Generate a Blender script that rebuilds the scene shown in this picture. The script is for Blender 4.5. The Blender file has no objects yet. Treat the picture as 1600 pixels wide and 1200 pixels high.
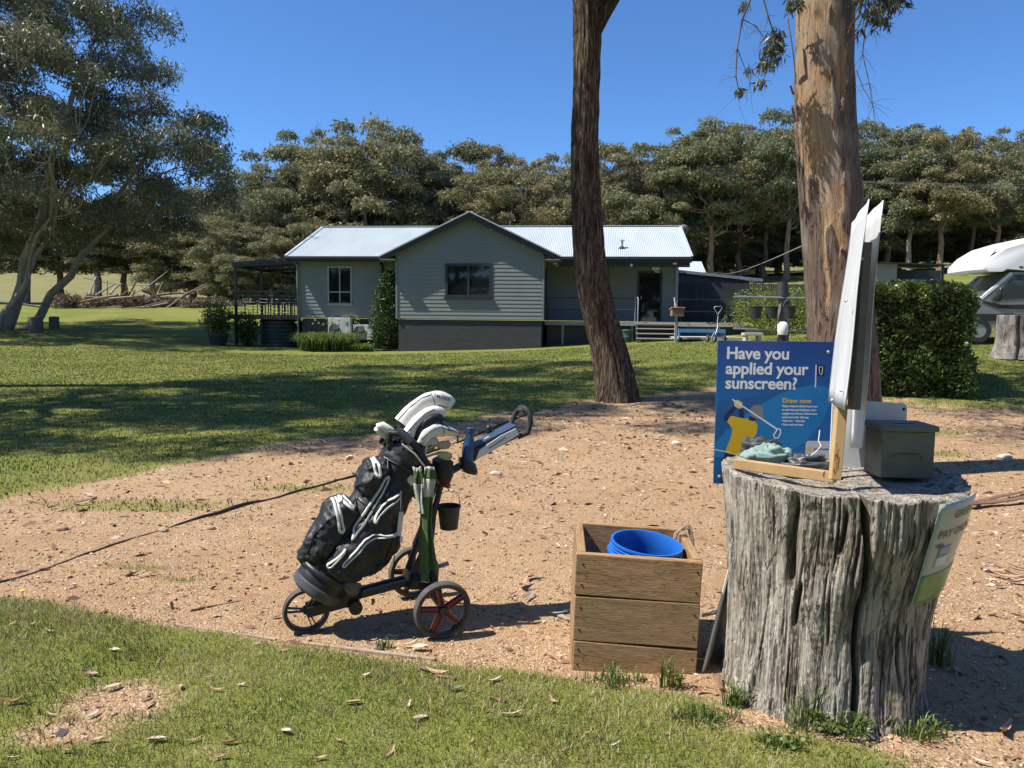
import bpy, bmesh, math, random
import numpy as np
from mathutils import Vector, Matrix, Euler
from mathutils.bvhtree import BVHTree
R_ = math.radians
scene = bpy.context.scene
COL = scene.collection

# ------------------------------------------------------------------ camera
EYE = 1.6
cam_d = bpy.data.cameras.new('camera')
cam_d.sensor_width = 36.0
cam_d.lens = 36.0 * 1165.0 / 1600.0
cam_d.clip_start = 0.05
cam_d.clip_end = 3000.0
cam = bpy.data.objects.new('camera', cam_d)
COL.objects.link(cam)
_p, _r = math.atan(100 / 1165.0), R_(0.6)
_fw = Vector((0, math.cos(_p), -math.sin(_p)))
_r0 = Vector((1, 0, 0))
_u0 = Vector((0, math.sin(_p), math.cos(_p)))
_rt = _r0 * math.cos(_r) + _u0 * math.sin(_r)
_up = _u0 * math.cos(_r) - _r0 * math.sin(_r)
m = Matrix((_rt, _up, -_fw)).transposed().to_4x4()
m.translation = (0, 0, EYE)
cam.matrix_world = m
scene.camera = cam

# ------------------------------------------------------------------ light
SUN = Vector((0.553, 0.105, -0.827)).normalized()          # the way the light travels
world = bpy.data.worlds.new('World')
scene.world = world
world.use_nodes = True
wn = world.node_tree
for n in list(wn.nodes):
    wn.nodes.remove(n)
sky = wn.nodes.new('ShaderNodeTexSky')
sky.sky_type = 'NISHITA'
sky.sun_disc = False
sky.sun_elevation = math.asin(-SUN.z)
sky.sun_rotation = math.atan2(-SUN.x, -SUN.y)
sky.altitude = 0
sky.air_density = 0.8
sky.dust_density = 0.0
sky.ozone_density = 10.0
hsv = wn.nodes.new('ShaderNodeHueSaturation')
hsv.inputs['Saturation'].default_value = 1.06          # the phone's colour rendering, over the whole sky
bg = wn.nodes.new('ShaderNodeBackground')
bg.inputs['Strength'].default_value = 0.125
wo = wn.nodes.new('ShaderNodeOutputWorld')
wn.links.new(sky.outputs[0], hsv.inputs['Color'])
wn.links.new(hsv.outputs[0], bg.inputs['Color'])
wn.links.new(bg.outputs[0], wo.inputs['Surface'])
sun_d = bpy.data.lights.new('sun', 'SUN')
sun_d.energy = 5.0
sun_d.angle = R_(0.55)
sun_d.color = (1.0, 0.94, 0.85)
sun = bpy.data.objects.new('sun', sun_d)
COL.objects.link(sun)
sun.rotation_euler = SUN.to_track_quat('-Z', 'Y').to_euler()
sun.location = (-20, -6, 30)
vs = scene.view_settings
vs.view_transform = 'Standard'
vs.look = 'None'
vs.exposure = 0.60
vs.gamma = 1.0
vs.use_curve_mapping = False
scene.cycles.max_bounces = 6
scene.cycles.diffuse_bounces = 3
scene.cycles.glossy_bounces = 3
scene.cycles.transmission_bounces = 4
scene.cycles.transparent_max_bounces = 6

# ------------------------------------------------------------------ helpers
def link(o, parent=None):
    COL.objects.link(o)
    if parent is not None:
        o.parent = parent
    return o

def tag(o, label=None, cat=None, group=None, kind=None):
    if label: o['label'] = label
    if cat: o['category'] = cat
    if group: o['group'] = group
    if kind: o['kind'] = kind
    return o

def thing(name, label, cat, loc=(0, 0, 0), rz=0.0, group=None):
    o = bpy.data.objects.new(name, None)
    o.empty_display_size = 0.2
    COL.objects.link(o)
    o.location = loc
    o.rotation_euler = (0, 0, rz)
    return tag(o, label, cat, group)

def frame(t, hint=Vector((0, 0, 1))):
    t = Vector(t).normalized()
    a = t.cross(hint)
    if a.length < 1e-3:
        a = t.cross(Vector((1, 0, 0)))
    a.normalize()
    return a, a.cross(t).normalized(), t

class MB:
    """collects shapes, builds ONE mesh object"""
    def __init__(s):
        s.v, s.f, s.mi, s.cur = [], [], [], 0
    def add(s, vs_, fs):
        b = len(s.v)
        s.v += [tuple(p) for p in vs_]
        for f in fs:
            s.f.append(tuple(i + b for i in f))
            s.mi.append(s.cur)
        return s
    def box(s, c, d, rot=None):
        c = Vector(c)
        M = rot if isinstance(rot, Matrix) else (Euler(rot).to_matrix() if rot else Matrix.Identity(3))
        P = []
        for z in (-.5, .5):
            for x, y in ((-.5, -.5), (.5, -.5), (.5, .5), (-.5, .5)):
                P.append(c + M @ Vector((x * d[0], y * d[1], z * d[2])))
        return s.add(P, [(3, 2, 1, 0), (4, 5, 6, 7), (0, 1, 5, 4), (1, 2, 6, 5), (2, 3, 7, 6), (3, 0, 4, 7)])
    def bar(s, a, b, w, h, hint=(0, 0, 1)):
        a, b = Vector(a), Vector(b)
        x, y, t = frame(b - a, Vector(hint))
        P = []
        for q in (a, b):
            for i, j in ((-.5, -.5), (.5, -.5), (.5, .5), (-.5, .5)):
                P.append(q + x * (i * w) + y * (j * h))
        return s.add(P, [(0, 1, 2, 3), (7, 6, 5, 4), (1, 0, 4, 5), (2, 1, 5, 6), (3, 2, 6, 7), (0, 3, 7, 4)])
    def tube(s, pts, r, n=8, cap=True, flat=1.0, hint=(0, 0, 1)):
        pts = [Vector(p) for p in pts]
        rs = r if isinstance(r, (list, tuple)) else [r] * len(pts)
        P = []
        a = None
        for i, p in enumerate(pts):
            t = (pts[min(i + 1, len(pts) - 1)] - pts[max(i - 1, 0)]).normalized()
            if a is None:
                a, b, _ = frame(t, Vector(hint))
            else:
                a = (a - t * a.dot(t))
                a = a.normalized() if a.length > 1e-5 else frame(t)[0]
                b = a.cross(t)
            for k in range(n):
                q = 2 * math.pi * k / n
                P.append(p + a * (math.cos(q) * rs[i]) + b * (math.sin(q) * rs[i] * flat))
        F = []
        for i in range(len(pts) - 1):
            for k in range(n):
                k2 = (k + 1) % n
                F.append((i * n + k, i * n + k2, (i + 1) * n + k2, (i + 1) * n + k))
        if cap:
            F.append(tuple(reversed(range(n))))
            F.append(tuple(range((len(pts) - 1) * n, len(pts) * n)))
        return s.add(P, F)
    def loft(s, secs, n=20, e=2.0, cap=True):
        """secs: (center, axis_a vector, axis_b vector [, exponent])"""
        P = []
        for sc_ in secs:
            c, A, B = Vector(sc_[0]), Vector(sc_[1]), Vector(sc_[2])
            ex = 2.0 / (sc_[3] if len(sc_) > 3 else e)
            for k in range(n):
                q = 2 * math.pi * k / n
                cx, sx = math.cos(q), math.sin(q)
                P.append(c + A * (math.copysign(abs(cx) ** ex, cx)) + B * (math.copysign(abs(sx) ** ex, sx)))
        F = []
        L = len(secs)
        for i in range(L - 1):
            for k in range(n):
                k2 = (k + 1) % n
                F.append((i * n + k, i * n + k2, (i + 1) * n + k2, (i + 1) * n + k))
        if cap:
            F.append(tuple(reversed(range(n))))
            F.append(tuple(range((L - 1) * n, L * n)))
        return s.add(P, F)
    def lathe(s, prof, n=24, c=(0, 0, 0), M=None, closed=False):
        c = Vector(c)
        M = M or Matrix.Identity(3)
        P = []
        for r, z in prof:
            for k in range(n):
                q = 2 * math.pi * k / n
                P.append(c + M @ Vector((r * math.cos(q), r * math.sin(q), z)))
        F = []
        L = len(prof)
        for i in range(L if closed else L - 1):
            i2 = (i + 1) % L
            for k in range(n):
                k2 = (k + 1) % n
                F.append((i * n + k, i * n + k2, i2 * n + k2, i2 * n + k))
        if not closed:
            if prof[0][0] > 1e-4: F.append(tuple(reversed(range(n))))
            if prof[-1][0] > 1e-4: F.append(tuple(range((L - 1) * n, L * n)))
        return s.add(P, F)
    def prism(s, poly, depth, M=None, o=(0, 0, 0)):
        """poly in local xz, extruded along +y by depth"""
        M = M or Matrix.Identity(3)
        o = Vector(o)
        n = len(poly)
        P = [o + M @ Vector((x, 0, z)) for x, z in poly] + [o + M @ Vector((x, depth, z)) for x, z in poly]
        F = [tuple(range(n)), tuple(reversed(range(n, 2 * n)))]
        for i in range(n):
            j = (i + 1) % n
            F.append((j, i, n + i, n + j))
        return s.add(P, F)
    def build(s, name, mat, parent=None, smooth=None, bevel=0.0, seg=2, loc=None, rot=None):
        me = bpy.data.meshes.new(name)
        me.from_pydata(s.v, [], s.f)
        mats = mat if isinstance(mat, (list, tuple)) else [mat]
        for mm in mats:
            me.materials.append(mm)
        if len(mats) > 1:
            me.polygons.foreach_set('material_index', s.mi)
        bm = bmesh.new()
        bm.from_mesh(me)
        bmesh.ops.recalc_face_normals(bm, faces=bm.faces)
        if bevel > 0:
            ed = [e for e in bm.edges if len(e.link_faces) == 2 and e.calc_face_angle(0) > 0.5]
            bmesh.ops.bevel(bm, geom=ed, offset=bevel, segments=seg, profile=0.5, affect='EDGES', clamp_overlap=True)
        bm.to_mesh(me)
        bm.free()
        if smooth is not None:
            me.polygons.foreach_set('use_smooth', [True] * len(me.polygons))
            me.set_sharp_from_angle(angle=R_(smooth))
        o = bpy.data.objects.new(name, me)
        if loc: o.location = loc
        if rot: o.rotation_euler = rot
        return link(o, parent)

def np_mesh(name, V, F, mat, parent=None, smooth=False, attrs=None, corner=None):
    """V (n,3), F (m,3|4) -> object; attrs: {name: per-face or per-vertex float array}"""
    V = np.asarray(V, np.float32); F = np.asarray(F, np.int32)
    me = bpy.data.meshes.new(name)
    k = F.shape[1]
    me.vertices.add(len(V)); me.vertices.foreach_set('co', V.ravel())
    me.loops.add(F.size); me.loops.foreach_set('vertex_index', F.ravel())
    me.polygons.add(len(F))
    me.polygons.foreach_set('loop_start', np.arange(0, F.size, k, dtype=np.int32))
    me.polygons.foreach_set('loop_total', np.full(len(F), k, np.int32))
    if smooth:
        me.polygons.foreach_set('use_smooth', np.ones(len(F), bool))
    for a, val in (attrs or {}).items():
        dom = 'FACE' if len(val) == len(F) and len(val) != len(V) else 'POINT'
        at = me.attributes.new(a, 'FLOAT', dom)
        at.data.foreach_set('value', np.asarray(val, np.float32))
    me.update(calc_edges=True)
    me.validate()
    for mm in (mat if isinstance(mat, (list, tuple)) else [mat]):
        me.materials.append(mm)
    o = bpy.data.objects.new(name, me)
    return link(o, parent)

# numpy value noise
def _hash(i, j, seed):
    h = (i.astype(np.int64) * 374761393 + j.astype(np.int64) * 668265263 + seed * 974711) & 0xffffffff
    h = ((h ^ (h >> 13)) * 1274126177) & 0xffffffff
    return ((h ^ (h >> 16)) & 0xffff) / 65535.0
def vnoise(x, y, seed=0, px=0):
    x = np.asarray(x, float); y = np.asarray(y, float)
    i = np.floor(x); j = np.floor(y)
    fx = x - i; fy = y - j
    fx = fx * fx * (3 - 2 * fx); fy = fy * fy * (3 - 2 * fy)
    i = i.astype(np.int64); j = j.astype(np.int64)
    i0, i1 = (i % px, (i + 1) % px) if px else (i, i + 1)
    return ((_hash(i0, j, seed) * (1 - fx) + _hash(i1, j, seed) * fx) * (1 - fy)
            + (_hash(i0, j + 1, seed) * (1 - fx) + _hash(i1, j + 1, seed) * fx) * fy)
def fbm(x, y, seed=0, oct_=4):
    a, s, t = 1.0, 0.0, 0.0
    for o in range(oct_):
        s = s + a * vnoise(x * 2 ** o, y * 2 ** o, seed + o * 17); t += a; a *= .5
    return s / t
def sstep(a, b, x):
    t = np.clip((np.asarray(x, float) - a) / (b - a), 0, 1)
    return t * t * (3 - 2 * t)

# ------------------------------------------------------------------ materials
class NT:
    def __init__(s, name):
        s.m = bpy.data.materials.new(name); s.m.use_nodes = True
        s.t = s.m.node_tree
        for n in list(s.t.nodes): s.t.nodes.remove(n)
        s.out = s.t.nodes.new('ShaderNodeOutputMaterial')
    def n(s, typ, **kw):
        nd = s.t.nodes.new('ShaderNode' + typ)
        for k, v in kw.items(): setattr(nd, k, v)
        return nd
    def l(s, a, b): s.t.links.new(a, b)
    def set(s, sock, v):
        if hasattr(v, 'is_output'): s.l(v, sock)
        elif isinstance(v, (tuple, list)) and len(v) == 3 and sock.type == 'RGBA': sock.default_value = (*v, 1)
        else: sock.default_value = v
    def mix(s, fac, a, b, typ='MIX'):
        nd = s.n('Mix', data_type='RGBA', blend_type=typ)
        s.set(nd.inputs[0], fac); s.set(nd.inputs[6], a); s.set(nd.inputs[7], b)
        return nd.outputs[2]
    def math(s, op, a, b=0.0, c=0.0, clamp=False):
        nd = s.n('Math', operation=op, use_clamp=clamp)
        s.set(nd.inputs[0], a); s.set(nd.inputs[1], b); s.set(nd.inputs[2], c)
        return nd.outputs[0]
    def coord(s, which='Object', scale=(1, 1, 1)):
        tc = s.n('TexCoord'); mp = s.n('Mapping')
        mp.inputs['Scale'].default_value = scale
        s.l(tc.outputs[which], mp.inputs['Vector'])
        return mp.outputs[0]
    def noise(s, vec, scale, detail=4, rough=.55, dist=0.0):
        nd = s.n('TexNoise'); s.l(vec, nd.inputs['Vector'])
        nd.inputs['Scale'].default_value = scale; nd.inputs['Detail'].default_value = detail
        nd.inputs['Roughness'].default_value = rough; nd.inputs['Distortion'].default_value = dist
        return nd.outputs[0]
    def attr(s, name):
        nd = s.n('Attribute'); nd.attribute_name = name
        return nd.outputs['Fac']
    def ramp(s, fac, stops):
        nd = s.n('ValToRGB'); cr = nd.color_ramp
        while len(cr.elements) < len(stops): cr.elements.new(.5)
        for e, (p, c) in zip(cr.elements, stops):
            e.position = p; e.color = (*c, 1) if len(c) == 3 else c
        s.l(fac, nd.inputs[0])
        return nd.outputs[0]
    def rng(s, v, a, b, c=0.0, d=1.0):
        nd = s.n('MapRange'); s.set(nd.inputs[0], v)
        for i, q in enumerate((a, b, c, d)): nd.inputs[i + 1].default_value = q
        return nd.outputs[0]
    def bump(s, h, strength=.3, dist=.01):
        nd = s.n('Bump'); nd.inputs['Strength'].default_value = strength; nd.inputs['Distance'].default_value = dist
        s.l(h, nd.inputs['Height'])
        return nd.outputs[0]
    def pbr(s, color, rough=.6, metal=0.0, normal=None, spec=None, trans=0.0, ior=None):
        b = s.n('BsdfPrincipled')
        s.set(b.inputs['Base Color'], color); s.set(b.inputs['Roughness'], rough)
        s.set(b.inputs['Metallic'], metal)
        if normal is not None: s.l(normal, b.inputs['Normal'])
        if spec is not None: b.inputs['Specular IOR Level'].default_value = spec
        if trans: b.inputs['Transmission Weight'].default_value = trans
        if ior: b.inputs['IOR'].default_value = ior
        s.l(b.outputs[0], s.out.inputs[0])
        return s.m

def cracks(t, vec, scale, width=.035, detail=3, dist=.4):
    """1 on thin wandering lines, 0 elsewhere"""
    n = t.noise(vec, scale, detail, .6, dist)
    return t.rng(t.math('ABSOLUTE', t.math('SUBTRACT', n, .5)), 0, width, 1, 0)
def M_(name, c1, c2=None, scale=8.0, stretch=(1, 1, 1), rough=.6, r2=None, metal=0.0, bump=.0, bscale=None, spec=None, dist=.005, lo=.35, hi=.65):
    """two-tone noise material with wear in the roughness"""
    t = NT(name)
    v = t.coord('Object', stretch)
    f = t.rng(t.noise(v, scale, 5, .6), lo, hi)
    c2 = c2 or tuple(x * .82 for x in c1)
    nb = t.bump(t.noise(v, bscale or scale * 4, 4), bump, dist) if bump else None
    rr = t.rng(t.noise(v, scale * .7, 3), .3, .7, rough, r2 if r2 is not None else min(1, rough + .12))
    return t.pbr(t.mix(f, c1, c2), rr, metal, nb, spec)

def leafmat(name, stops, transl=(.12, .16, .03), tw=.3, rough=.5, spec=.35, vary=False):
    t = NT(name)
    col = t.ramp(t.attr('tint'), stops)
    if vary:
        oi = t.n('ObjectInfo')
        col = t.mix(1.0, col, t.ramp(oi.outputs['Random'], [(0, (.66, .78, .78)), (.35, (.86, .92, .88)), (.65, (1.0, .96, .84)), (1, (1.14, .98, .78))]), 'MULTIPLY')
    b = t.n('BsdfPrincipled'); t.l(col, b.inputs['Base Color']); b.inputs['Roughness'].default_value = rough
    b.inputs['Specular IOR Level'].default_value = spec
    tr = t.n('BsdfTranslucent'); t.l(t.mix(.5, col, transl), tr.inputs[0])
    mx = t.n('MixShader'); mx.inputs[0].default_value = tw
    t.l(b.outputs[0], mx.inputs[1]); t.l(tr.outputs[0], mx.inputs[2]); t.l(mx.outputs[0], t.out.inputs[0])
    return t.m
# ------------------------------------------------------------------ terrain
_KX = np.array([-400, -60, -40, -20, -8, 0, 5, 12, 25, 60, 400.])
_KY = np.array([-40, 4, 9, 14, 18, 22, 30, 40, 55, 75, 120, 260, 700.])
_KZ = np.array([
    [0, 0, 0, 0, 0, 0, 0, 0, 0, 0, 0],
    [0, 0, 0, 0, 0, 0, 0, 0, 0, 0, 0],
    [0, 0, 0, 0, 0, 0, 0, .1, .4, .8, .8],
    [0, 0, .05, .05, .1, .17, .17, .35, .9, 1.5, 1.5],
    [.1, .1, .15, .15, .15, .22, .40, 1.0, 1.5, 2, 2],
    [.35, .35, .35, .3, .2, .3, .66, 1.1, 1.8, 2.5, 2.5],
    [.8, .8, .75, .65, .15, .42, .75, 1.3, 2.4, 3.2, 3.2],
    [1.4, 1.4, 1.3, 1.1, .4, .8, 1.3, 2.3, 3.2, 4.5, 4.5],
    [2.3, 2.3, 2.3, 2.3, 2.0, 2.2, 3.0, 3.8, 4.6, 6, 6],
    [2.6, 2.6, 2.6, 2.6, 2.6, 3.2, 4.8, 5.6, 6.4, 8, 8],
    [5, 5, 5, 5, 5, 6, 8, 9, 9.5, 10, 10],
    [30, 30, 27, 24, 24, 26, 30, 33, 34, 34, 34],
    [42, 42, 40, 36, 34, 34, 34, 34, 30, 30, 30]], float)
def _bil(x, y):
    x = np.clip(x, -399.9, 399.9); y = np.clip(y, -39.9, 699.9)
    i = np.clip(np.searchsorted(_KX, x, 'right') - 1, 0, len(_KX) - 2)
    j = np.clip(np.searchsorted(_KY, y, 'right') - 1, 0, len(_KY) - 2)
    u = (x - _KX[i]) / (_KX[i + 1] - _KX[i]); v = (y - _KY[j]) / (_KY[j + 1] - _KY[j])
    return (_KZ[j, i] * (1 - u) + _KZ[j, i + 1] * u) * (1 - v) + (_KZ[j + 1, i] * (1 - u) + _KZ[j + 1, i + 1] * u) * v
def gz(x, y):
    x = np.asarray(x, float); y = np.asarray(y, float)
    dx = 1.2 + .05 * np.abs(y); dy = 0.6 + .09 * np.abs(y)
    z = 0
    for a, b, w in ((0, 0, 4), (1, 0, 2), (-1, 0, 2), (0, 1, 2), (0, -1, 2), (1, 1, 1), (-1, 1, 1), (1, -1, 1), (-1, -1, 1)):
        z = z + w * _bil(x + a * dx, y + b * dy)
    z = z / 16.0
    return np.where(y < 6, z * np.clip((y - 3) / 3, 0, 1), z)
def G(x, y): return float(gz(x, y))

_BX = np.array([-9, -4.2, -2.918, -2.01, -1.08, -.35, .3, .94, 1.3, 1.75, 2.4, 9])
_BY = np.array([4.9, 4.55, 4.146, 3.805, 3.518, 3.36, 3.2, 3.0, 2.75, 2.45, 2.1, 1.0])
_UX = np.array([-30, -8, -4.6, -3.8, -3, -1.75, 0, 1.5, 4, 6, 8.6, 14, 40])
_UY = np.array([4.6, 5.2, 6.0, 7.6, 9.0, 10.2, 12.4, 13.7, 15.3, 13.4, 12.3, 11.6, 11])
def lawn_sd(x, y):
    lo = np.interp(x, _BX, _BY) - y
    hi = (y - np.interp(x, _UX, _UY)) * .45
    return np.maximum(lo, hi)
def lawn_mask(x, y):
    sd = lawn_sd(x, y)
    n = fbm(x * 1.7, y * 1.7, 3) - .5
    n2 = fbm(x * .55 + 9, y * .55, 8) - .5
    hi = y > 4.9
    w = np.where(hi, .55, .10)
    m_ = sstep(-w, w, sd + n * np.where(hi, .8, .16) + n2 * np.where(hi, .9, 0))
    # dry bare patches in the near grass
    for cx, cy, rx, ry, k in ((-1.62, 2.98, .34, .24, .9), (-1.72, 2.72, .3, .12, .75), (-1.1, 2.62, .2, .1, .5), (1.05, 2.9, .4, .2, .8), (-3.1, 3.3, .4, .2, .6), (1.75, 2.55, .5, .18, .8)):
        q = ((x - cx) / rx) ** 2 + ((y - cy) / ry) ** 2
        m_ = m_ * (1 - k * np.exp(-q * 1.4))
    # stray tufts of grass in the gravel
    for cx, cy, rx, ry in ((-2.35, 4.62, .3, .07), (-2.0, 4.42, .2, .06), (-3.2, 6.2, 1.2, .3), (-1.9, 6.9, .8, .2), (5.3, 9.0, .5, .3), (6, 10.5, .8, .4)):
        q = ((x - cx) / rx) ** 2 + ((y - cy) / ry) ** 2
        m_ = np.maximum(m_, .62 * np.exp(-q) * (y > 3))
    return np.clip(m_, 0, 1)
def micro(x, y):
    k = 1 - sstep(12, 17, y)
    return k * ((fbm(x * 4, y * 4, 21) - .5) * .022 + (fbm(x * 16, y * 16, 22, 3) - .5) * .011)

def ground_material(name):
    t = NT(name)
    v = t.coord('Object')
    g = t.attr('grass')
    n_big = t.noise(v, .35, 4, .6); n_mid = t.noise(v, 3.0, 5, .65); n_fine = t.noise(v, 42, 4, .7); n_grit = t.noise(v, 170, 3, .7)
    lawn = t.mix(t.rng(n_big, .35, .68), (.155, .190, .032), (.275, .268, .066))
    lawn = t.mix(t.rng(n_mid, .52, .75, 0, .55), lawn, (.235, .185, .095))
    lawn = t.mix(t.rng(n_fine, .3, .75, .0, .55), lawn, (.065, .085, .016))
    dirt = t.mix(t.rng(n_mid, .35, .65), (.44, .285, .148), (.335, .212, .108))
    dirt = t.mix(t.rng(n_big, .45, .65, 0, .6), dirt, (.49, .34, .19))
    dirt = t.mix(t.rng(n_fine, .42, .72, 0, .65), dirt, (.23, .145, .085))
    dirt = t.mix(t.rng(n_grit, .52, .72, 0, .6), dirt, (.60, .45, .31))
    fac = t.rng(t.math('ADD', g, t.math('MULTIPLY', t.math('SUBTRACT', n_fine, .5), .9)), .32, .68)
    vo = t.n('TexVoronoi'); t.l(v, vo.inputs['Vector']); vo.inputs['Scale'].default_value = 95
    vs2 = t.n('TexVoronoi'); t.l(v, vs2.inputs['Vector']); vs2.inputs['Scale'].default_value = 38
    sep = t.n('SeparateColor'); t.l(vo.outputs['Color'], sep.inputs[0]); sep2 = t.n('SeparateColor'); t.l(vs2.outputs['Color'], sep2.inputs[0])
    dus = t.rng(t.noise(v, 1.1, 4, .6), .40, .62, .25, 1.0)
    dirt = t.mix(t.math('MULTIPLY', t.rng(sep.outputs[0], .70, .95, 0, .8), dus), dirt, (.66, .53, .39))
    dirt = t.mix(t.math('MULTIPLY', t.rng(sep.outputs[1], .78, .97, 0, .85), dus), dirt, (.17, .10, .06))
    dirt = t.mix(t.rng(sep2.outputs[0], .82, .98, 0, .6), dirt, (.44, .24, .13))
    far = t.attr('far')
    col = t.mix(fac, dirt, lawn)
    col = t.mix(far, col, t.mix(t.rng(n_big, .4, .6), (.23, .19, .09), (.17, .165, .06)))
    h = t.math('ADD', t.math('ADD', t.math('MULTIPLY', n_fine, 1.0), t.math('MULTIPLY', n_grit, .45)), t.math('MULTIPLY', vo.outputs['Distance'], -.8))
    return t.pbr(col, .92, 0, t.bump(h, .8, .012), .15)
MAT_GROUND = ground_material('soil_and_turf')

def axis_(lo, hi, step, gmax, out):
    a = list(np.arange(lo, hi, step)); s = step; p = a[0]; L = []
    while p > out[0]:
        s = min(s * 1.16, gmax); p -= s; L.append(p)
    s = step; p = a[-1]; U = []
    while p < out[1]:
        s = min(s * 1.075, gmax); p += s; U.append(p)
    return np.array(L[::-1] + a + U)
def build_ground():
    xs = axis_(-8.5, 8.5, .062, 14, (-390, 390)); ys = axis_(1.7, 14, .062, 10, (-35, 640))
    X, Y = np.meshgrid(xs, ys)
    Z = gz(X, Y) + micro(X, Y)
    mk = lawn_mask(X, Y)
    Z = Z + np.where(Y < 15, .006 * mk, 0)
    Z = Z + 1.1 * np.exp(-(((X + 13) / 14) ** 2 + ((Y - 56) / 7) ** 2)) * .35
    far = sstep(58, 66, Y + 6 * (fbm(X * .05, Y * .05, 5) - .5)) * .85
    V = np.stack([X, Y, Z], -1).reshape(-1, 3)
    ny, nx = X.shape
    idx = np.arange(nx * ny).reshape(ny, nx)
    F = np.stack([idx[:-1, :-1], idx[:-1, 1:], idx[1:, 1:], idx[1:, :-1]], -1).reshape(-1, 4)
    g = mk.ravel(); fr = far.ravel()
    fm = g[F].mean(1)
    yc = V[F][:, :, 1].mean(1)
    bare = (fm < .5) & (yc < 18) & (yc > -2)
    for nm, sel in (('lawn', ~bare), ('gravel_path', bare)):
        f = F[sel]; u, inv = np.unique(f, return_inverse=True)
        o = np_mesh(nm, V[u], inv.reshape(-1, 4), MAT_GROUND, smooth=True, attrs={'grass': g[u], 'far': fr[u]})
        tag(o, kind='structure')
build_ground()

rs = np.random.RandomState(7)
MAT_GRASS = leafmat('grass_blade', [(0, (.055, .085, .018)), (.4, (.135, .172, .040)), (.65, (.225, .232, .072)), (.82, (.40, .335, .165)), (1, (.58, .48, .30))], (.15, .18, .03), .3, .55, .25)
def blades(name, x, y, h, w, label, bendk=.5, dry=0.0):
    n = len(x)
    z = gz(x, y) + micro(x, y) + .004
    a = rs.uniform(0, 2 * np.pi, n); d = np.stack([np.cos(a), np.sin(a)], -1)
    la = rs.uniform(0, 2 * np.pi, n); lean = np.stack([np.cos(la), np.sin(la)], -1) * (h * rs.uniform(.1, 1., n) * bendk)[:, None]
    B = np.stack([x, y, z], -1)
    wv = np.concatenate([d * w[:, None] * .5, np.zeros((n, 1))], 1)
    mid = B + np.concatenate([lean * .35, (h * .6)[:, None]], 1)
    tip = B + np.concatenate([lean, (h * rs.uniform(.75, 1, n))[:, None]], 1)
    V = np.stack([B - wv, B + wv, mid + wv * .7, tip, mid - wv * .7], 1)
    i = np.arange(n)[:, None] * 5
    q = np.concatenate([i, i + 1, i + 2, i + 4], 1)
    t3 = np.concatenate([i + 4, i + 2, i + 3, i + 3], 1)
    F = np.stack([np.concatenate([i, i + 1, i + 2], 1), np.concatenate([i, i + 2, i + 4], 1), np.concatenate([i + 4, i + 2, i + 3], 1)], 1).reshape(-1, 3)
    tint = np.clip(rs.normal(.42 + .10 * dry, .2, n) + (fbm(x * 2.2, y * 2.2, 31) - .5) * 1.3 + (rs.rand(n) < .12 + .16 * dry) * .42, 0, 1)
    o = np_mesh(name, V.reshape(-1, 3), F, MAT_GRASS, attrs={'tint': np.repeat(tint, 3)})
    return tag(o, label, 'grass', kind='stuff')
# near turf
N = 400000
x = rs.uniform(-6.0, 3.4, N); y = rs.uniform(1.5, 4.9, N)
k = lawn_mask(x, y) * (.62 + .6 * fbm(x * 5, y * 5, 33)) > rs.uniform(.12, 1.15, N)
k &= ~(((x - 1.4) ** 2 + (y - 3.2) ** 2) < .42 ** 2)
k &= np.abs(x) < .72 * y + 1.9
x, y = x[k], y[k]
h = rs.uniform(.010, .040, len(x)) * (0.55 + .95 * fbm(x * 3, y * 3, 41))
blades('near_grass', x, y, h, rs.uniform(.0022, .0042, len(x)), 'short green turf in front of the gravel path', 1.1, 1.0)
# middle lawn
N = 420000
y = 5.0 + 23 * rs.rand(N) ** 1.25; x = rs.uniform(-1, 1, N) * (.74 * y + 1.5)
k = (lawn_mask(x, y) > rs.uniform(.2, 1., N))
x, y = x[k][:185000], y[k][:185000]
blades('lawn_grass', x, y, rs.uniform(.015, .04, len(x)), rs.uniform(.006, .014, len(x)) * (.6 + y / 16), 'mown green turf between the gravel path and the house', .8)

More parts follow.
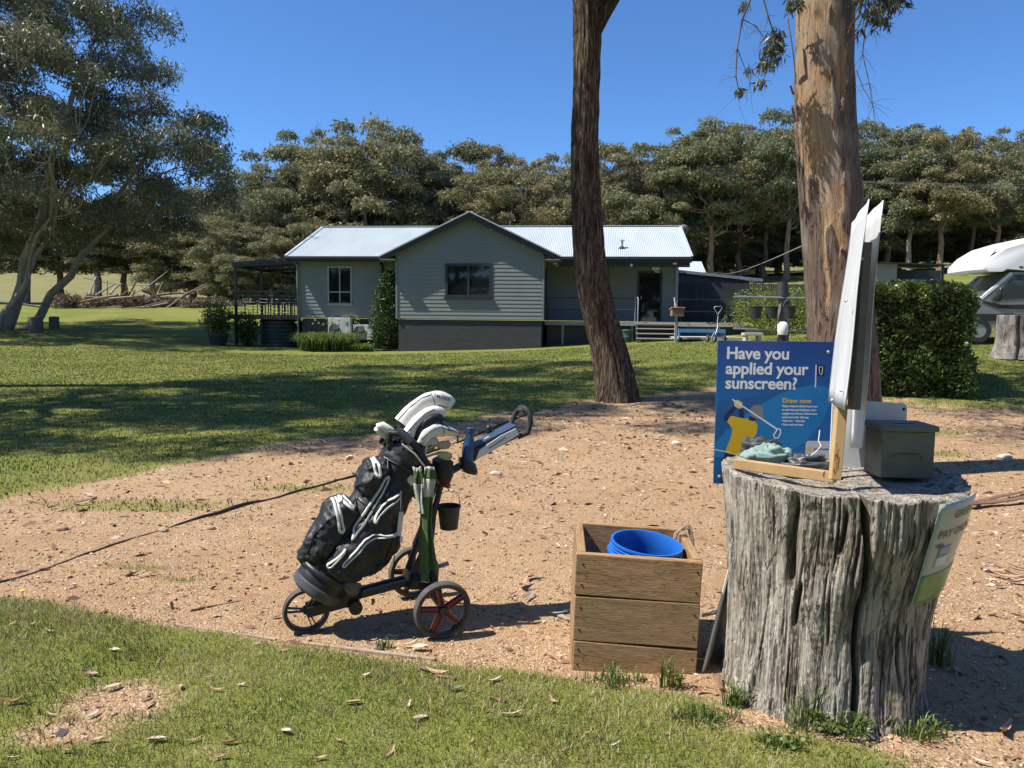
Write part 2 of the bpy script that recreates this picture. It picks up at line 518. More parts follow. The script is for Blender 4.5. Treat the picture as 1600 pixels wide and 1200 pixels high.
# gravel grit
MAT_GRIT = NT('grit'); 
_c = MAT_GRIT.ramp(MAT_GRIT.attr('tint'), [(0, (.16, .10, .065)), (.3, (.40, .26, .15)), (.6, (.55, .39, .25)), (.85, (.66, .53, .40)), (1, (.50, .44, .40))])
MAT_GRIT = MAT_GRIT.pbr(_c, .9, spec=.2)
_OCT = np.array([[1, 0, 0], [-1, 0, 0], [0, 1, 0], [0, -1, 0], [0, 0, 1], [0, 0, -1.]])
_OF = np.array([[0, 2, 4], [2, 1, 4], [1, 3, 4], [3, 0, 4], [2, 0, 5], [1, 2, 5], [3, 1, 5], [0, 3, 5]])
def pebbles(name, n, box, size, label):
    y = box[2] + (box[3] - box[2]) * rs.rand(n) ** 1.6; x = rs.uniform(box[0], box[1], n)
    k = (lawn_mask(x, y) < .45 + .2 * rs.rand(n)) & (np.abs(x) < .74 * y + 1.4)
    x, y = x[k], y[k]; n = len(x)
    s = size[0] + (size[1] - size[0]) * rs.rand(n) ** 5
    s = s * (.75 + y / 14)
    P = _OCT[None] * (1 + .35 * rs.uniform(-1, 1, (n, 6, 1))) * np.stack([s, s * rs.uniform(.5, .9, n), s * rs.uniform(.3, .6, n)], -1)[:, None, :]
    a = rs.uniform(0, 6.28, n); c, s_ = np.cos(a)[:, None], np.sin(a)[:, None]
    Q = np.stack([P[..., 0] * c - P[..., 1] * s_, P[..., 0] * s_ + P[..., 1] * c, P[..., 2]], -1)
    Q = Q + np.stack([x, y, gz(x, y) + micro(x, y) + s * .15], -1)[:, None, :]
    F = (np.arange(n)[:, None, None] * 6 + _OF[None]).reshape(-1, 3)
    o = np_mesh(name, Q.reshape(-1, 3), F, MAT_GRIT, attrs={'tint': np.repeat(rs.beta(2.2, 2.0, n), 8)})
    return tag(o, label, 'gravel', kind='stuff')
pebbles('loose_gravel', 84000, (-8, 8.5, 2.3, 12), (.0025, .013), 'loose sandy gravel scattered over the bare path')
MAT_CHIP = NT('bark_chip')
_c = MAT_CHIP.ramp(MAT_CHIP.attr('tint'), [(0, (.10, .055, .035)), (.35, (.26, .13, .08)), (.6, (.42, .27, .17)), (.85, (.60, .46, .33)), (1, (.68, .60, .50))])
MAT_CHIP = MAT_CHIP.pbr(_c, .8, spec=.25)
def chips(name, n, label):
    y = 2.4 + 11.5 * rs.rand(n) ** 1.3; x = rs.uniform(-1, 1, n) * (.72 * y + 1.2)
    dens = .35 + .75 * fbm(x * .9, y * .9, 51) + .5 * np.exp(-((x - 1.8) ** 2 + (y - 12) ** 2) / 9.)
    k = (lawn_mask(x, y) < .5) & (rs.rand(n) < dens)
    x, y = x[k], y[k]; n = len(x)
    L = rs.uniform(.007, .031, n) * (.7 + y / 8) * np.where(rs.rand(n) < .06, 2.6, 1); W = L * rs.uniform(.08, .35, n)
    a = rs.uniform(0, 6.28, n); ti = rs.normal(0, .14, n)
    d = np.stack([np.cos(a) * np.cos(ti), np.sin(a) * np.cos(ti), np.sin(ti)], -1)
    w = np.stack([-np.sin(a), np.cos(a), rs.normal(0, .35, n)], -1)
    c = np.stack([x, y, gz(x, y) + micro(x, y) + .004 + np.abs(ti) * L * .5], -1)
    bend = np.stack([np.zeros(n), np.zeros(n), W * rs.uniform(0, .8, n)], -1)
    V = np.stack([c - d * L[:, None] * .5, c + w * W[:, None] * .5 - bend, c + d * L[:, None] * .5, c - w * W[:, None] * .5 + bend], 1)
    F = np.arange(n * 4).reshape(n, 4)
    o = np_mesh(name, V.reshape(-1, 3), F, MAT_CHIP, attrs={'tint': rs.beta(1.6, 1.8, n)})
    return tag(o, label, 'leaf litter', kind='stuff')
chips('leaf_litter', 60000, 'fine brown bark and leaf litter strewn over the path')
# ------------------------------------------------------------------ trees
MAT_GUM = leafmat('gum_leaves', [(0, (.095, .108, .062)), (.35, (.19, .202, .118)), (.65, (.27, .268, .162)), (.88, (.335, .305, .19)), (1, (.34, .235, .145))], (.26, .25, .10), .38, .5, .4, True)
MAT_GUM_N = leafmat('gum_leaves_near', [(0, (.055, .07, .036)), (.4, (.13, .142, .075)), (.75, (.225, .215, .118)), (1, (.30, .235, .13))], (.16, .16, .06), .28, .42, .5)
def bark_mat(name, a, b, c, st=(1, 1, .18), sc=6):
    t = NT(name); v = t.coord('Object', st)
    n1 = t.noise(v, sc, 6, .65, .6); n2 = t.noise(v, sc * 5, 4, .7)
    col = t.mix(t.rng(n1, .38, .6), a, b)
    col = t.mix(t.rng(n2, .5, .72, 0, .7), col, c)
    return t.pbr(col, .88, 0, t.bump(n2, .6, .02), .15)
BARK_DARK = bark_mat('bark_grey_brown', (.13, .095, .07), (.20, .155, .12), (.06, .042, .032))
BARK_TAN = bark_mat('bark_tan', (.34, .22, .14), (.21, .145, .105), (.10, .07, .05))
BARK_PALE = bark_mat('bark_pale', (.40, .36, .30), (.27, .235, .19), (.12, .095, .075))

def leaf_cloud(rng, clumps, n_tot, ll, lw, droop=.8, flat=.7):
    C = np.array([c for c, r in clumps]); Rr = np.array([r for c, r in clumps])
    w = Rr ** 2; cnt = np.maximum(8, (n_tot * w / w.sum()).astype(int))
    V, T = [], []
    for c, r, k in zip(C, Rr, cnt):
        d = rng.normal(size=(k, 3)); d /= np.linalg.norm(d, axis=1)[:, None]
        d[:, 2] = np.where(d[:, 2] < -.25, -d[:, 2], d[:, 2])
        rad = r * (rng.uniform(.25, 1, k) ** .55) * (1 + .22 * np.sin(d[:, 0] * 5 + c[0]) * np.cos(d[:, 1] * 6 + c[1]))
        p = c + d * rad[:, None] * np.array([1, 1, flat])
        ax = rng.normal(size=(k, 3)) * .8 + np.array([0, 0, -droop]); ax /= np.linalg.norm(ax, axis=1)[:, None]
        sd = np.cross(ax, rng.normal(size=(k, 3))); sd /= np.linalg.norm(sd, axis=1)[:, None] + 1e-6
        L = ll * rng.uniform(.6, 1.25, k)[:, None]; W = lw * rng.uniform(.7, 1.3, k)[:, None]
        V.append(np.stack([p, p + ax * L * .45 + sd * W * .5, p + ax * L, p + ax * L * .45 - sd * W * .5], 1))
        t0 = rng.uniform(.25, .7)
        T.append(np.clip(t0 + rng.normal(0, .14, k) + (rng.rand(k) < .03) * .3, 0, 1))
    V = np.concatenate(V).reshape(-1, 3); T = np.concatenate(T)
    return V, np.arange(len(V)).reshape(-1, 4), T

def pick(rng, env, box, n, cand=14):
    """spread n points through a volume (best candidate)"""
    P = []
    while len(P) < n:
        c = []
        while len(c) < cand:
            q = np.array([rng.uniform(a, b) for a, b in box])
            if env(q): c.append(q)
        if not P: P.append(c[0]); continue
        A = np.array(P)
        P.append(max(c, key=lambda q: np.min(((A - q) ** 2).sum(1))))
    return P

def limb_path(rng, a, b, k=6, sag=.18, wob=.05):
    a, b = np.array(a, float), np.array(b, float)
    L = np.linalg.norm(b - a); out = []
    off = rng.normal(size=(k + 1, 3)) * L * wob
    for i in range(k + 1):
        s = i / k
        p = a * (1 - s) + b * s + off[i] * math.sin(math.pi * s)
        p[2] -= L * sag * math.sin(math.pi * s) * (.4 + .6 * (1 - s))
        out.append(p)
    return out

def grow(rng, trunk, clumps, nl, r0, mb, twig=.03, n0=8, sag=.18, zmin=-9):
    """trunk: list of (p, r) from base; clumps: (center, radius). limbs to clusters, twigs to clumps"""
    C = np.array([c for c, r in clumps])
    cen = C[rng.choice(len(C), nl, replace=False)]
    for _ in range(6):
        lab = np.argmin(((C[:, None] - cen[None]) ** 2).sum(2), 1)
        cen = np.array([C[lab == i].mean(0) if (lab == i).any() else cen[i] for i in range(nl)])
    tp = [np.array(p) for p, r in trunk]
    for i in range(nl):
        mem = C[lab == i]
        if not len(mem): continue
        j = min(range(len(tp)), key=lambda q: abs(tp[q][2] - (cen[i][2] - .62 * np.linalg.norm((cen[i] - tp[q])[:2]) - .8)) + .45 * np.linalg.norm((cen[i] - tp[q])[:2]) + (99 if tp[q][2] < zmin else 0))
        a = tp[j]; ra = min(trunk[j][1] * .72, r0 * (.30 + .05 * len(mem) ** .5))
        end = cen[i] + np.array([0, 0, -.3])
        pth = limb_path(rng, a, end, 7, sag)
        rr = [ra * (1 - .68 * s / 7) for s in range(8)]
        mb.tube(pth, rr, n0, cap=False)
        for c in mem:
            q = int(rng.choice([3, 4, 5, 6]))
            st = pth[q]
            p2 = limb_path(rng, st, c, 5, .1, .07)
            r2 = max(rr[q] * .55, twig)
            mb.tube(p2, [max(r2 * (1 - .75 * s / 5), twig * .5) for s in range(6)], 6, cap=False)
            for _ in range(2):
                e = c + rng.normal(size=3) * .55
                mb.tube(limb_path(rng, p2[3], e, 3, 0, .08), [twig * .8, twig * .6, twig * .5, twig * .3], 5, cap=False)

def far_gum(seed, H=18., R=4.6, r0=.30, clear=.34, ncl=34, nleaf=9500, ll=.40, lw=.14, nl=7, bark=None, top_heavy=.0):
    rng = np.random.RandomState(seed)
    zc, hz = H * (clear + (1 - clear) * .5), H * (1 - clear) * .5
    def env(q):
        s = (q[2] - zc) / hz
        rr = R * (1 - .10 * s) * math.sqrt(max(0, 1 - abs(s) ** (3.2 if s > 0 else 6)))
        return q[0] ** 2 + q[1] ** 2 < rr * rr
    pts = pick(rng, env, ((-R, R), (-R, R), (zc - hz, zc + hz - .6)), ncl)
    clumps = [(p, rng.choice([.8, 1.1, 1.5, 2.1])) for p in pts]
    wob = np.cumsum(rng.normal(size=(10, 2)) * .11, 0)
    tr = []
    for i in range(10):
        s = i / 9
        tr.append((np.array([wob[i][0] * (i > 0) + s * rng.normal(0, .15), wob[i][1] * (i > 0), s * H * .72 - .25]), r0 * (1.15 - .85 * s) * (1.5 if i == 0 else 1)))
    mb = MB()
    mb.tube([p for p, r in tr], [r for p, r in tr], 10, cap=False)
    grow(rng, tr, clumps, nl, r0, mb, .035, 7)
    V, F, T = leaf_cloud(rng, clumps, nleaf, ll, lw)
    return mb, (V, F, T), bark or BARK_DARK

def make_tree(name, spec, label, group, loc, rz=0, sc=(1, 1, 1), leaf=None):
    mb, (V, F, T), bark = spec
    t = thing(name, label, 'tree', loc, rz, group)
    t.scale = sc
    mb.build('trunk', bark, t, smooth=60)
    np_mesh('crown', V, F, leaf or MAT_GUM, t, attrs={'tint': T})
    return t
def copy_thing(o, loc, rz=0.0, sc=None, label=None):
    c = o.copy(); COL.objects.link(c); c.location = loc; c.rotation_euler = (0, 0, rz)
    if sc: c.scale = sc
    if label: c['label'] = label
    for ch in o.children:
        d = ch.copy(); COL.objects.link(d); d.parent = c
        for g2 in ch.children:
            e = g2.copy(); COL.objects.link(e); e.parent = d
    return c

FORREST = [far_gum(101, R=4.6, clear=.12, ncl=52, nleaf=27000, bark=BARK_PALE), far_gum(102, R=5.4, clear=.14, ncl=60, nleaf=31000, bark=BARK_PALE), far_gum(103, R=4.2, clear=.34, ncl=40, nleaf=21000, bark=BARK_TAN),
           far_gum(104, R=5.0, clear=.36, bark=BARK_TAN, ncl=44, nleaf=23000), far_gum(105, R=6.0, clear=.10, ncl=66, nleaf=34000), far_gum(106, R=3.8, clear=.28, ncl=36, nleaf=20000, bark=BARK_PALE)]
_first = {}
def wood_tree(kind, x, y, H, rz, label, group, wide=1.0):
    s = H / 18.0
    loc = (x, y, G(x, y) - .1)
    sc = (s * wide, s * wide, s)
    if kind not in _first:
        _first[kind] = make_tree('gum_tree', FORREST[kind], label, group, loc, rz, sc)
        return _first[kind]
    o = copy_thing(_first[kind], loc, rz, sc, label)
    o['group'] = group
    return o
def top_z(px, py, Y):            # height of a point seen at a picture position, at a distance
    return EYE + ((500 + (px - 800) * .0105) - py) / 1165.0 * Y
def at_x(px, Y): return (px - 800) / 1165.0 * Y
def wood_label(px, rank):
    zones = ((430, 'past the pergola end of the clubhouse'), (600, 'above the ridge of the clubhouse left wing'), (745, 'behind the front gable peak'), (885, 'between the gable peak and the leaning trunk'), (1000, 'above the verandah roof'), (1110, 'over the end of the verandah roof'), (1250, 'beyond the paling fence and bucket post'), (1400, 'behind the peeling trunk and tin shed'), (1500, 'above the clipped hedge'), (9999, 'above the parked motorhome'))
    z = next(q for lim, q in zones if px < lim)
    r = ('front-row gum tree of the wood ', 'second-row gum tree of the wood ', 'low-crowned inner gum tree ')[rank]
    return r + z, r.strip() + ' ' + z
rt = random.Random(5)
SKY = [(338, 300), (362, 318), (395, 285), (432, 250), (470, 246), (505, 214), (545, 222), (572, 208), (612, 222), (655, 242), (700, 246), (742, 244), (790, 262), (826, 246), (872, 254),
       (940, 244), (985, 238), (1030, 228), (1068, 206), (1105, 200), (1150, 212), (1188, 205), (1222, 176), (1330, 214), (1372, 206), (1415, 216), (1460, 214), (1510, 212), (1548, 224), (1592, 214), (1640, 210)]
for i, (px, py) in enumerate(SKY):
    Y = 70 + rt.uniform(-5, 7) if px < 1050 else 66 + rt.uniform(-4, 6)
    X = at_x(px, Y)
    H = top_z(px, py, Y) - G(X, Y)
    kind = [0, 1, 4, 0, 1, 4, 5][i % 7] if px < 1000 else [3, 2, 1, 3, 5, 2, 3][i % 7]
    wide = rt.uniform(.95, 1.2)
    lab, grp = wood_label(px, 0)
    wood_tree(kind, X, Y, H + .4, rt.uniform(0, 6.28), lab, grp, wide)
# second rank, seen in the gaps
for i, px in enumerate((350, 420, 490, 560, 640, 720, 800, 870, 960, 1050, 1130, 1210, 1300, 1390, 1480, 1570, 1650)):
    Y = 88 + rt.uniform(-4, 8); X = at_x(px, Y)
    py = np.interp(px, [a for a, b in SKY], [b for a, b in SKY]) + rt.uniform(10, 32)
    H = top_z(px, py, Y) - G(X, Y)
    lab, grp = wood_label(px, 1)
    wood_tree([4, 1, 0][i % 3], X, Y, H, rt.uniform(0, 6.28), lab, grp, 1.15)
# third rank of low dark crowns closing the view under the canopy
for i in range(20):
    px = 300 + i * 70; Y = 104 + rt.uniform(-5, 8); X = at_x(px, Y)
    lab, grp = wood_label(px, 2)
    wood_tree([4, 0, 1][i % 3], X, Y, rt.uniform(11, 14), rt.uniform(0, 6.28), lab, grp, 1.6)
# saplings and low growth under the canopy
for i in range(26):
    px = 1035 + i * 24 + rt.uniform(-8, 8); Y = 78 + rt.uniform(-7, 9); X = at_x(px, Y)
    wood_tree([4, 1, 0][i % 3], X, Y, rt.uniform(4.0, 7.5), rt.uniform(0, 6.28), 'low bushy sapling among the bare trunks beyond the fence', 'saplings under the wood', 1.9)
# gums behind the viewpoint: the wood the windows look out on
for i in range(11):
    X = -44 + i * 9 + rt.uniform(-2, 2); Y = -26 + rt.uniform(-6, 5)
    wood_tree([4, 1, 0][i % 3], X, Y, rt.uniform(15, 19), rt.uniform(0, 6.28), 'gum tree on the far side of the clearing facing the clubhouse windows', 'gum trees facing the clubhouse', 1.5)
# lower trees in front of the wood on the left, by the brush heap and the deck
for i, (px, py, Y, kd, wd) in enumerate(((372, 330, 62, 4, 1.3), (330, 372, 78, 1, 1.3), (415, 352, 60, 4, 1.4), (300, 352, 72, 1, 1.6), (245, 326, 72, 5, 1.9), (196, 310, 76, 2, 1.9), (150, 300, 74, 5, 1.9), (98, 306, 78, 2, 1.9), (40, 304, 74, 5, 1.8), (-15, 296, 76, 2, 1.9), (470, 352, 61, 1, 1.3))):
    X = at_x(px, Y); H = top_z(px, py, Y) - G(X, Y)
    wood_tree(kd, X, Y, H, rt.uniform(0, 6.28), 'spreading gum tree on the far side of the green ' + ('close to the pergola' if px > 340 else 'behind the brush heap' if px > 120 else 'behind the many-stemmed gum'), 'spreading gum trees beyond the green', wd)
# distant trees on the left-hand hill
for i, (px, py, Y) in enumerate(((285, 372, 190), (300, 368, 200), (318, 366, 185), (272, 384, 170), (330, 372, 205), (248, 378, 210))):
    X = at_x(px, Y); wood_tree(i % 2, X, Y, max(6, top_z(px, py, Y) - G(X, Y)), rt.uniform(0, 6), 'tiny distant tree on the hill seen past the left-hand gum crown', 'distant hill trees', 1.3)

# ---- the big gum on the left with several stems
def big_left_gum():
    rng = np.random.RandomState(31)
    zz = [4.0, 4.9, 6.6, 9, 12, 16, 20, 22.5]; rrz = [4.2, 7.6, 11.2, 9.6, 7.8, 5.6, 3.2, .4]
    def env(q):
        rr = np.interp(q[2], zz, rrz)
        return (q[0] - 1.2) ** 2 + (q[1] * 1.25) ** 2 < rr * rr and q[0] > -6
    pts = pick(rng, env, ((-6, 12.3), (-8, 8), (4.0, 22)), 230, 8)
    clumps = [(p, rng.uniform(.8, 1.5)) for p in pts]
    mb = MB()
    stems = []
    for bx, by, tx, ty, H, r in ((0, 0, -.5, .4, 15, .30), (.6, .4, 5.6, -.5, 12.0, .27), (-.9, .8, -3, 1, 13, .28), (1.2, 1.2, 7.6, 1.5, 9, .20), (-.3, -.8, 2.8, -2.2, 14, .24), (.9, -.5, 4.2, .6, 7.5, .16)):
        pth = limb_path(rng, (bx, by, -.2), (tx, ty, H), 10, .02, .02)
        rr = [r * (1.3 if i == 0 else 1.05 - .75 * i / 10) for i in range(11)]
        mb.tube(pth, rr, 12, cap=False)
        stems += list(zip(pth, rr))
    C = np.array([c for c, r in clumps])
    # grow from the nearest stems
    grow(rng, stems, clumps, 34, .22, mb, .028, 8, -.13, 2.4)
    V, F, T = leaf_cloud(rng, clumps, 190000, .25, .06, 1.0, .8)
    return mb, (V, F, T), BARK_PALE
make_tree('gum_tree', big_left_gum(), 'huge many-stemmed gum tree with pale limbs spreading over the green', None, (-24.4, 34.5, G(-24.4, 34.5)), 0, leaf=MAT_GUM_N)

# ---- two gums standing just outside the view whose shade lies across the lawn
def shade_gum(seed, H, R, clear, ncl, nleaf, off=(0, 0)):
    rng = np.random.RandomState(seed)
    def env(q):
        s = (q[2] - (clear + H) / 2) / ((H - clear) / 2)
        return (q[0] - off[0]) ** 2 + (q[1] - off[1]) ** 2 < (R * math.sqrt(max(0, 1 - s * s))) ** 2
    pts = pick(rng, env, ((off[0] - R, off[0] + R), (off[1] - R, off[1] + R), (clear, H)), ncl)
    clumps = [(p, rng.uniform(.6, 1.15)) for p in pts]
    tr = [(np.array([.6 * math.sin(i * .8) * i / 9 + off[0] * .8 * (i / 9) ** 2, off[1] * .8 * (i / 9) ** 2, i / 9 * H * .75 - .2]), .38 * (1.1 - .8 * i / 9)) for i in range(10)]
    mb = MB(); mb.tube([p for p, r in tr], [r for p, r in tr], 12, cap=False)
    grow(rng, tr, clumps, 9, .36, mb, .03, 8)
    return mb, leaf_cloud(rng, clumps, nleaf, .22, .055, .8, .8), BARK_DARK
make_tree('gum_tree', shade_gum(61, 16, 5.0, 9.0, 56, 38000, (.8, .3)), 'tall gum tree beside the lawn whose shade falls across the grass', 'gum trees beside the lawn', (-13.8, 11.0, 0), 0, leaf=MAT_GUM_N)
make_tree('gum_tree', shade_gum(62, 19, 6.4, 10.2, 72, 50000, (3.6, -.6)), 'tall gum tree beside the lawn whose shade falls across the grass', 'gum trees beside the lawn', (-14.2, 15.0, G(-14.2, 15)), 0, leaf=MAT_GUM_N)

# ---- gum crown reaching in on the right above the motorhome
def right_gum():
    mb, L, b = shade_gum(63, 15, 4.6, 5.6, 46, 26000)
    return mb, L, BARK_PALE
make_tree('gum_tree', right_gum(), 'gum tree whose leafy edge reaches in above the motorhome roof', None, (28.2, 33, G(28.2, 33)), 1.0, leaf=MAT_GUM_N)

# ---- the two near trunks
def cat(pts, n):
    P = np.array(pts, float); out = []
    z = np.linspace(P[0, 2], P[-1, 2], n)
    # smooth by averaging linear interpolation
    res = []
    for c in range(P.shape[1]):
        f = lambda q: np.interp(q, P[:, 2], P[:, c])
        d = (P[-1, 2] - P[0, 2]) / len(P) * .5
        res.append((f(z - d) + 2 * f(z) + f(z + d)) / 4 if c != 2 else z)
    return np.stack(res, -1)
def trunk_mesh(name, pts, nt, nz, disp, mat, parent):
    A = cat(pts, nz)                       # x y z r
    th = np.arange(nt) / nt * 2 * np.pi
    TH, ZI = np.meshgrid(th, np.arange(nz))
    z = A[ZI, 2]
    d, at = disp(TH, z)
    r = A[ZI, 3] + d
    V = np.stack([A[ZI, 0] + r * np.cos(TH), A[ZI, 1] + r * np.sin(TH), z], -1).reshape(-1, 3)
    i = np.arange(nt * nz).reshape(nz, nt); j = np.roll(i, -1, 1)
    F = np.stack([i[:-1], j[:-1], j[1:], i[1:]], -1).reshape(-1, 4)
    return np_mesh(name, V, F, mat, parent, smooth=True, attrs={'a': at.ravel()})

def mat_stringy():
    t = NT('stringybark'); v = t.coord('Object', (1, 1, .12))
    n1 = t.noise(v, 9, 6, .65, .5); n2 = t.noise(v, 60, 5, .7); a = t.attr('a')
    c1 = cracks(t, t.coord('Object', (1, 1, .10)), 15, .05, 4, .8); c2 = cracks(t, t.coord('Object', (1, 1, .06)), 42, .07, 3, .5)
    col = t.mix(t.rng(n1, .35, .65), (.19, .125, .083), (.285, .205, .142))
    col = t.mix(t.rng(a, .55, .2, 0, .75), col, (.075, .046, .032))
    col = t.mix(t.rng(n2, .50, .70, 0, .7), col, (.40, .31, .225))
    col = t.mix(t.math('MULTIPLY', c1, .85), col, (.030, .020, .015))
    col = t.mix(t.math('MULTIPLY', c2, .6), col, (.045, .030, .022))
    hh = t.math('SUBTRACT', t.math('SUBTRACT', n2, c1), t.math('MULTIPLY', c2, .5))
    return t.pbr(col, .92, 0, t.bump(hh, 1.0, .025), .1)
t1 = thing('stringybark_tree', 'leaning brown stringybark trunk rising in front of the clubhouse verandah', 'tree', (0, 0, 0))
def d1(TH, z):
    u = TH / (2 * np.pi)
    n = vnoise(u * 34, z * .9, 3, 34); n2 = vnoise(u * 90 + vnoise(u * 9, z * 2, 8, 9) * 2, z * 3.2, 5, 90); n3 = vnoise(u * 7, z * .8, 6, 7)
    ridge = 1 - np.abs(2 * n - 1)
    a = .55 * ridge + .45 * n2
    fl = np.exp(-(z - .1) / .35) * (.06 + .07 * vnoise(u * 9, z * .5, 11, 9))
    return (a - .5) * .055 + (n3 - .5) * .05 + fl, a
Z0 = G(1.9, 13.6)
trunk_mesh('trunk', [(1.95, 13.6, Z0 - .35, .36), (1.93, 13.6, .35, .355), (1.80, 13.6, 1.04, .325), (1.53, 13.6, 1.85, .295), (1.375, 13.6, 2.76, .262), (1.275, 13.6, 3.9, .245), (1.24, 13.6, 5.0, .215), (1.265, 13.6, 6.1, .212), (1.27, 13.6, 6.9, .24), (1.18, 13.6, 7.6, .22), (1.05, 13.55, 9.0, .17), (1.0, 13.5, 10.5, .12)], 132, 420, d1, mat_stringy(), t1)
rng = np.random.RandomState(9)
mb = MB()
mb.tube([(1.30, 13.6, 6.55), (1.52, 13.6, 6.98), (1.80, 13.6, 7.45), (2.2, 13.7, 8.3), (2.5, 13.9, 9.6)], [.15, .15, .14, .12, .09], 16, cap=False)
def env1(q):
    s = (q[2] - 11.3) / 3.4
    return (q[0] - 3.6) ** 2 + (q[1] - 13.0) ** 2 < (3.3 * math.sqrt(max(0, 1 - s * s))) ** 2
cl = [(p, rng.uniform(.6, 1.1)) for p in pick(rng, env1, ((.2, 7), (9.6, 16.4), (8, 14.8)), 34)]
grow(rng, [(np.array([1.1, 13.55, 8.2]), .2), (np.array([1.0, 13.5, 9.8]), .15), (np.array([2.3, 13.8, 8.8]), .11), (np.array([2.5, 13.9, 9.6]), .09)], cl, 8, .2, mb, .025)
mb.build('limb', bpy.data.materials['stringybark'], t1, smooth=60)
V, F, T = leaf_cloud(rng, cl, 14000, .2, .05, .8, .8)
np_mesh('crown', V, F, MAT_GUM_N, t1, attrs={'tint': T})

def mat_peel():
    t = NT('peeling_gum_bark'); v = t.coord('Object', (1, 1, .3)); vv = t.coord('Object', (1, 1, .12)); a = t.attr('a')
    n1 = t.noise(v, 3.2, 5, .6, .4); n2 = t.noise(vv, 34, 5, .7); n3 = t.noise(v, 90, 3)
    smooth_ = t.mix(t.rng(n1, .38, .62), (.44, .31, .175), (.36, .22, .115))
    smooth_ = t.mix(t.rng(n1, .58, .70, 0, .7), smooth_, (.40, .38, .33))
    plate = t.mix(t.rng(n2, .35, .65), (.115, .080, .063), (.185, .138, .112))
    plate = t.mix(t.rng(n1, .50, .66, 0, .5), plate, (.30, .20, .14))
    col = t.mix(t.rng(a, .488, .507), smooth_, plate)
    n4 = t.noise(t.coord('Object', (1, 1, .07)), 55, 5, .75, .8)
    col = t.mix(t.rng(n4, .56, .68, 0, .75), col, (.065, .042, .032))
    col = t.mix(t.rng(n4, .36, .26, 0, .6), col, (.36, .27, .19))
    col = t.mix(t.rng(n3, .62, .75, 0, .35), col, (.12, .08, .06))
    c1 = cracks(t, t.coord('Object', (1, 1, .10)), 9, .022, 4, .9); c2 = cracks(t, t.coord('Object', (1, 1, .45)), 5.5, .014, 5, 1.2)
    col = t.mix(t.math('MULTIPLY', t.math('MULTIPLY', c1, t.rng(a, .44, .54)), .9), col, (.035, .024, .018))
    col = t.mix(t.math('MULTIPLY', c2, .45), col, (.10, .062, .045))
    nb = t.noise(t.coord('Object', (1, 1, .5)), 2.1, 3)
    col = t.mix(t.rng(nb, .52, .66, 0, .55), col, (.33, .31, .28))
    return t.pbr(col, .8, 0, t.bump(t.math('SUBTRACT', n4, c1), .8, .02), .2)
t2 = thing('peeling_gum_tree', 'thick gum trunk with smooth ochre and dark peeling bark behind the sunscreen sign', 'tree', (0, 0, 0))
def d2(TH, z):
    u = TH / (2 * np.pi)
    n = .56 * vnoise(u * 8, z * .75 + 4, 13, 8) + .28 * vnoise(u * 24, z * 1.7, 14, 24) + .16 * vnoise(u * 70, z * 4.5, 15, 70)
    # more plate low down and on the right-hand side, smooth ochre higher up
    n = n + .29 * sstep(3.7, 2.2, z) - .13 * sstep(2.8, 4.4, z) + .20 * sstep(.2, .9, np.cos(TH)) - .02 - .12 * np.exp(-((TH - 4.2) / .35) ** 2) * sstep(1.2, 2.2, z)
    a = sstep(.49, .505, n)
    return a * .020 + (vnoise(u * 5, z * .7, 17, 5) - .5) * .06 + (vnoise(u * 40, z * 4, 18, 40) - .5) * .008 * (1 + a), np.clip(n, 0, 1)
trunk_mesh('trunk', [(3.66, 7.9, -.3, 0.428), (3.64, 7.9, .02, 0.373), (3.55, 7.9, .83, 0.314), (3.45, 7.9, 1.64, 0.305), (3.38, 7.9, 2.3, 0.296), (3.30, 7.9, 2.95, 0.287), (3.19, 7.9, 3.6, 0.278), (3.135, 7.9, 4.22, 0.270), (3.12, 7.9, 4.85, 0.261), (3.1, 7.9, 6.2, 0.246), (3.0, 7.9, 8, 0.209), (2.9, 7.9, 10, 0.155)], 150, 420, d2, mat_peel(), t2)
mb = MB()
def env2(q):
    s = (q[2] - 11) / 3.6
    return (q[0] - 3.2) ** 2 + (q[1] - 8.2) ** 2 < (4.2 * math.sqrt(max(0, 1 - s * s))) ** 2
cl = [(p, rng.uniform(.6, 1.0)) for p in pick(rng, env2, ((-1, 7.5), (4, 12.5), (7.5, 14.6)), 34)]
grow(rng, [(np.array([3.0, 7.9, 7.0]), .2), (np.array([3.0, 7.9, 8.2]), .2), (np.array([2.9, 7.9, 9.8]), .15)], cl, 7, .2, mb, .025)
mb.build('limb', BARK_TAN, t2, smooth=60)
V, F, T = leaf_cloud(rng, cl, 12000, .16, .035, .8, .8)
np_mesh('crown', V, F, MAT_GUM_N, t2, attrs={'tint': T})
# hanging twigs with leaf sprays, and loose strips of bark
def pxY(px, py, Y):
    d = _fw + _rt * ((px - 800) / 1165.0) + _up * ((600 - py) / 1165.0)
    return Vector((0, 0, EYE)) + d * (Y / d.y)
def twig(lines, sprays, Y, seed):
    rg = np.random.RandomState(seed); mb = MB()
    for ln, r in lines:
        P = [pxY(a, b, Y + c) for a, b, c in ln]
        mb.tube(P, [r * (1 - .6 * i / (len(P) - 1)) for i in range(len(P))], 5, cap=False)
        for p in P[1:]:
            for _ in range(4):
                e = p + Vector((rg.normal(0, .10), rg.normal(0, .1), -abs(rg.normal(.12, .10))))
                q = (p + e) / 2 + Vector((rg.normal(0, .03), 0, .02))
                mb.tube([p, q, e], [.0022, .0018, .001], 4, cap=False)
    w = mb.build('twig', BARK_DARK, t2)
    cl = [(np.array(pxY(a, b, Y + c)), r) for a, b, c, r in sprays]
    V, F, T = leaf_cloud(rg, cl, 90 * len(cl), .085, .018, 1.5, 1.3)
    np_mesh('leaf_spray', V, F, MAT_GUM_N, w, attrs={'tint': T * .5})
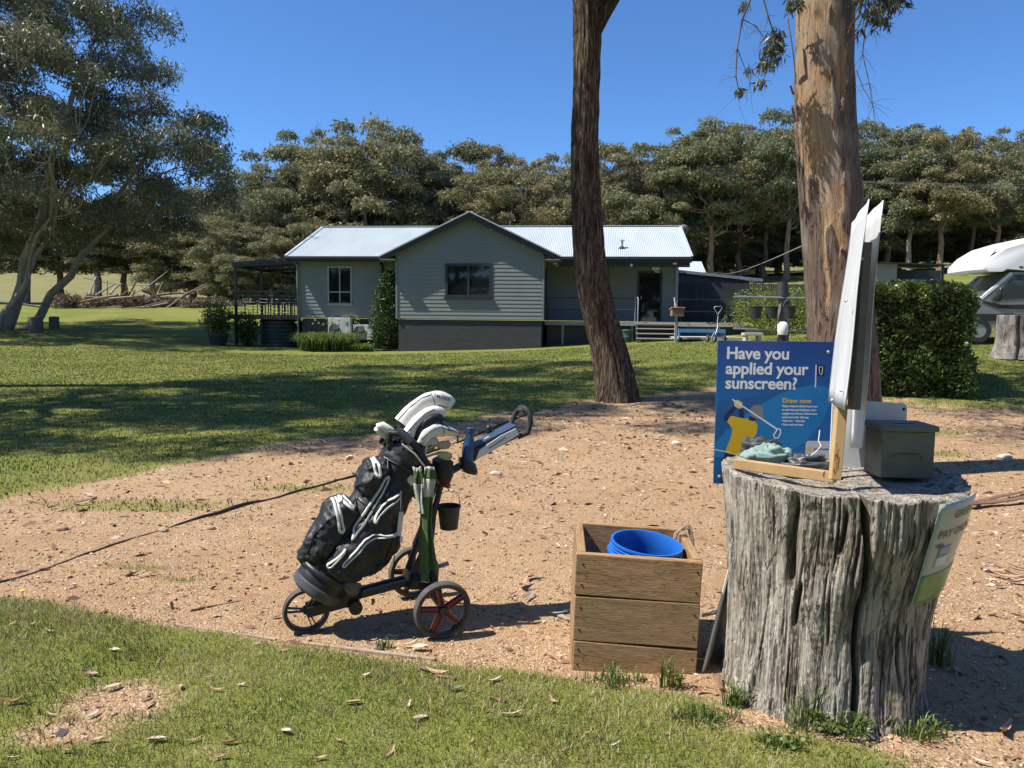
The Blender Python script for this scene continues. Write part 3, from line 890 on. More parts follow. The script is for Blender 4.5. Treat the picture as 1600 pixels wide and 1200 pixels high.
twig([([(1178, -14, 0), (1160, 30, .1), (1152, 75, .1), (1150, 120, .1), (1155, 145, .15)], .010), ([(1190, -12, -.1), (1200, 25, -.1), (1208, 50, 0), (1205, 95, 0), (1193, 125, 0)], .009), ([(1160, 30, .1), (1180, 40, .1), (1195, 60, .1), (1190, 100, .1)], .006), ([(1152, 75, .1), (1165, 110, .2), (1172, 130, .2)], .005)],
     [(1212, 62, 0, .09), (1206, 85, 0, .11), (1198, 105, 0, .09), (1190, 132, 0, .05), (1156, 143, .1, .05), (1165, 10, .1, .05), (1171, 112, .2, .04), (1240, 10, 0, .09), (1217, 75, 0, .06)], 7.6, 3)
twig([([(1352, -15, 0), (1342, 25, 0), (1330, 40, .1), (1322, 60, .2)], .016), ([(1370, -10, -.1), (1352, 40, 0), (1348, 85, 0), (1358, 130, 0), (1364, 165, 0), (1350, 195, 0)], .006), ([(1380, -10, 0), (1372, 20, 0), (1362, 45, 0)], .006), ([(1338, 110, 0), (1350, 140, 0), (1362, 160, 0)], .005)],
     [(1362, 28, 0, .11), (1375, 40, 0, .10), (1368, 8, 0, .12), (1400, 2, 0, .12), (1390, 14, 0, .09), (1412, 8, 0, .06), (1345, 52, 0, .05), (1340, 5, 0, .08)], 7.5, 4)
for pts, w in (([(1231, 30, -.1), (1239, 80, -.12), (1243, 120, 0)], .022), ([(1235, 134, -.15), (1240, 148, -.1)], .012), ([(1262, 296, -.33), (1275, 306, -.34), (1280, 318, -.33)], .02), ([(1238, 168, -.2), (1243, 190, -.1)], .012)):
    P = [pxY(a, b, 7.85 + c) for a, b, c in pts]
    MB().tube(P, [w] * len(P), 6, flat=.3).build('bark_strip', BARK_DARK, t2)
# ------------------------------------------------------------------ clubhouse
BOARD = M_('weatherboard_paint', (.205, .228, .218), (.185, .207, .198), 3, rough=.55, bump=.12, bscale=60)
TRIM = M_('charcoal_trim', (.032, .037, .043), (.024, .028, .033), 5, rough=.42)
ROOF = M_('corrugated_steel', (.50, .55, .56), (.44, .49, .51), 1.2, (1, .3, .3), rough=.42, r2=.55, metal=.15)
WHITE = M_('white_paint', (.74, .75, .74), (.66, .66, .64), 4, rough=.5)
DECKT = M_('weathered_timber', (.40, .375, .34), (.28, .255, .225), 6, (.15, 4, 4), rough=.8, bump=.3)
DECKB = M_('brown_deck', (.085, .055, .042), (.06, .04, .03), 5, rough=.6)
BLACK = M_('black_plastic', (.018, .019, .020), (.026, .026, .026), 20, rough=.5)
STEEL = M_('galvanised_steel', (.48, .49, .49), (.36, .37, .38), 9, rough=.38, r2=.55, metal=.75)
CONC = M_('concrete', (.52, .49, .44), (.42, .39, .35), 4, rough=.9, bump=.3)
RUBBER = M_('rubber', (.022, .022, .023), (.035, .034, .033), 30, rough=.75)
def glass_mat():
    t = NT('window_glass'); return t.pbr((.012, .014, .016), .03, 0, t.bump(t.noise(t.coord(), 1.6, 2), .02, .02), .6)
GLASS = glass_mat()
def brick_mat():
    t = NT('painted_brick'); tc = t.n('TexCoord'); sp = t.n('SeparateXYZ'); cb = t.n('CombineXYZ')
    t.l(tc.outputs['Object'], sp.inputs[0]); t.l(t.math('ADD', sp.outputs[0], sp.outputs[1]), cb.inputs[0]); t.l(sp.outputs[2], cb.inputs[1])
    b = t.n('TexBrick'); t.l(cb.outputs[0], b.inputs['Vector'])
    b.inputs['Scale'].default_value = 1; b.inputs['Brick Width'].default_value = .24; b.inputs['Row Height'].default_value = .086
    b.inputs['Mortar Size'].default_value = .010; b.inputs['Mortar Smooth'].default_value = .2
    b.inputs['Color1'].default_value = (.052, .057, .062, 1); b.inputs['Color2'].default_value = (.040, .045, .050, 1); b.inputs['Mortar'].default_value = (.030, .034, .038, 1)
    inv = t.math('SUBTRACT', 1.0, b.outputs['Fac'])
    return t.pbr(b.outputs['Color'], .7, 0, t.bump(inv, 1.0, .02))
BRICK = brick_mat()

house = thing('clubhouse', 'grey weatherboard clubhouse with pale corrugated roof and dark brick base', 'building', (-4.645, 30, 0), R_(-6))
PITCH = .155
_bm = MB().prism([(-.024, 0), (-.024, .012), (-.006, PITCH + .01), (.012, PITCH + .01), (.012, 0)], 1.0)
# profile is in (depth, z), extruded along local y; the board mesh runs along x
_bm.v = [(y, x, z) for x, y, z in _bm.v]
_bo = _bm.build('weatherboard', BOARD)
_board_me = _bo.data
bpy.data.objects.remove(_bo)
def board(parent, u, v, z, L, rz=0.0):
    o = bpy.data.objects.new('weatherboard', _board_me)
    o.location = (u, v, z); o.scale = (L, 1, 1); o.rotation_euler = (0, 0, rz)
    link(o, parent)
def boards(parent, u0, u1, z0, z1, v, holes=(), clip=None):
    z = z0
    while z < z1 - .03:
        a, b = (u0, u1) if clip is None else clip(z + PITCH * .6)
        if b - a > .08:
            segs = [(a, b)]
            for h0, h1, hz0, hz1 in holes:
                if z + PITCH * .5 > hz0 and z + PITCH * .5 < hz1:
                    n = []
                    for s0, s1 in segs:
                        if h1 <= s0 or h0 >= s1: n.append((s0, s1)); continue
                        if h0 > s0: n.append((s0, h0))
                        if h1 < s1: n.append((h1, s1))
                    segs = n
            for s0, s1 in segs: board(parent, s0, v, z, s1 - s0)
        z += PITCH
# walls
AP, EV = 5.74, 4.05
def gclip(z): 
    if z < 4.0: return (0.0, 5.86)
    h = (AP - .17 - z) / .479
    return (max(0, 2.98 - h), min(5.86, 2.98 + h))
w = MB().prism([(0.02, 1.6), (5.84, 1.6), (5.84, 4.2), (2.95, 5.53), (0.02, 4.2)], 4.5, o=(0, .03, 0)).build('gable_wall', BOARD, house)
boards(w, 0, 5.86, 1.62, 5.6, 0.0, [(1.97, 3.83, 2.47, 3.80)], gclip)
for z in np.arange(1.62, 4.0, PITCH):
    board(w, 5.86, 0.02, z, 2.68, R_(90))
w = MB().box((-2.3, 5.3, 2.85), (4.5, 7.74, 2.5)).build('wing_wall', BOARD, house)
boards(w, -4.56, 0.0, 1.62, 4.02, 1.4, [(-3.34, -2.30, 2.18, 3.77)])
w = MB().box((8.56, 6.0, 2.85), (5.36, 6.54, 2.5)).build('verandah_wall', BOARD, house)
boards(w, 5.88, 11.26, 1.62, 4.0, 2.7, [(9.66, 10.68, 1.58, 3.68)])
# corner trims
for u, v, z0, z1 in ((0, -.015, 1.6, 4.1), (5.86, -.015, 1.6, 4.1), (-4.57, 1.385, 1.6, 4.0), (11.24, 2.685, 1.6, 3.98)):
    MB().box((u, v, (z0 + z1) / 2), (.07, .07, z1 - z0)).build('corner_trim', BOARD if u != 5.86 else BOARD, house)
# brick base
for nm, c, d in (('gable', (2.93, 2.28, .8), (5.74, 4.5, 1.56)), ('wing', (-2.3, 5.3, .7), (4.42, 7.66, 1.76)), ('ver', (8.6, 6.0, .9), (5.3, 6.4, 1.36))):
    MB().box(c, d).build('brick_base', BRICK, house)
for u, v, z in ((.72, .025, 1.46), (2.9, .025, 1.46), (4.9, .025, 1.46), (-4.0, 1.465, 1.42)):
    MB().box((u, v, z), (.23, .03, .075)).build('air_vent', TRIM, house)
# windows
def window(u0, u1, z0, z1, v, mat, mull, rail=None, fw=.06):
    fr = MB()
    fr.box(((u0 + u1) / 2, v, z0 + fw / 2), (u1 - u0, .07, fw)); fr.box(((u0 + u1) / 2, v, z1 - fw / 2), (u1 - u0, .07, fw))
    for u in (u0 + fw / 2, u1 - fw / 2): fr.box((u, v, (z0 + z1) / 2), (fw, .066, z1 - z0 - 2 * fw))
    wn_ = fr.build('window', mat, house)
    for u in mull: MB().box((u, v + .005, (z0 + z1) / 2), (fw * .8, .05, z1 - z0 - 2 * fw)).build('mullion', mat, wn_)
    if rail: 
        us = [u0 + fw] + list(mull) + [u1 - fw]
        MB().box(((u0 + u1) / 2, v - .003, rail), (u1 - u0 - 2 * fw, .05, fw * .8)).build('sash_rail', mat, wn_)
    us = [u0 + fw] + list(mull) + [u1 - fw]
    for a, b in zip(us[:-1], us[1:]):
        zs = [z0 + fw, rail, z1 - fw] if rail else [z0 + fw, z1 - fw]
        for c, d in zip(zs[:-1], zs[1:]):
            MB().box(((a + b) / 2, v + .02, (c + d) / 2), (b - a - .01, .008, d - c - .01)).build('pane', GLASS, wn_)
    MB().box(((u0 + u1) / 2, v - .05, z0 - .025), (u1 - u0 + .1, .09, .045)).build('sill', mat, wn_)
    return wn_
window(1.97, 3.83, 2.47, 3.80, -.02, TRIM, [2.9], fw=.10)
ALU = M_('bare_aluminium_frame', (.42, .44, .44), None, 8, rough=.4)
window(-3.34, -2.30, 2.18, 3.77, 1.385, ALU, [-2.82], 2.70, .05)
# door
d = MB().box((10.17, 2.70, 3.66), (1.02, .09, .09)).box((9.70, 2.70, 2.60), (.09, .09, 2.03)).box((10.64, 2.70, 2.60), (.09, .09, 2.03)).build('door', TRIM, house)
MB().box((10.17, 2.73, 2.60), (.84, .03, 2.02)).build('door_panel', GLASS, d)
MB().box((9.83, 2.70, 2.6), (.03, .05, .16)).build('handle', STEEL, d)
d = MB().box((5.905, 1.25, 2.65), (.05, 1.0, 2.1)).build('side_door', TRIM, house)
MB().box((5.935, 1.25, 2.72), (.012, .8, 1.8)).build('pane', GLASS, d)
# roof
def corrugated(name, O, E, S, mat, parent, wl=.0762, amp=.0095, sub=6):
    O, E, S = np.array(O, float), np.array(E, float), np.array(S, float)
    n = max(8, int(np.linalg.norm(E) / wl * sub))
    nv = np.cross(E, S); nv /= np.linalg.norm(nv)
    if nv[2] < 0: nv = -nv
    t = np.arange(n + 1) / n
    off = amp * np.sin(t * np.linalg.norm(E) / wl * 2 * np.pi)
    rows = [O + t[:, None] * E + k * S + off[:, None] * nv for k in (0, .5, 1)]
    V = np.concatenate(rows); i = np.arange(n)
    F = np.concatenate([np.stack([i + r * (n + 1), i + 1 + r * (n + 1), i + 1 + (r + 1) * (n + 1), i + (r + 1) * (n + 1)], -1) for r in (0, 1)])
    return np_mesh(name, V, F, mat, parent, smooth=True)
corrugated('roof', (-4.95, .86, 4.15), (16.58, 0, 0), (0, 4.44, 1.74), ROOF, house)
corrugated('rear_roof', (11.63, 9.75, 4.15), (-16.58, 0, 0), (0, -4.45, 1.74), ROOF, house)
corrugated('gable_roof', (-.60, -.31, 4.045), (0, 5.0, 0), (3.58, 0, 1.715), ROOF, house)
corrugated('gable_roof', (6.56, -.31, 4.045), (0, 5.0, 0), (-3.58, 0, 1.715), ROOF, house)
MB().bar((-4.97, 5.3, 5.90), (11.65, 5.3, 5.90), .28, .03).build('ridge_cap', ROOF, house)
MB().bar((2.98, -.34, 5.775), (2.98, 4.8, 5.775), .25, .025).build('ridge_cap', ROOF, house)
# barge flashings on the main gable ends
for u in (-4.96, 11.64):
    for a, b in (((u, .84, 4.165), (u, 5.3, 5.905)), ((u, 9.77, 4.165), (u, 5.3, 5.905))):
        MB().bar(a, b, .10, .05).build('barge_flashing', ROOF, house)
        MB().bar((a[0], a[1], a[2] - .12), (b[0], b[1], b[2] - .12), .04, .18).build('barge_board', TRIM, house)
# front gable barge: charcoal board with a pale capping
for s in (-1, 1):
    e = (2.98 + s * 3.60, -.33, 4.035); a = (2.98, -.33, 5.76)
    MB().bar((e[0], e[1], e[2] + .01), (a[0], a[1], a[2] + .01), .11, .045, (0, 0, 1)).build('barge_flashing', ROOF, house)
    MB().prism([(e[0], e[2] - .02), (a[0], a[2] - .02), (a[0], a[2] - .26), (e[0], e[2] - .20)][::s], .035, o=(0, -.315, 0)).build('barge_board', TRIM, house)
    # soffit lining under the overhang
    MB().prism([(e[0] - s * .05, e[2] - .15), (a[0], a[2] - .19), (a[0], a[2] - .22), (e[0] - s * .05, e[2] - .18)][::s], .28, o=(0, -.28, 0)).build('soffit', BOARD, house)
# gutters, fascias, eaves linings
def gutter(u0, u1, v, z):
    MB().box(((u0 + u1) / 2, v - .06, z - .05), (u1 - u0, .13, .12)).build('gutter', TRIM, house, bevel=.02)
    MB().box(((u0 + u1) / 2, v + .02, z - .12), (u1 - u0 - .02, .03, .20)).build('fascia', TRIM, house)
gutter(-4.98, -.42, .88, 4.14)
gutter(6.40, 11.66, .88, 4.14)
MB().box((-2.45, 1.15, 3.985), (4.9, .48, .03)).build('soffit', BOARD, house)
MB().box((8.9, 1.80, 3.985), (5.5, 1.78, .03)).build('verandah_ceiling', BOARD, house)
for u, s in ((-.60, 1), (6.56, -1)):
    MB().box((u, .28, 3.99), (.12, 1.18, .12)).build('gutter', TRIM, house, bevel=.02)
    MB().box((u + s * .33, .18, 3.93), (.6, 1.2, .03)).build('soffit', BOARD, house)
# downpipes
MB().tube([(-.98, .85, 4.0), (-.98, 1.3, 3.85), (-.98, 1.33, 3.7), (-.98, 1.33, .5)], .055, 10).build('downpipe', TRIM, house, smooth=50)
MB().tube([(-4.7, .9, 4.0), (-4.64, 1.3, 3.8), (-4.64, 1.32, 3.65), (-4.64, 1.32, .4)], .04, 10).build('downpipe', BOARD, house, smooth=50)
# verandah: deck, posts, beam, rails, steps
MB().box((9.8, 1.93, 1.53), (7.9, 1.62, .06)).build('verandah_deck', DECKT, house)
MB().box((9.82, 1.10, 1.50), (7.9, .045, .17)).build('deck_fascia', DECKT, house)
MB().box((9.0, 1.11, 3.86), (5.2, .09, .20)).build('verandah_beam', TRIM, house)
for u in (8.40, 11.12):
    MB().box((u, 1.11, 2.66), (.09, .09, 2.2)).build('post', TRIM if u < 9 else BOARD, house)
MB().box((11.12, 1.12, 1.0), (.10, .10, 1.0)).build('post', DECKT, house)
for u in (6.6, 8.4, 9.4):
    MB().box((u, 1.3, 1.0), (.1, .1, .95)).build('stump_post', DECKT, house)
MB().box((9.8, 1.36, .98), (7.7, .03, .9)).build('skirting', TRIM, house)
for z in (2.52, 2.05):
    MB().tube([(5.95, 1.14, z), (9.55, 1.14, z)], .02, 8).build('rail', TRIM, house)
for u, z0 in ((6.0, 1.56), (8.3, 1.56), (9.50, 1.56)):
    MB().tube([(u, 1.14, z0), (u, 1.14, 2.54)], .02, 8).build('rail_post', STEEL if u > 9 else TRIM, house)
MB().tube([(9.60, .98, .72), (9.60, .98, 2.5), (9.58, 1.1, 2.58), (9.5, 1.14, 2.54)], .022, 8).build('handrail', STEEL, house, smooth=50)
MB().tube([(11.0, .2, .72), (11.0, .2, 1.75), (11.02, .6, 2.2), (11.02, 1.05, 2.56)], .022, 8).build('handrail', STEEL, house, smooth=50)
st = bpy.data.objects.new('steps', None); link(st, house)
for i in range(5):
    MB().box((10.3, 1.0 - .26 * i, 1.50 - .19 * i), (1.55, .27, .045)).build('tread', DECKT, st, bevel=.006)
for u in (9.55, 11.05):
    MB().bar((u, 1.08, 1.36), (u, -.10, .55), .05, .20).build('stringer', TRIM, st)
# ramp deck and rails to the right of the verandah
for z in (2.50, 2.02):
    MB().tube([(11.2, 1.2, z), (13.4, 1.2, z)], .022, 8).build('ramp_rail', TRIM, house)
    MB().tube([(12.4, 2.0, z - .05), (14.0, 2.2, z - .1), (17.2, 2.6, z - 1.0)], .022, 8).build('ramp_rail', TRIM, house)
for u, v, z1 in ((11.3, 1.2, 2.5), (13.1, 1.2, 2.5), (13.4, 1.2, 2.5), (13.5, 2.1, 2.3), (14.8, 2.3, 2.0), (16.0, 2.45, 1.7)):
    MB().tube([(u, v, .8), (u, v, z1)], .022, 8).build('ramp_post', TRIM, house)
MB().prism([(11.2, 1.5), (13.9, 1.48), (17.6, .9), (17.6, .7), (11.2, .7)], 1.0, o=(0, 1.7, 0)).build('ramp', M_('ramp_grey', (.13, .14, .145), None, 3, rough=.8), house)
FANG_ = M_('dish_grey', (.2, .2, .2), None, 5)
# small fittings
MB().box((10.40, 2.64, 3.84), (.30, .10, .20)).build('meter_box', WHITE, house, bevel=.01)
MB().box((10.40, 2.62, 3.68), (.10, .10, .05)).box((10.50, 2.6, 3.66), (.12, .08, .04)).build('door_light', WHITE, house)
for u, z in ((6.25, 3.93), (11.0, 3.95)):
    MB().box((u, .98, z - .05), (.16, .1, .07)).build('flood_light', WHITE, house, bevel=.01)
for u, v in ((6.35, 1.2), (9.3, 1.0)):
    MB().lathe([(0, -.09), (.045, -.075), (.06, -.03), (.05, 0), (.02, .04)], 14, (u, v, 3.86)).build('camera_dome', WHITE, house, smooth=50)
vp = MB().lathe([(.045, -.1), (.045, .32), (.0, .32)], 14, (8.95, 2.0, 4.6)).build('roof_vent', STEEL, house, smooth=40)
MB().lathe([(.10, .27), (.10, .30), (.0, .36)], 14, (8.95, 2.0, 4.6)).build('cowl', STEEL, vp, smooth=40)
MB().lathe([(.16, 0), (.09, .05), (.05, .09)], 14, (8.95, 2.0, 4.585)).build('flashing', TRIM, vp, smooth=40)
MB().tube([(11.55, 6.0, 5.4), (11.75, 5.8, 5.75)], .02, 6).lathe([(.22, .08), (.16, .03), (.08, .008), (0, 0)], 18, (11.85, 5.7, 5.78), Euler((R_(-60), R_(35), 0)).to_matrix()).build('satellite_dish', FANG_, house, smooth=50)
# ---- deck and pergola on the left side
MB().box((-6.05, 5.2, 1.68), (2.95, 7.4, .05)).build('side_deck', DECKB, house)
MB().box((-6.07, 1.49, 1.62), (3.0, .05, .20)).build('deck_fascia', DECKB, house)
MB().box((-7.53, 4.9, 1.62), (.05, 7.96, .20)).build('deck_fascia', DECKB, house)
for v, z0 in ((1.55, .0), (4.1, .2), (8.6, .4)):
    MB().box((-7.50, v, (z0 + 3.8) / 2), (.10, .10, 3.8 - z0)).build('pergola_post', TRIM, house)
MB().box((-7.50, 1.55, .10), (.45, .35, .12)).build('footing', CONC, house)
for v in (1.52, 2.9, 4.9, 6.9, 8.6):
    MB().bar((-7.6, v, 3.80), (-4.7, v, 4.0), .05, .15).build('pergola_rafter', TRIM, house)
MB().box((-7.52, 5.1, 3.79), (.06, 7.1, .17)).build('pergola_beam', TRIM, house)
for k in range(9):
    u = -7.45 + .33 * k
    MB().bar((u, 1.46, 3.90 + .069 * (u + 7.6)), (u, 8.7, 3.90 + .069 * (u + 7.6)), .26 if k % 3 else .22, .012, (0, 0, 1)).build('pergola_sheet', TRIM, house)
MB().bar((-7.62, 1.46, 3.88), (-4.75, 1.46, 4.08), .03, .13).build('pergola_fascia', TRIM, house)
MB().box((-6.05, 1.55, 2.71), (2.9, .06, .06)).build('deck_rail', TRIM, house)
MB().box((-7.50, 5.2, 2.71), (.06, 7.3, .06)).build('deck_rail', TRIM, house)
for z in (1.82, 1.96, 2.10, 2.24, 2.38, 2.52):
    MB().tube([(-7.48, 1.57, z), (-4.62, 1.57, z)], .006, 5).build('rail_wire', STEEL, house)
    MB().tube([(-7.5, 1.57, z), (-7.5, 8.7, z)], .006, 5).build('rail_wire', STEEL, house)
for u in (-6.55, -6.05, -5.55, -5.0):
    MB().box((u, 1.56, 2.2), (.03, .03, 1.0)).build('rail_post', TRIM, house)
for v in (2.4, 3.2, 5.4, 6.8): MB().box((-7.5, v, 2.2), (.03, .03, 1.0)).build('rail_post', TRIM, house)
def H2W(u, v, z=None):
    c, s = math.cos(R_(-6)), math.sin(R_(-6))
    x, y = -4.645 + u * c - v * s, 30 + u * s + v * c
    return (x, y, z if z is not None else G(x, y))
RZ = R_(-6)
# deck furniture
def deck_chair(u, v, rz, lab):
    t = thing('deck_chair', lab, 'chair', H2W(u, v, 1.705), RZ + rz, 'dark slatted chairs on the side deck')
    for i in range(5): MB().box((-.2 + .1 * i, 0, .44), (.07, .46, .02)).build('seat_slat', TRIM, t)
    for i in range(6): MB().box((-.2 + .08 * i, .24, .68), (.045, .02, .46)).build('back_slat', TRIM, t)
    for x in (-.22, .22):
        MB().box((x, -.2, .22), (.04, .04, .43)).build('leg', TRIM, t); MB().box((x, .25, .46), (.04, .04, .91)).build('leg', TRIM, t)
L = 'dark slatted chair pushed up to the table on the side deck'
for u, v, r in ((-5.5, 2.05, 3.14), (-4.95, 2.05, 3.14), (-5.6, 3.6, 0), (-5.0, 3.6, 0), (-6.6, 2.8, 1.57)): deck_chair(u, v, r, L)
t = thing('deck_table', 'dark slatted table on the side deck under the pergola', 'table', H2W(-5.35, 2.8, 1.705), RZ)
for i in range(7): MB().box((0, -.36 + .12 * i, .73), (1.5, .10, .03)).build('top_slat', TRIM, t)
for x in (-.65, .65):
    for y in (-.35, .35): MB().box((x, y, .36), (.06, .06, .71)).build('leg', TRIM, t)
# water tank under the deck
TANK = M_('tank_green', (.030, .048, .044), (.022, .036, .034), 3, rough=.5)
prof = [(0, -.05), (1.02, -.05)]
for i in range(8):
    z = .02 + i * .165
    prof += [(1.00, z), (1.05, z + .03), (1.05, z + .10), (1.00, z + .14)]
prof += [(.96, 1.36), (.3, 1.46), (0, 1.46)]
x, y, z = H2W(-5.85, 2.7)
t = thing('water_tank', 'ribbed dark green water tank under the side deck', 'tank', (x, y, min(z, .16)), 0)
MB().lathe(prof, 48).build('tank_body', TANK, t, smooth=35)
MB().lathe([(.22, 1.44), (.22, 1.50), (0, 1.51)], 20).build('lid', BLACK, t, smooth=40)
# air conditioners
FANG = M_('grey_grille', (.30, .30, .29), (.2, .2, .2), 30, rough=.6)
def ac(u, v, z, w_, h, lab, fan_x, fan_r, dark):
    t = thing('air_conditioner', lab, 'air conditioner', H2W(u, v, z), RZ)
    MB().box((0, 0, h / 2), (w_, .34, h)).build('casing', M_('ac_cream', (.68, .66, .60), (.60, .58, .52), 3, rough=.5), t, bevel=.015)
    f = MB().lathe([(fan_r * .9, .165), (fan_r, .195), (fan_r * 1.04, .165)], 32, (fan_x, 0, h * .5), Euler((R_(90), 0, 0)).to_matrix(), True).build('fan_ring', FANG, t, smooth=40)
    MB().lathe([(0, 0), (fan_r * .98, 0), (fan_r * .98, .004), (0, .004)], 32, (fan_x, -.176, h * .5), Euler((R_(90), 0, 0)).to_matrix()).build('fan_well', BLACK if dark else FANG, t)
    g = MB()
    for k in range(1, 6): g.tube([(fan_x + fan_r * k / 6 * math.cos(a * .2618), -.186, h * .5 + fan_r * k / 6 * math.sin(a * .2618)) for a in range(25)], .004, 4, cap=False)
    for k in range(3):
        a = k * 2.094 + .4
        g.bar((fan_x, -.182, h * .5), (fan_x + fan_r * .93 * math.cos(a), -.182, h * .5 + fan_r * .93 * math.sin(a)), .05, .006)
    tag(g.build('grille', FANG, t), kind='stuff')
    MB().box((w_ * .36, -.173, h * .75), (w_ * .14, .008, h * .16)).build('badge', M_('badge_blue', (.2, .35, .45), None, 9), t)
    for sx in (-1, 1): MB().box((sx * w_ * .36, 0, -.06), (.06, .32, .12)).build('foot', BLACK, t)
    return t
ac(-2.72, 1.12, .62, .95, 1.0, 'tall cream air conditioner unit against the brick base below the window', -.2, .24, False)
ac(-1.62, .92, .72, .84, .62, 'small cream air conditioner unit with round fan beside the tall shrub', -.16, .25, False)
# green box, barrel by the steps
x, y, z = H2W(9.15, .75)
t = thing('drum', 'small green drum standing by the verandah steps', 'drum', (x, y, z))
MB().lathe([(0, 0), (.20, 0), (.215, .05), (.215, .2), (.225, .22), (.215, .24), (.215, .44), (.23, .46), (.22, .5), (0, .5)], 24).build('drum_body', M_('drum_green', (.05, .11, .08), None, 5, rough=.5), t, smooth=40)
MB().lathe([(.235, .455), (.235, .49), (.1, .515), (0, .52)], 24).build('lid', M_('drum_lid', (.06, .12, .09), None, 5), t, smooth=40)
# fence behind the ramp
f = thing('paling_fence', 'dark charcoal paling fence behind the ramp rails', 'fence', H2W(11.7, 6.2, 0), RZ)
mb = MB()
for k in range(118):
    u = .05 + k * .1
    mb.box((u, 0, 2.42 - .001 * k), (.088, .02, 2.0 + .03 * math.sin(k * 1.7)))
tag(mb.build('paling', M_('fence_charcoal', (.034, .036, .040), (.05, .052, .055), 3, rough=.8), f), kind='stuff')
for z in (1.8, 3.1): MB().box((5.9, .04, z), (11.8, .04, .07)).build('fence_rail', TRIM, f)
for k in range(6): MB().box((.1 + 2.3 * k, .09, 2.2), (.1, .1, 2.3)).build('fence_post', TRIM, f)
# sheds behind the fence
SHEDW = M_('shed_blue_steel', (.10, .135, .19), (.085, .115, .165), 3, rough=.5)
s = thing('lean_to_shed', 'blue-grey steel lean-to shed with sloping roof behind the fence', 'shed', H2W(11.8, 8.5, 0), RZ)
MB().prism([(0, 1.2), (3.6, 1.2), (3.6, 3.62), (0, 4.0)], 3.0).build('wall', SHEDW, s)
for u in (.9, 1.85, 2.7): MB().box((u, -.012, 2.5), (.03, .02, 2.3)).build('panel_joint', TRIM, s)
MB().box((3.2, -.02, 3.45), (.75, .03, .16)).build('window_strip', GLASS, s)
MB().bar((-.1, 1.4, 4.10), (4.15, 1.4, 3.66), 3.7, .05, (0, 0, 1)).build('roof', M_('shed_roof', (.22, .25, .27), None, 3, rough=.4), s)
MB().bar((-.1, -.48, 4.08), (4.15, -.48, 3.64), .04, .14).build('gutter', STEEL, s)
s = thing('outbuilding', 'small outbuilding with pale corrugated roof showing past the clubhouse eave', 'shed', H2W(11.2, 13.5, 0), RZ)
MB().box((1.0, 1.8, 2.8), (3.2, 3.0, 3.2)).build('wall', SHEDW, s)
corrugated('roof', (-.6, 0, 4.36), (3.45, 0, 0), (0, 1.9, .75), ROOF, s)
corrugated('roof', (-.6, 3.8, 4.36), (3.45, 0, 0), (0, -1.9, .75), ROOF, s)
# ------------------------------------------------------------------ planting by the house
SHRUB = leafmat('glossy_shrub', [(0, (.020, .04, .012)), (.5, (.045, .085, .022)), (.85, (.09, .14, .035)), (1, (.16, .21, .06))], (.10, .17, .03), .22, .5, .35)
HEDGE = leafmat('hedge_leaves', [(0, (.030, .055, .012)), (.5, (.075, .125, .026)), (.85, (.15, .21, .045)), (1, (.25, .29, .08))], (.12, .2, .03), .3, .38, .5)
STRAP = leafmat('strap_leaves', [(0, (.04, .08, .015)), (.5, (.09, .15, .03)), (1, (.20, .24, .07))], (.14, .2, .03), .3, .4, .4)
def bush(name, lab, loc, fn, n, ll, lw, mat, seed, stems=(), group=None, droop=.25, cat_='shrub'):
    """fn(rng, n) -> points in local space"""
    rg = np.random.RandomState(seed)
    t = thing(name, lab, cat_, loc, 0, group)
    p = fn(rg, n); k = len(p)
    ax = rg.normal(size=(k, 3)) + np.array([0, 0, -droop]); ax /= np.linalg.norm(ax, axis=1)[:, None]
    sd = np.cross(ax, rg.normal(size=(k, 3))); sd /= np.linalg.norm(sd, axis=1)[:, None] + 1e-6
    L = ll * rg.uniform(.6, 1.3, k)[:, None]; W = lw * rg.uniform(.7, 1.3, k)[:, None]
    V = np.stack([p, p + ax * L * .5 + sd * W * .5, p + ax * L, p + ax * L * .5 - sd * W * .5], 1).reshape(-1, 3)
    ti = np.clip(rg.normal(.45, .2, k) + (fbm(p[:, 0] * 3 + 5, p[:, 2] * 3, seed) - .5) * .8, 0, 1)
    if name == 'hedge': ti = np.clip(ti + .45 * sstep(1.75, 2.05, p[:, 2]), 0, 1)      # top leaves tinted paler: sunlight on the hedge put into their colour
    for (a, b, r) in stems:
        MB().tube(limb_path(rg, a, b, 5, 0, .04), [r * (1 - .1 * i) for i in range(6)], 7).build('stem', BARK_DARK, t, smooth=50)
    np_mesh('foliage', V, np.arange(len(V)).reshape(-1, 4), mat, t, attrs={'tint': ti})
    return t
def ell(rx, ry, rz_, cz, pw=.45, lump=.25):
    def f(rg, n):
        d = rg.normal(size=(n, 3)); d /= np.linalg.norm(d, axis=1)[:, None]
        k = 1 + lump * (vnoise(d[:, 0] * 3 + 7, d[:, 2] * 3 + d[:, 1] * 2, 9) - .5) * 2
        return d * (rg.rand(n) ** pw * k)[:, None] * np.array([rx, ry, rz_]) + np.array([0, 0, cz])
    return f
x, y, z = H2W(-.62, .75)
def tall(rg, n):
    zz = 3.2 * rg.rand(n) ** .95
    rr = np.interp(zz, [0, .5, 1.2, 2.0, 2.8, 3.2], [.55, .66, .72, .55, .36, .1]) * (.8 + .5 * vnoise(zz * 3, rg.rand(n) * 2, 5))
    a = rg.uniform(0, 6.28, n); q = rr * rg.rand(n) ** .4
    return np.stack([q * np.cos(a) + .1 * (zz - 1.5) * .6, q * np.sin(a) * .8, zz + .1], -1)
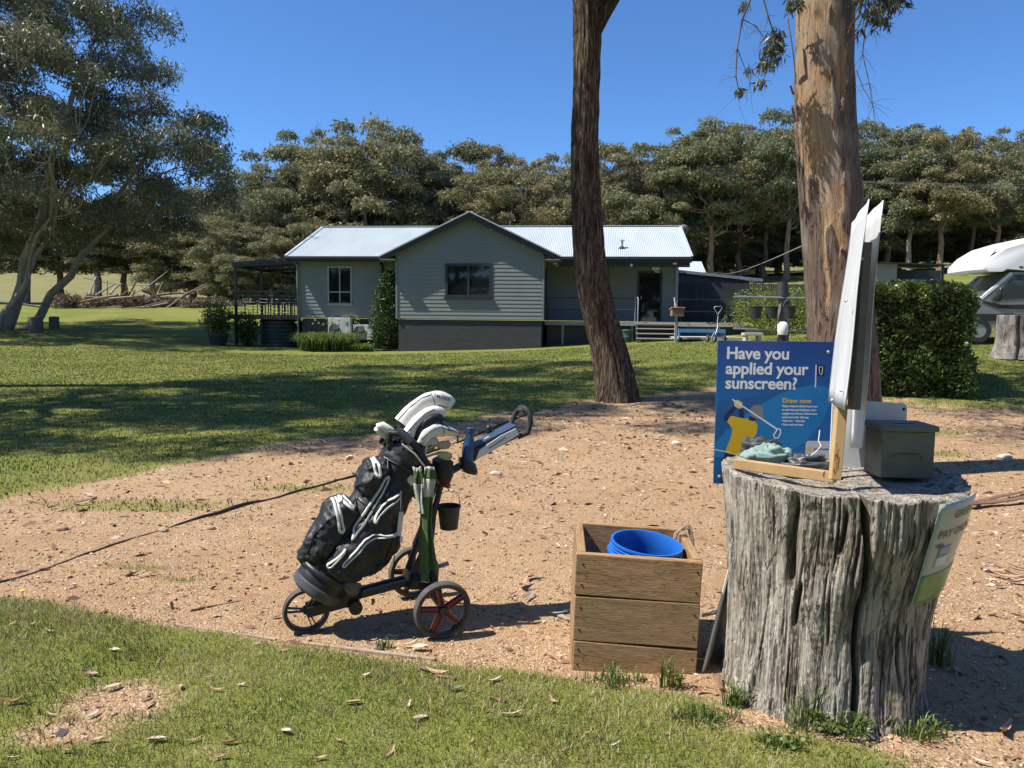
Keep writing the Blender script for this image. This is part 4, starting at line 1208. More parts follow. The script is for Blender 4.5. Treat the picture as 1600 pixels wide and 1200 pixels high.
bush('tall_shrub', 'tall glossy dark green shrub against the gable corner', (x, y, z), tall, 5200, .11, .065, SHRUB, 71, [((0, 0, -.05), (.05, 0, 2.6), .04), ((.1, .1, -.05), (.25, 0, 2.0), .03), ((-.1, 0, -.05), (-.3, -.1, 1.6), .03)])
x, y, z = H2W(-2.95, .35)
def strap_clump(name, lab, loc, n, R, hgt, seed, flowers=0):
    rg = np.random.RandomState(seed); t = thing(name, lab, 'plant', loc)
    a = rg.uniform(0, 6.28, n); r0 = R * rg.rand(n) ** .5; b = np.stack([r0 * np.cos(a), r0 * np.sin(a) * .45, np.zeros(n)], -1)
    o = rg.uniform(0, 6.28, n); d = np.stack([np.cos(o), np.sin(o), np.zeros(n)], -1)
    H = hgt * rg.uniform(.6, 1.1, n); ln = H * rg.uniform(.5, 1.1, n); w = np.stack([-np.sin(o), np.cos(o), np.zeros(n)], -1) * .018
    pts = []
    for s, up, ou in ((0, 0, 0), (.35, .6, .2), (.7, .85, .6), (1, .55, 1.0)):
        c = b + d * (ln * ou)[:, None] + np.array([0, 0, 1]) * (H * up)[:, None]
        k = (1 - .85 * s ** 2)
        pts += [c - w * k, c + w * k]
    V = np.stack(pts, 1).reshape(-1, 3); i = np.arange(n)[:, None] * 8
    F = np.concatenate([np.concatenate([i + 2 * q, i + 2 * q + 1, i + 2 * q + 3, i + 2 * q + 2], 1) for q in range(3)])
    np_mesh('strap_leaves', V, F, STRAP, t, attrs={'tint': np.tile(np.clip(rg.normal(.5, .22, n), 0, 1), 3)})
    for q in range(flowers):
        bx = rg.uniform(-R, R); e = Vector((bx * 1.15 + rg.normal(0, .1), rg.normal(0, .15), hgt * rg.uniform(1.25, 1.75)))
        s = MB().tube([(bx, 0, 0), ((bx + e.x) / 2, e.y / 2, e.z * .55), e], .006, 5).build('flower_stalk', STRAP, t)
        mbf = MB()
        for _ in range(16):
            v_ = Vector(rg.normal(size=3)).normalized() * rg.uniform(.04, .09)
            mbf.tube([e, e + v_], [.002, .009], 4)
        tag(mbf.build('seed_head', M_('seed_head', (.30, .33, .13), (.2, .22, .08), 20), s), kind='stuff')
    return t
strap_clump('agapanthus', 'clump of strappy green leaves with seed heads below the wing window', (x, y, z + .02), 800, 1.2, .85, 81, 30)
x, y, z = H2W(-1.45, .1); strap_clump('dry_grass_clump', 'pale dry grassy clump beside the small air conditioner', (x, y, z - .03), 160, .45, .42, 83)
# potted shrub at the deck corner
px_, py_, _ = H2W(-8.0, .9); pz = G(px_, py_)
pot = thing('potted_shrub', 'leafy shrub in a dark pot beside the pergola corner post', 'plant', (px_, py_, pz - .02))
MB().lathe([(0, 0), (.30, 0), (.40, .42), (.43, .45), (.43, .52), (.38, .52), (.36, .4), (0, .4)], 28).build('pot', M_('pot_dark', (.045, .045, .048), None, 6, rough=.6), pot, smooth=40)
b = bush('leaf_mass', 'x', (0, 0, 0), ell(.68, .6, .78, 1.1, .4, .4), 2800, .11, .06, HEDGE, 73, [((0, 0, .38), (.1, 0, 1.3), .03), ((0, 0, .38), (-.3, .1, 1.2), .025)])
for ch in list(b.children): ch.parent = pot
bpy.data.objects.remove(b)
x, y, z = H2W(-7.0, 1.5); bush('dark_shrub', 'dark leafy shrub growing under the side deck by the tank', (x, y, z), ell(.5, .5, .8, .7, .4, .35), 2000, .11, .06, SHRUB, 74, [((0, 0, -.05), (0, 0, .9), .03)])
# ---- clipped hedge on the right
def hedge_pts(Lx, Ly, Hh):
    def f(rg, n):
        u = rg.uniform(-1, 1, (n, 3)); m_ = rg.randint(0, 6, n)
        face = rg.rand(n) < .82
        ax = np.array([0, 0, 1, 1, 2, 2])[m_]; sg = np.array([-1, 1, -1, 1, 1, 1])[m_]
        i = np.arange(n)
        u[i[face], ax[face]] = sg[face] * (1 - .10 * rg.rand(face.sum()))
        u[:, 2] = u[:, 2] * .5 + .5
        e = np.abs(u[:, 0]) ** 8 + np.abs(u[:, 2]) ** 10
        u[:, 2] -= .07 * np.abs(u[:, 0]) ** 6 * u[:, 2]; u[:, 0] *= 1 - .05 * u[:, 2] ** 8
        p = u * np.array([Lx / 2, Ly / 2, Hh])
        p += (np.stack([vnoise(p[:, 1] * 3, p[:, 2] * 3, 1), vnoise(p[:, 0] * 3, p[:, 2] * 3, 2), vnoise(p[:, 0] * 3, p[:, 1] * 3, 3)], -1) - .5) * .3
        return p
    return f
hx, hy = 7.5, 15.0
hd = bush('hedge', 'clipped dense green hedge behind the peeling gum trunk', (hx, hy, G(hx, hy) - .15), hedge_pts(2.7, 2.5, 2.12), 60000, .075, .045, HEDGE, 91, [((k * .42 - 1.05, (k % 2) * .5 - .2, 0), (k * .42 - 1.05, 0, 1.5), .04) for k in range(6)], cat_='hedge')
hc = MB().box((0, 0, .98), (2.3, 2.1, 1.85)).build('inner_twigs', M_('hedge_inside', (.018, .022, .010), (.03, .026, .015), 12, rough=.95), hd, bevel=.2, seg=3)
hd.rotation_euler = (0, 0, R_(-22))
x, y = 10.6, 29.0
bush('yellow_green_bush', 'bright yellow-green bush beyond the bucket post', (x, y, G(x, y)), ell(2.3, 1.4, 1.0, .8, .4, .3), 9000, .10, .05, leafmat('bright_leaves', [(0, (.08, .12, .02)), (.5, (.18, .23, .04)), (1, (.30, .32, .08))], (.2, .25, .04), .35), 92, [((0, 0, -.1), (0, 0, 1.0), .04)])

# ------------------------------------------------------------------ yard furniture in front of the verandah
def rot_z(a): return Matrix.Rotation(a, 3, 'Z')
p = pxY(1055.5, 536, 27.8)
t = thing('box_post', 'small timber box with orange lid on a post beside the verandah steps', 'post box', (p.x, p.y, G(p.x, p.y) - .1))
MB().box((0, 0, .7), (.09, .09, 1.4)).build('post', DECKT, t)
MB().box((0, -.12, 1.22), (.44, .34, .27)).build('box', M_('letterbox_wood', (.28, .17, .11), (.2, .12, .08), 6, (1, 1, 4), rough=.8), t, bevel=.008)
MB().box((0, -.12, 1.37), (.50, .40, .035), (R_(-10), 0, 0)).build('lid', M_('orange_lid', (.52, .22, .11), (.42, .18, .10), 5, rough=.6), t)
# blue frame
BLUE = M_('blue_pipe', (.09, .33, .66), (.08, .27, .55), 5, rough=.4)
a, b = pxY(1060, 514, 28.2), pxY(1133, 512, 28.2)
t = thing('blue_barrier', 'blue square-tube barrier standing in front of the ramp', 'barrier', ((a.x + b.x) / 2, 28.2, 0))
hw = (b.x - a.x) / 2; g0 = G((a.x + b.x) / 2, 28.2)
MB().box((0, 0, 1.27), (2 * hw, .09, .13)).build('top_rail', BLUE, t)
for sx in (-1, 1):
    MB().box((sx * (hw - .03), 0, (1.2 + g0) / 2), (.07, .07, 1.2 - g0 + .06)).build('leg', BLUE, t)
    MB().box((sx * (hw - .03), -.1, g0 + .06), (.09, .5, .10)).build('foot', BLACK, t)
MB().box((hw - .3, .03, 1.1), (.5, .03, .2)).build('sign_plate', M_('navy_plate', (.03, .06, .16), None, 5), t)
# concrete apron
t = MB().prism([(2.2, 0.02), (5.6, 0.02), (5.6, .12), (2.2, .10)], 1.6).build('concrete_apron', CONC, None)
t.location = (4.0, 28.0, G(7.5, 28.6) - .02); tag(t, kind='structure')
# pull cart
def small_wheel(t, c, r, w_, name='wheel'):
    wh = MB().lathe([(r * .72, -w_ / 2), (r * .95, -w_ / 2), (r, -w_ / 4), (r, w_ / 4), (r * .95, w_ / 2), (r * .72, w_ / 2)], 24, c, Euler((0, R_(90), 0)).to_matrix(), True).build(name, RUBBER, t, smooth=40)
    MB().lathe([(0, -w_ / 3), (r * .74, -w_ / 3), (r * .74, w_ / 3), (0, w_ / 3)], 20, c, Euler((0, R_(90), 0)).to_matrix()).build('rim', FANG, wh, smooth=30)
    return wh
p = pxY(1120, 534, 27.0)
t = thing('pull_cart', 'grey tubular hand cart with a looped handle parked by the blue frame', 'hand cart', (p.x, p.y, G(p.x, p.y)), 0)
for dx, dy in ((-.36, -.1), (.28, .05), (-.20, -.45)): small_wheel(t, (dx, dy, .14), .14, .07)
MB().tube([(-.33, -.1, .14), (.25, .05, .14)], .015, 6).build('axle', STEEL, t)
MB().tube([(-.20, -.40, .14), (-.02, -.1, .5), (0, 0, .72), (.03, .05, .95)], .018, 8).build('spine', STEEL, t, smooth=50)
MB().tube([(-.22, -.08, .16), (-.10, -.05, .36), (-.02, -.02, .6)], .015, 8).build('strut', STEEL, t, smooth=50)
MB().tube([(.2, .04, .16), (.12, 0, .4), (0, -.02, .6)], .015, 8).build('strut', STEEL, t, smooth=50)
MB().tube([(-.4, -.05, .70), (-.25, -.08, .64), (0, 0, .70), (.15, .04, .72), (.22, .04, .82)], .022, 8).build('bag_cradle', TRIM, t, smooth=50)
MB().tube([(.03, .05, .95), (-.08, .06, 1.14), (-.13, .06, 1.22), (-.08, .06, 1.27), (.14, .06, 1.28), (.17, .06, 1.22), (.03, .05, 1.0)], .015, 8).build('handle', STEEL, t, smooth=50)
# bucket post
GREENPOST = M_('old_post', (.22, .19, .165), (.14, .12, .10), 5, (2, 2, .3), rough=.85, bump=.3)
p = pxY(1222, 560, 22.0); gzp = G(p.x, p.y)
t = thing('bucket_post', 'grey timber post with two crossbars for hanging buckets', 'post', (p.x, p.y, gzp - .1))
top = pxY(1222, 463, 22).z - gzp + .1
MB().box((0, 0, (top + .05) / 2), (.27, .27, top + .05)).build('post', GREENPOST, t, bevel=.02)
for za, zb, xa, xb, r in ((pxY(1145, 464, 22).z, pxY(1222, 465, 22).z, pxY(1145, 464, 22).x, pxY(1262, 464, 22).x, .035), (pxY(1143, 513, 22).z, pxY(1222, 516, 22).z, pxY(1143, 513, 22).x, pxY(1258, 516, 22).x, .03)):
    MB().tube([(xa - p.x, -.17, za - gzp + .1), (xb - p.x, -.17, zb - gzp + .1 - .02)], r, 10).build('crossbar', STEEL, t)
def bucket(name, lab, loc, r, h, mat, flip=False, bail=True, group=None, zrot=0):
    t = thing(name, lab, 'bucket', loc, zrot, group)
    s = -1 if flip else 1
    o = h if flip else 0
    MB().lathe([(0, o + s * .0), (r * .74, o), (r * .98, o + s * h * .93), (r * 1.05, o + s * h * .94), (r * 1.05, o + s * h), (r * .97, o + s * h), (r * .72, o + s * .03), (0, o + s * .03)], 28).build('pail', mat, t, smooth=40)
    if bail:
        MB().tube([(r * math.cos(a), 0, h * .93 + r * 1.25 * math.sin(a)) for a in np.linspace(0, math.pi, 11)], .006, 6).build('bail_handle', STEEL, t, smooth=50)
    return t
DK = M_('black_bucket', (.022, .024, .024), (.04, .04, .04), 5, rough=.5)
DKG = M_('dark_green_bucket', (.024, .040, .034), (.04, .05, .045), 5, rough=.5)
for px, lab, mt in ((1181, 'black bucket hanging from the crossbar farthest from the post', DK), (1206, 'dark green bucket hanging between the post and the outer bucket', DKG), (1229, 'black bucket hanging against the post itself', DK)):
    q = pxY(px, 498, 21.8)
    bucket('bucket', lab, (q.x, 21.83 if px < 1215 else 21.6, q.z), .185, .36, mt, group='buckets on the post')
q = pxY(1222, 463, 22); bucket('bucket', 'black bucket upturned on top of the post', (q.x, 22, q.z - .01), .20, .42, DK, True, False, 'buckets on the post')
# white ball washer and pale slab by the post
p = pxY(1227, 540, 21); g0 = G(p.x, p.y)
t = thing('domed_fixture', 'white domed fixture on a dark stand beside the bucket post', 'fixture', (p.x + .02, 21.3, g0))
MB().box((0, 0, .28), (.12, .12, .62)).build('stand', TRIM, t)
MB().lathe([(0, .48), (.13, .5), (.15, .6), (.15, .78), (.08, .86), (0, .87)], 20).build('housing', WHITE, t, smooth=50)
MB().tube([(.15, -.02, .7), (.24, -.05, .78), (.24, -.05, .9)], .02, 8).build('crank', BLACK, t)
p = pxY(1170, 540, 24.5); g0 = G(p.x, p.y)
t = thing('slab_bench', 'low pale slab bench standing in front of the ramp', 'bench', (p.x, p.y, g0))
zt = pxY(1170, 522, 24.5).z - g0
MB().box((.1, 0, zt), (.62, .35, .09)).build('seat_slab', CONC, t, bevel=.01)
for sx in (-.12, .3): MB().box((sx, 0, zt / 2 - .03), (.09, .3, zt - .02)).build('leg', CONC, t)
# ------------------------------------------------------------------ motorhome and far stump
VW = M_('gelcoat_white', (.80, .81, .82), (.76, .77, .78), 2, rough=.22)
VG = M_('silver_paint', (.30, .32, .34), (.27, .29, .31), 3, rough=.28, metal=.5)
VD = M_('dark_paint', (.025, .027, .03), None, 5, rough=.25)
WSC = NT('windscreen'); WSC = WSC.pbr((.05, .06, .06), .03, 0, None, .7)
p = pxY(1500, 540, 20.5)
mh = thing('motorhome', 'white motorhome with overcab bulge and grey cab parked beyond the hedge', 'motorhome', (13.95, 20.9, G(13.4, 20.3)), math.atan2(.14, -.99)); mh.scale = (.95, .95, .95)
# local: x forward, y toward its left side, z up
def shell(prof_at, ys, name, mat, **k):
    """prof_at(s) gives a closed list of (x, z) for side position s in [-1, 1]"""
    mb = MB(); L = [prof_at(s) for s in ys]; n = len(L[0])
    P = [(x, s * 1.1, z) for s, pr in zip(ys, L) for x, z in pr]
    F = [(i * n + k_, i * n + (k_ + 1) % n, (i + 1) * n + (k_ + 1) % n, (i + 1) * n + k_) for i in range(len(ys) - 1) for k_ in range(n)]
    F += [tuple(range(n)), tuple(range((len(ys) - 1) * n, len(ys) * n))]
    return mb.add(P, F).build(name, mat, mh, smooth=38)
YS = [-1, -.985, -.95, -.85, -.6, -.3, 0, .3, .6, .85, .95, .985, 1]
def luton(s):
    k = max(0, abs(s) - .6) / .4; d = .28 * k ** 2.4; zt = .10 * k ** 3
    return [(-5.6, .55), (-5.6, 2.95 - zt), (-1.4, 3.08 - zt), (-.4, 3.05 - zt), (.35, 2.93 - zt - d * .15), (.95 - d * .5, 2.74 - zt), (1.35 - d * .8, 2.48 - zt), (1.58 - d, 2.20), (1.58 - d, 2.06), (1.50 - d, 2.0), (1.15 - d, 2.0), (.75, 2.08), (.15, 2.02), (-.05, 1.9), (-.1, .55)]
shell(luton, YS, 'coach_body', VW)
def cabp(s):
    k = max(0, abs(s) - .55) / .45; d = .22 * k ** 2; w_ = .0
    return [(-.12, .42), (-.12, 1.98), (.55, 2.0), (1.42 - d, 1.25), (1.55 - d, 1.17), (2.05 - d, 1.02), (2.25 - d * 1.3, .85), (2.28 - d * 1.4, .42)]
YC = [s * .92 for s in YS]
cab = shell(cabp, YC, 'cab', VG)
ws = MB(); pts = []
for s in (-.80, -.5, 0, .5, .80):
    k = max(0, abs(s / .92) - .55) / .45; d = .22 * k ** 2
    pts += [(1.38 - d + .012, s * 1.1, 1.30), (.62 + .012, s * 1.02, 1.955)]
ws.add(pts, [(2 * i, 2 * i + 1, 2 * i + 3, 2 * i + 2) for i in range(4)]).build('windscreen', WSC, cab, smooth=60)
for sy in (-1, 1):
    y_ = sy * 1.018
    MB().prism([(-.02, 1.28), (1.08, 1.20), (.50, 1.92), (-.02, 1.93)], .012 * sy, o=(0, y_, 0)).build('side_window', WSC, cab)
    MB().bar((1.34, sy * .98, 1.25), (.58, sy * .97, 1.97), .09, .07).build('pillar', VW, cab)
    m_ = MB().loft([((.95, sy * 1.10, 1.18), (.05, 0, 0), (0, .10, 0)), ((.95, sy * 1.20, 1.26), (.07, 0, 0), (0, .11, 0)), ((.95, sy * 1.21, 1.5), (.065, 0, 0), (0, .11, 0)), ((.95, sy * 1.20, 1.56), (.03, 0, 0), (0, .07, 0))], 14, 3).build('mirror', VD, cab, smooth=50)
    MB().prism([(-.1, .95), (.9, .98), (1.35, 1.18), (1.25, 1.18), (.8, 1.08), (-.1, 1.10)], .012 * sy, o=(0, y_ + sy * .004, 0)).build('graphic_stripe', VD, cab)
    MB().prism([(-.1, .62), (1.2, .62), (1.5, .82), (-.1, .82)], .012 * sy, o=(0, y_ + sy * .004, 0)).build('graphic_stripe', VD, cab)
    # coach graphics and window
    yy = sy * 1.101
    MB().prism([(-1.9, 2.15), (-.5, 2.18), (-.15, 2.35), (-.35, 2.72), (-.9, 2.85), (-1.9, 2.82)], .012 * sy, o=(0, yy, 0)).build('window_surround', VG, mh)
    MB().prism([(-1.8, 2.26), (-.85, 2.28), (-.62, 2.42), (-.7, 2.64), (-1.0, 2.74), (-1.8, 2.72)], .018 * sy, o=(0, yy, 0)).build('luton_window', WSC, mh)
    MB().tube([(-.3, sy * 1.105, 2.08), (.05, sy * 1.108, 2.24), (.1, sy * 1.108, 2.5), (-.25, sy * 1.108, 2.88)], .022, 6).build('graphic_line', VD, mh)
    MB().bar((.55, sy * 1.09, 2.35), (-.55, sy * 1.10, 2.98), .012, .02).build('graphic_line', M_('graphic_blue', (.10, .12, .25), None, 4), mh)
    MB().tube([(1.15, sy * 1.03, 2.24), (1.22, sy * 1.02, 2.38), (1.05, sy * 1.04, 2.60)], .028, 6, flat=.4).build('marker_strip', VD, mh)
    e = MB().prism([(.70, 2.50), (.74, 2.56), (.78, 2.52), (.76, 2.46)], .012 * sy, o=(0, sy * 1.082, 0)).build('emblem', VD, mh)
    MB().box((.75, sy * 1.075, 2.36), (.34, .03, .03)).build('name_strip', M_('name_grey', (.4, .42, .48), None, 8), mh)
    MB().box((.4, sy * 1.095, 2.13), (.10, .03, .04)).build('side_lamp', VD, mh)
    for xw in (1.35, -3.6):
        wh = MB().lathe([(.2, -.11), (.33, -.11), (.35, -.06), (.35, .06), (.33, .11), (.2, .11)], 28, (xw, sy * .92, .35), Euler((R_(90), 0, 0)).to_matrix(), True).build('wheel', RUBBER, mh, smooth=40)
        MB().lathe([(0, -.09), (.21, -.09), (.21, .09), (0, .09)], 20, (xw, sy * .92, .35), Euler((R_(90), 0, 0)).to_matrix()).build('rim', STEEL, wh, smooth=30)
    MB().box((2.17, sy * .72, .82), (.12, .34, .16)).build('headlight', WSC, cab, bevel=.03)
MB().box((2.27, 0, .62), (.06, 1.1, .22)).build('grille', VD, cab)
# ---- stump in front of the motorhome
def mat_stump(name, a, b, c):
    t = NT(name); at = t.attr('a'); v2 = t.coord('Object')
    vf = t.coord('Object', (1, 1, .045)); vm = t.coord('Object', (1, 1, .11))
    n1 = t.noise(vf, 30, 6, .75, .3); n2 = t.noise(vf, 130, 5, .85); n3 = t.noise(v2, 2.6, 4); n4 = t.noise(v2, 9, 4, .6)
    c1 = cracks(t, vm, 13, .030, 4, .5); c2 = cracks(t, vf, 40, .060, 4, .4); c3 = cracks(t, vf, 95, .08, 3, .2)
    col = t.mix(t.rng(n1, .34, .64), a, b)
    col = t.mix(t.rng(n2, .46, .70, 0, .45), col, tuple(x * .55 for x in b))
    col = t.mix(t.rng(n3, .50, .72, 0, .65), col, (.30, .235, .165))
    col = t.mix(t.rng(n4, .55, .75, 0, .45), col, (.62, .58, .52))
    col = t.mix(t.math('MULTIPLY', c3, .28), col, (.16, .13, .10))
    col = t.mix(t.math('MULTIPLY', c2, t.rng(n4, .40, .62, .05, .8)), col, (.07, .054, .042))
    col = t.mix(t.math('MULTIPLY', c1, t.rng(n3, .3, .6, .3, .95)), col, (.025, .019, .015))
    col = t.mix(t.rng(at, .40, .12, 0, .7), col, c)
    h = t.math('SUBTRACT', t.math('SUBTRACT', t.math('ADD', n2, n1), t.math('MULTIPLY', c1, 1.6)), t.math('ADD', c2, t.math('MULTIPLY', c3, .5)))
    return t.pbr(col, .92, 0, t.bump(h, .7, .010), .1)
STUMPM = mat_stump('weathered_stump', (.66, .60, .51), (.52, .455, .37), (.10, .08, .06))
def stump_mesh(parent, prof, nt, nz, disp, mat, top_fn=None):
    zs = np.linspace(0, 1, nz); th = np.arange(nt) / nt * 2 * np.pi
    TH, S = np.meshgrid(th, zs)
    P = np.array(prof); r0 = np.interp(S, P[:, 0], P[:, 1]); cx = np.interp(S, P[:, 0], P[:, 2]); H = P[-1, 3]
    ztop = H + (top_fn(th) if top_fn else 0) * np.ones(nt)
    z = S * ztop[None]
    d, at = disp(TH, z)
    r = r0 + d
    V = np.stack([cx + r * np.cos(TH), r * np.sin(TH), z - .04], -1)
    rings = [V]
    at_l = [at]
    for k in (.93, .8, .6, .4, .2, .05):
        rr = r[-1] * k
        zz = (H - .03) * (1 - k ** 4) + ztop * k ** 4 - .02 - .02 * vnoise(th / 6.283 * 24, k * 9 + th * 0, 4, 24)
        rings.append(np.stack([cx[-1] + rr * np.cos(th), rr * np.sin(th), zz], -1)[None])
        at_l.append(np.full((1, nt), .5))
    V = np.concatenate(rings); at = np.concatenate(at_l)
    n_ = V.shape[0]; i = np.arange(nt * n_).reshape(n_, nt); j = np.roll(i, -1, 1)
    F = np.stack([i[:-1], j[:-1], j[1:], i[1:]], -1).reshape(-1, 4)
    return np_mesh('wood', V.reshape(-1, 3), F, mat, parent, smooth=True, attrs={'a': at.ravel()})
sx, sy = 11.95, 17.6
t = thing('far_stump', 'thick sawn stump standing beside the hedge in front of the motorhome', 'stump', (sx, sy, G(sx, sy)))
def df(TH, z):
    u = TH / 6.28318
    n = vnoise(u * 7, z * 1.5, 2, 7); n2 = vnoise(u * 40, z * 2, 3, 40)
    g = np.exp(-((TH - 4.05 - .05 * np.sin(z * 5)) / .07) ** 2)
    return (n - .5) * .12 + (n2 - .5) * .02 - .16 * g + .09 * np.exp(-z / .2), .5 + .3 * n2 - .6 * g
stump_mesh(t, [(0, .52, 0, 0), (.3, .47, 0, 0), (1, .47, 0, 1.02)], 110, 40, df, mat_stump('far_stump_wood', (.55, .50, .44), (.46, .41, .36), (.12, .10, .08)))
# ---- open tin shed beyond the hedge
p = pxY(1365, 440, 46); g0 = G(p.x, p.y)
z1 = pxY(1365, 412, 46).z
s = thing('tin_shed', 'small open tin shed with stacked goods seen above the hedge', 'shed', (p.x, 46, g0 - .3))
TIN = M_('old_tin', (.30, .30, .29), (.22, .2, .18), 3, (4, 4, .3), rough=.6)
hh = z1 - g0 + .3
MB().box((.55, 1.2, hh / 2), (1.7, 2.4, hh)).build('wall', TIN, s)
MB().box((3.4, 2.3, hh / 2 - .1), (4.0, .05, hh - .2)).build('back_wall', TRIM, s)
MB().bar((-.4, 1.0, hh + .06), (4.4, 1.0, hh - .06), 2.9, .06, (0, 0, 1)).build('roof', TRIM, s)
MB().box((4.2, .0, hh / 2), (.1, .1, hh)).build('post', TRIM, s)
for i in range(3):
    tag(MB().box((0, 0, .35), (.75, .7, .7)).box((0, 0, .72), (.8, .75, .05)).build('crate', M_('crate%d' % i, [(.25, .13, .09), (.45, .43, .4), (.4, .4, .38)][i], None, 5), None, bevel=.01),
        ['rusty brown crate under the open tin shed', 'pale crate beside the brown one under the tin shed', 'pale crate nearest the end post of the tin shed'][i], 'crate', 'crates under the tin shed').location = (p.x + 2.0 + .85 * i, 46.5, g0 + (1.0 if i == 0 else .8) * 0 + .02)
# ---- left side: cut posts, brush heap
WOODG = M_('grey_cut_log', (.20, .17, .14), (.13, .11, .09), 6, (1, 1, .3), rough=.9, bump=.3)
for px, py, w_, h, lab in ((56, 519, .62, .72, 'squat cut log standing near the foot of the many-stemmed gum'), (85, 512, .46, .62, 'narrow cut log standing out on the green past the squat one')):
    p = pxY(px, py, 33.5 if px < 70 else 36)
    t = thing('cut_log', lab, 'log', (p.x, p.y, G(p.x, p.y) - .03), 0, 'cut logs by the green')
    MB().lathe([(0, 0), (w_ * .55, 0), (w_ * .5, .2), (w_ * .48, h), (w_ * .40, h + .015), (0, h + .01)], 18).build('log', WOODG, t, smooth=45)
    MB().lathe([(w_ * .44, h + .012), (w_ * .2, h + .024), (0, h + .024)], 18).build('cut_face', M_('cut_face', (.33, .28, .22), None, 12), t)
rg = np.random.RandomState(15)
hp_ = pxY(215, 482, 53)
heap = thing('brush_heap', 'heap of cut branches and dry brush on the far side of the green', 'brush heap', (hp_.x, 53, G(hp_.x, 53)))
for i in range(46):
    a = Vector((rg.normal(0, 2.8), rg.normal(0, .9), 0)); 
    base = max(0.05, 1.5 - abs(a.x) * .38) * rg.uniform(.1, 1)
    L = rg.uniform(1.0, 3.4); an = rg.uniform(-.5, .9); az = rg.uniform(0, 6.28)
    d = Vector((math.cos(az) * math.cos(an), math.sin(az) * .5, math.sin(an) * .6)).normalized() * L
    p0 = Vector((a.x, a.y, base)); p1 = p0 + d; p1.z = max(.05, p1.z)
    r = rg.uniform(.03, .11)
    MB().tube([p0, (p0 + p1) / 2 + Vector((0, 0, rg.normal(0, .12))), p1], [r, r * .85, r * .5], 6).build('branch', [BARK_PALE, BARK_TAN, BARK_DARK][i % 3], heap, smooth=60)
cl = [(np.array([rg.normal(.3, 3.0), rg.normal(0, .7), .2]), rg.uniform(.5, .9)) for _ in range(26)]
V, F, T = leaf_cloud(rg, cl, 9000, .4, .06, .2, .9)
o = np_mesh('dry_brush', V, F, leafmat('dry_brush', [(0, (.07, .05, .035)), (.5, (.17, .12, .08)), (1, (.30, .22, .15))], (.2, .15, .08), .15), heap, attrs={'tint': T}); tag(o, kind='stuff')
# ---- wires
def wire(lab, a, b, sag, r=.012, ends=None):
    P = [Vector(a).lerp(Vector(b), k / 16) - Vector((0, 0, sag * 4 * (k / 16) * (1 - k / 16))) for k in range(17)]
    o = MB().tube(P, r, 5).build('overhead_wire', M_('wire', (.36, .35, .32), None, 4, rough=.5), None, smooth=60)
    return tag(o, lab, 'wire', 'overhead wires')
a = H2W(-7.5, 1.55, 3.72)
wire('pale wire strung from the pergola post towards the big left gum', a, (-20.6, 36, 3.4), .55, .012)
wire('service wire rising from the lean-to roof to the peeling trunk', H2W(14.0, 8.0, 3.95), (3.14, 7.9, 2.46), .12, .007)
pp = thing('power_pole', 'timber power pole standing behind the peeling trunk', 'pole', (22.3, 50.1, G(22.3, 50.1) - .2))
MB().tube([(0, 0, 0), (0, 0, 11.2 - G(22.3, 50.1))], [.16, .11], 12).build('pole_shaft', GREENPOST, pp, smooth=50)
MB().box((0, -.12, 10.95 - G(22.3, 50.1)), (1.5, .1, .12)).build('crossarm', GREENPOST, pp)
for k in range(3):
    wire(['lowest', 'middle', 'topmost'][k] + ' of three thin power lines passing high behind the hedge', (21.8 + .5 * k, 50, 10.9 + .02 * k), (62, 52, 11.6 + .35 * k), .5, .006)
# ------------------------------------------------------------------ push cart and golf bag
CLOTH = M_('black_nylon', (.009, .0095, .011), (.013, .014, .016), 14, rough=.5, r2=.65, bump=.45, bscale=26, dist=.012)
CLOTHP = M_('pocket_nylon', (.011, .012, .015), (.017, .018, .022), 10, rough=.45, r2=.62, bump=.6, bscale=18, dist=.016)
ZIPM = M_('pale_zip', (.66, .66, .62), (.55, .55, .51), 60, rough=.45)
FRM = M_('dark_frame_paint', (.030, .031, .030), (.045, .046, .043), 10, rough=.38)
CAVE = M_('black_hard_plastic', (.015, .015, .016), (.02, .02, .02), 30, rough=.35)
GREYP = M_('grey_plastic', (.075, .08, .085), None, 10, rough=.4)
REDP = M_('red_plastic', (.42, .03, .025), (.34, .025, .02), 10, rough=.35)
TYRE = M_('cart_tyre', (.05, .05, .048), (.10, .09, .08), 25, rough=.8, bump=.3)
CREAM = M_('cream_leatherette', (.70, .685, .63), (.62, .60, .55), 9, rough=.45, bump=.25, bscale=20, dist=.01)
NAVY = M_('navy_panel', (.035, .06, .115), (.03, .05, .10), 6, rough=.4)
BLUEP = M_('blue_bottle', (.02, .075, .20), (.018, .06, .17), 6, rough=.35)
IRON = M_('iron_head', (.38, .355, .30), (.30, .28, .235), 12, rough=.32, metal=.85)
CF = Vector((-.932, -.362, 0)).normalized()
CART_RZ = math.atan2(CF.y, CF.x)
CLOC = (-.446, 3.912, 0.0)
cart = thing('push_cart', 'three-wheeled dark golf push cart standing on the gravel', 'golf cart', CLOC, CART_RZ)
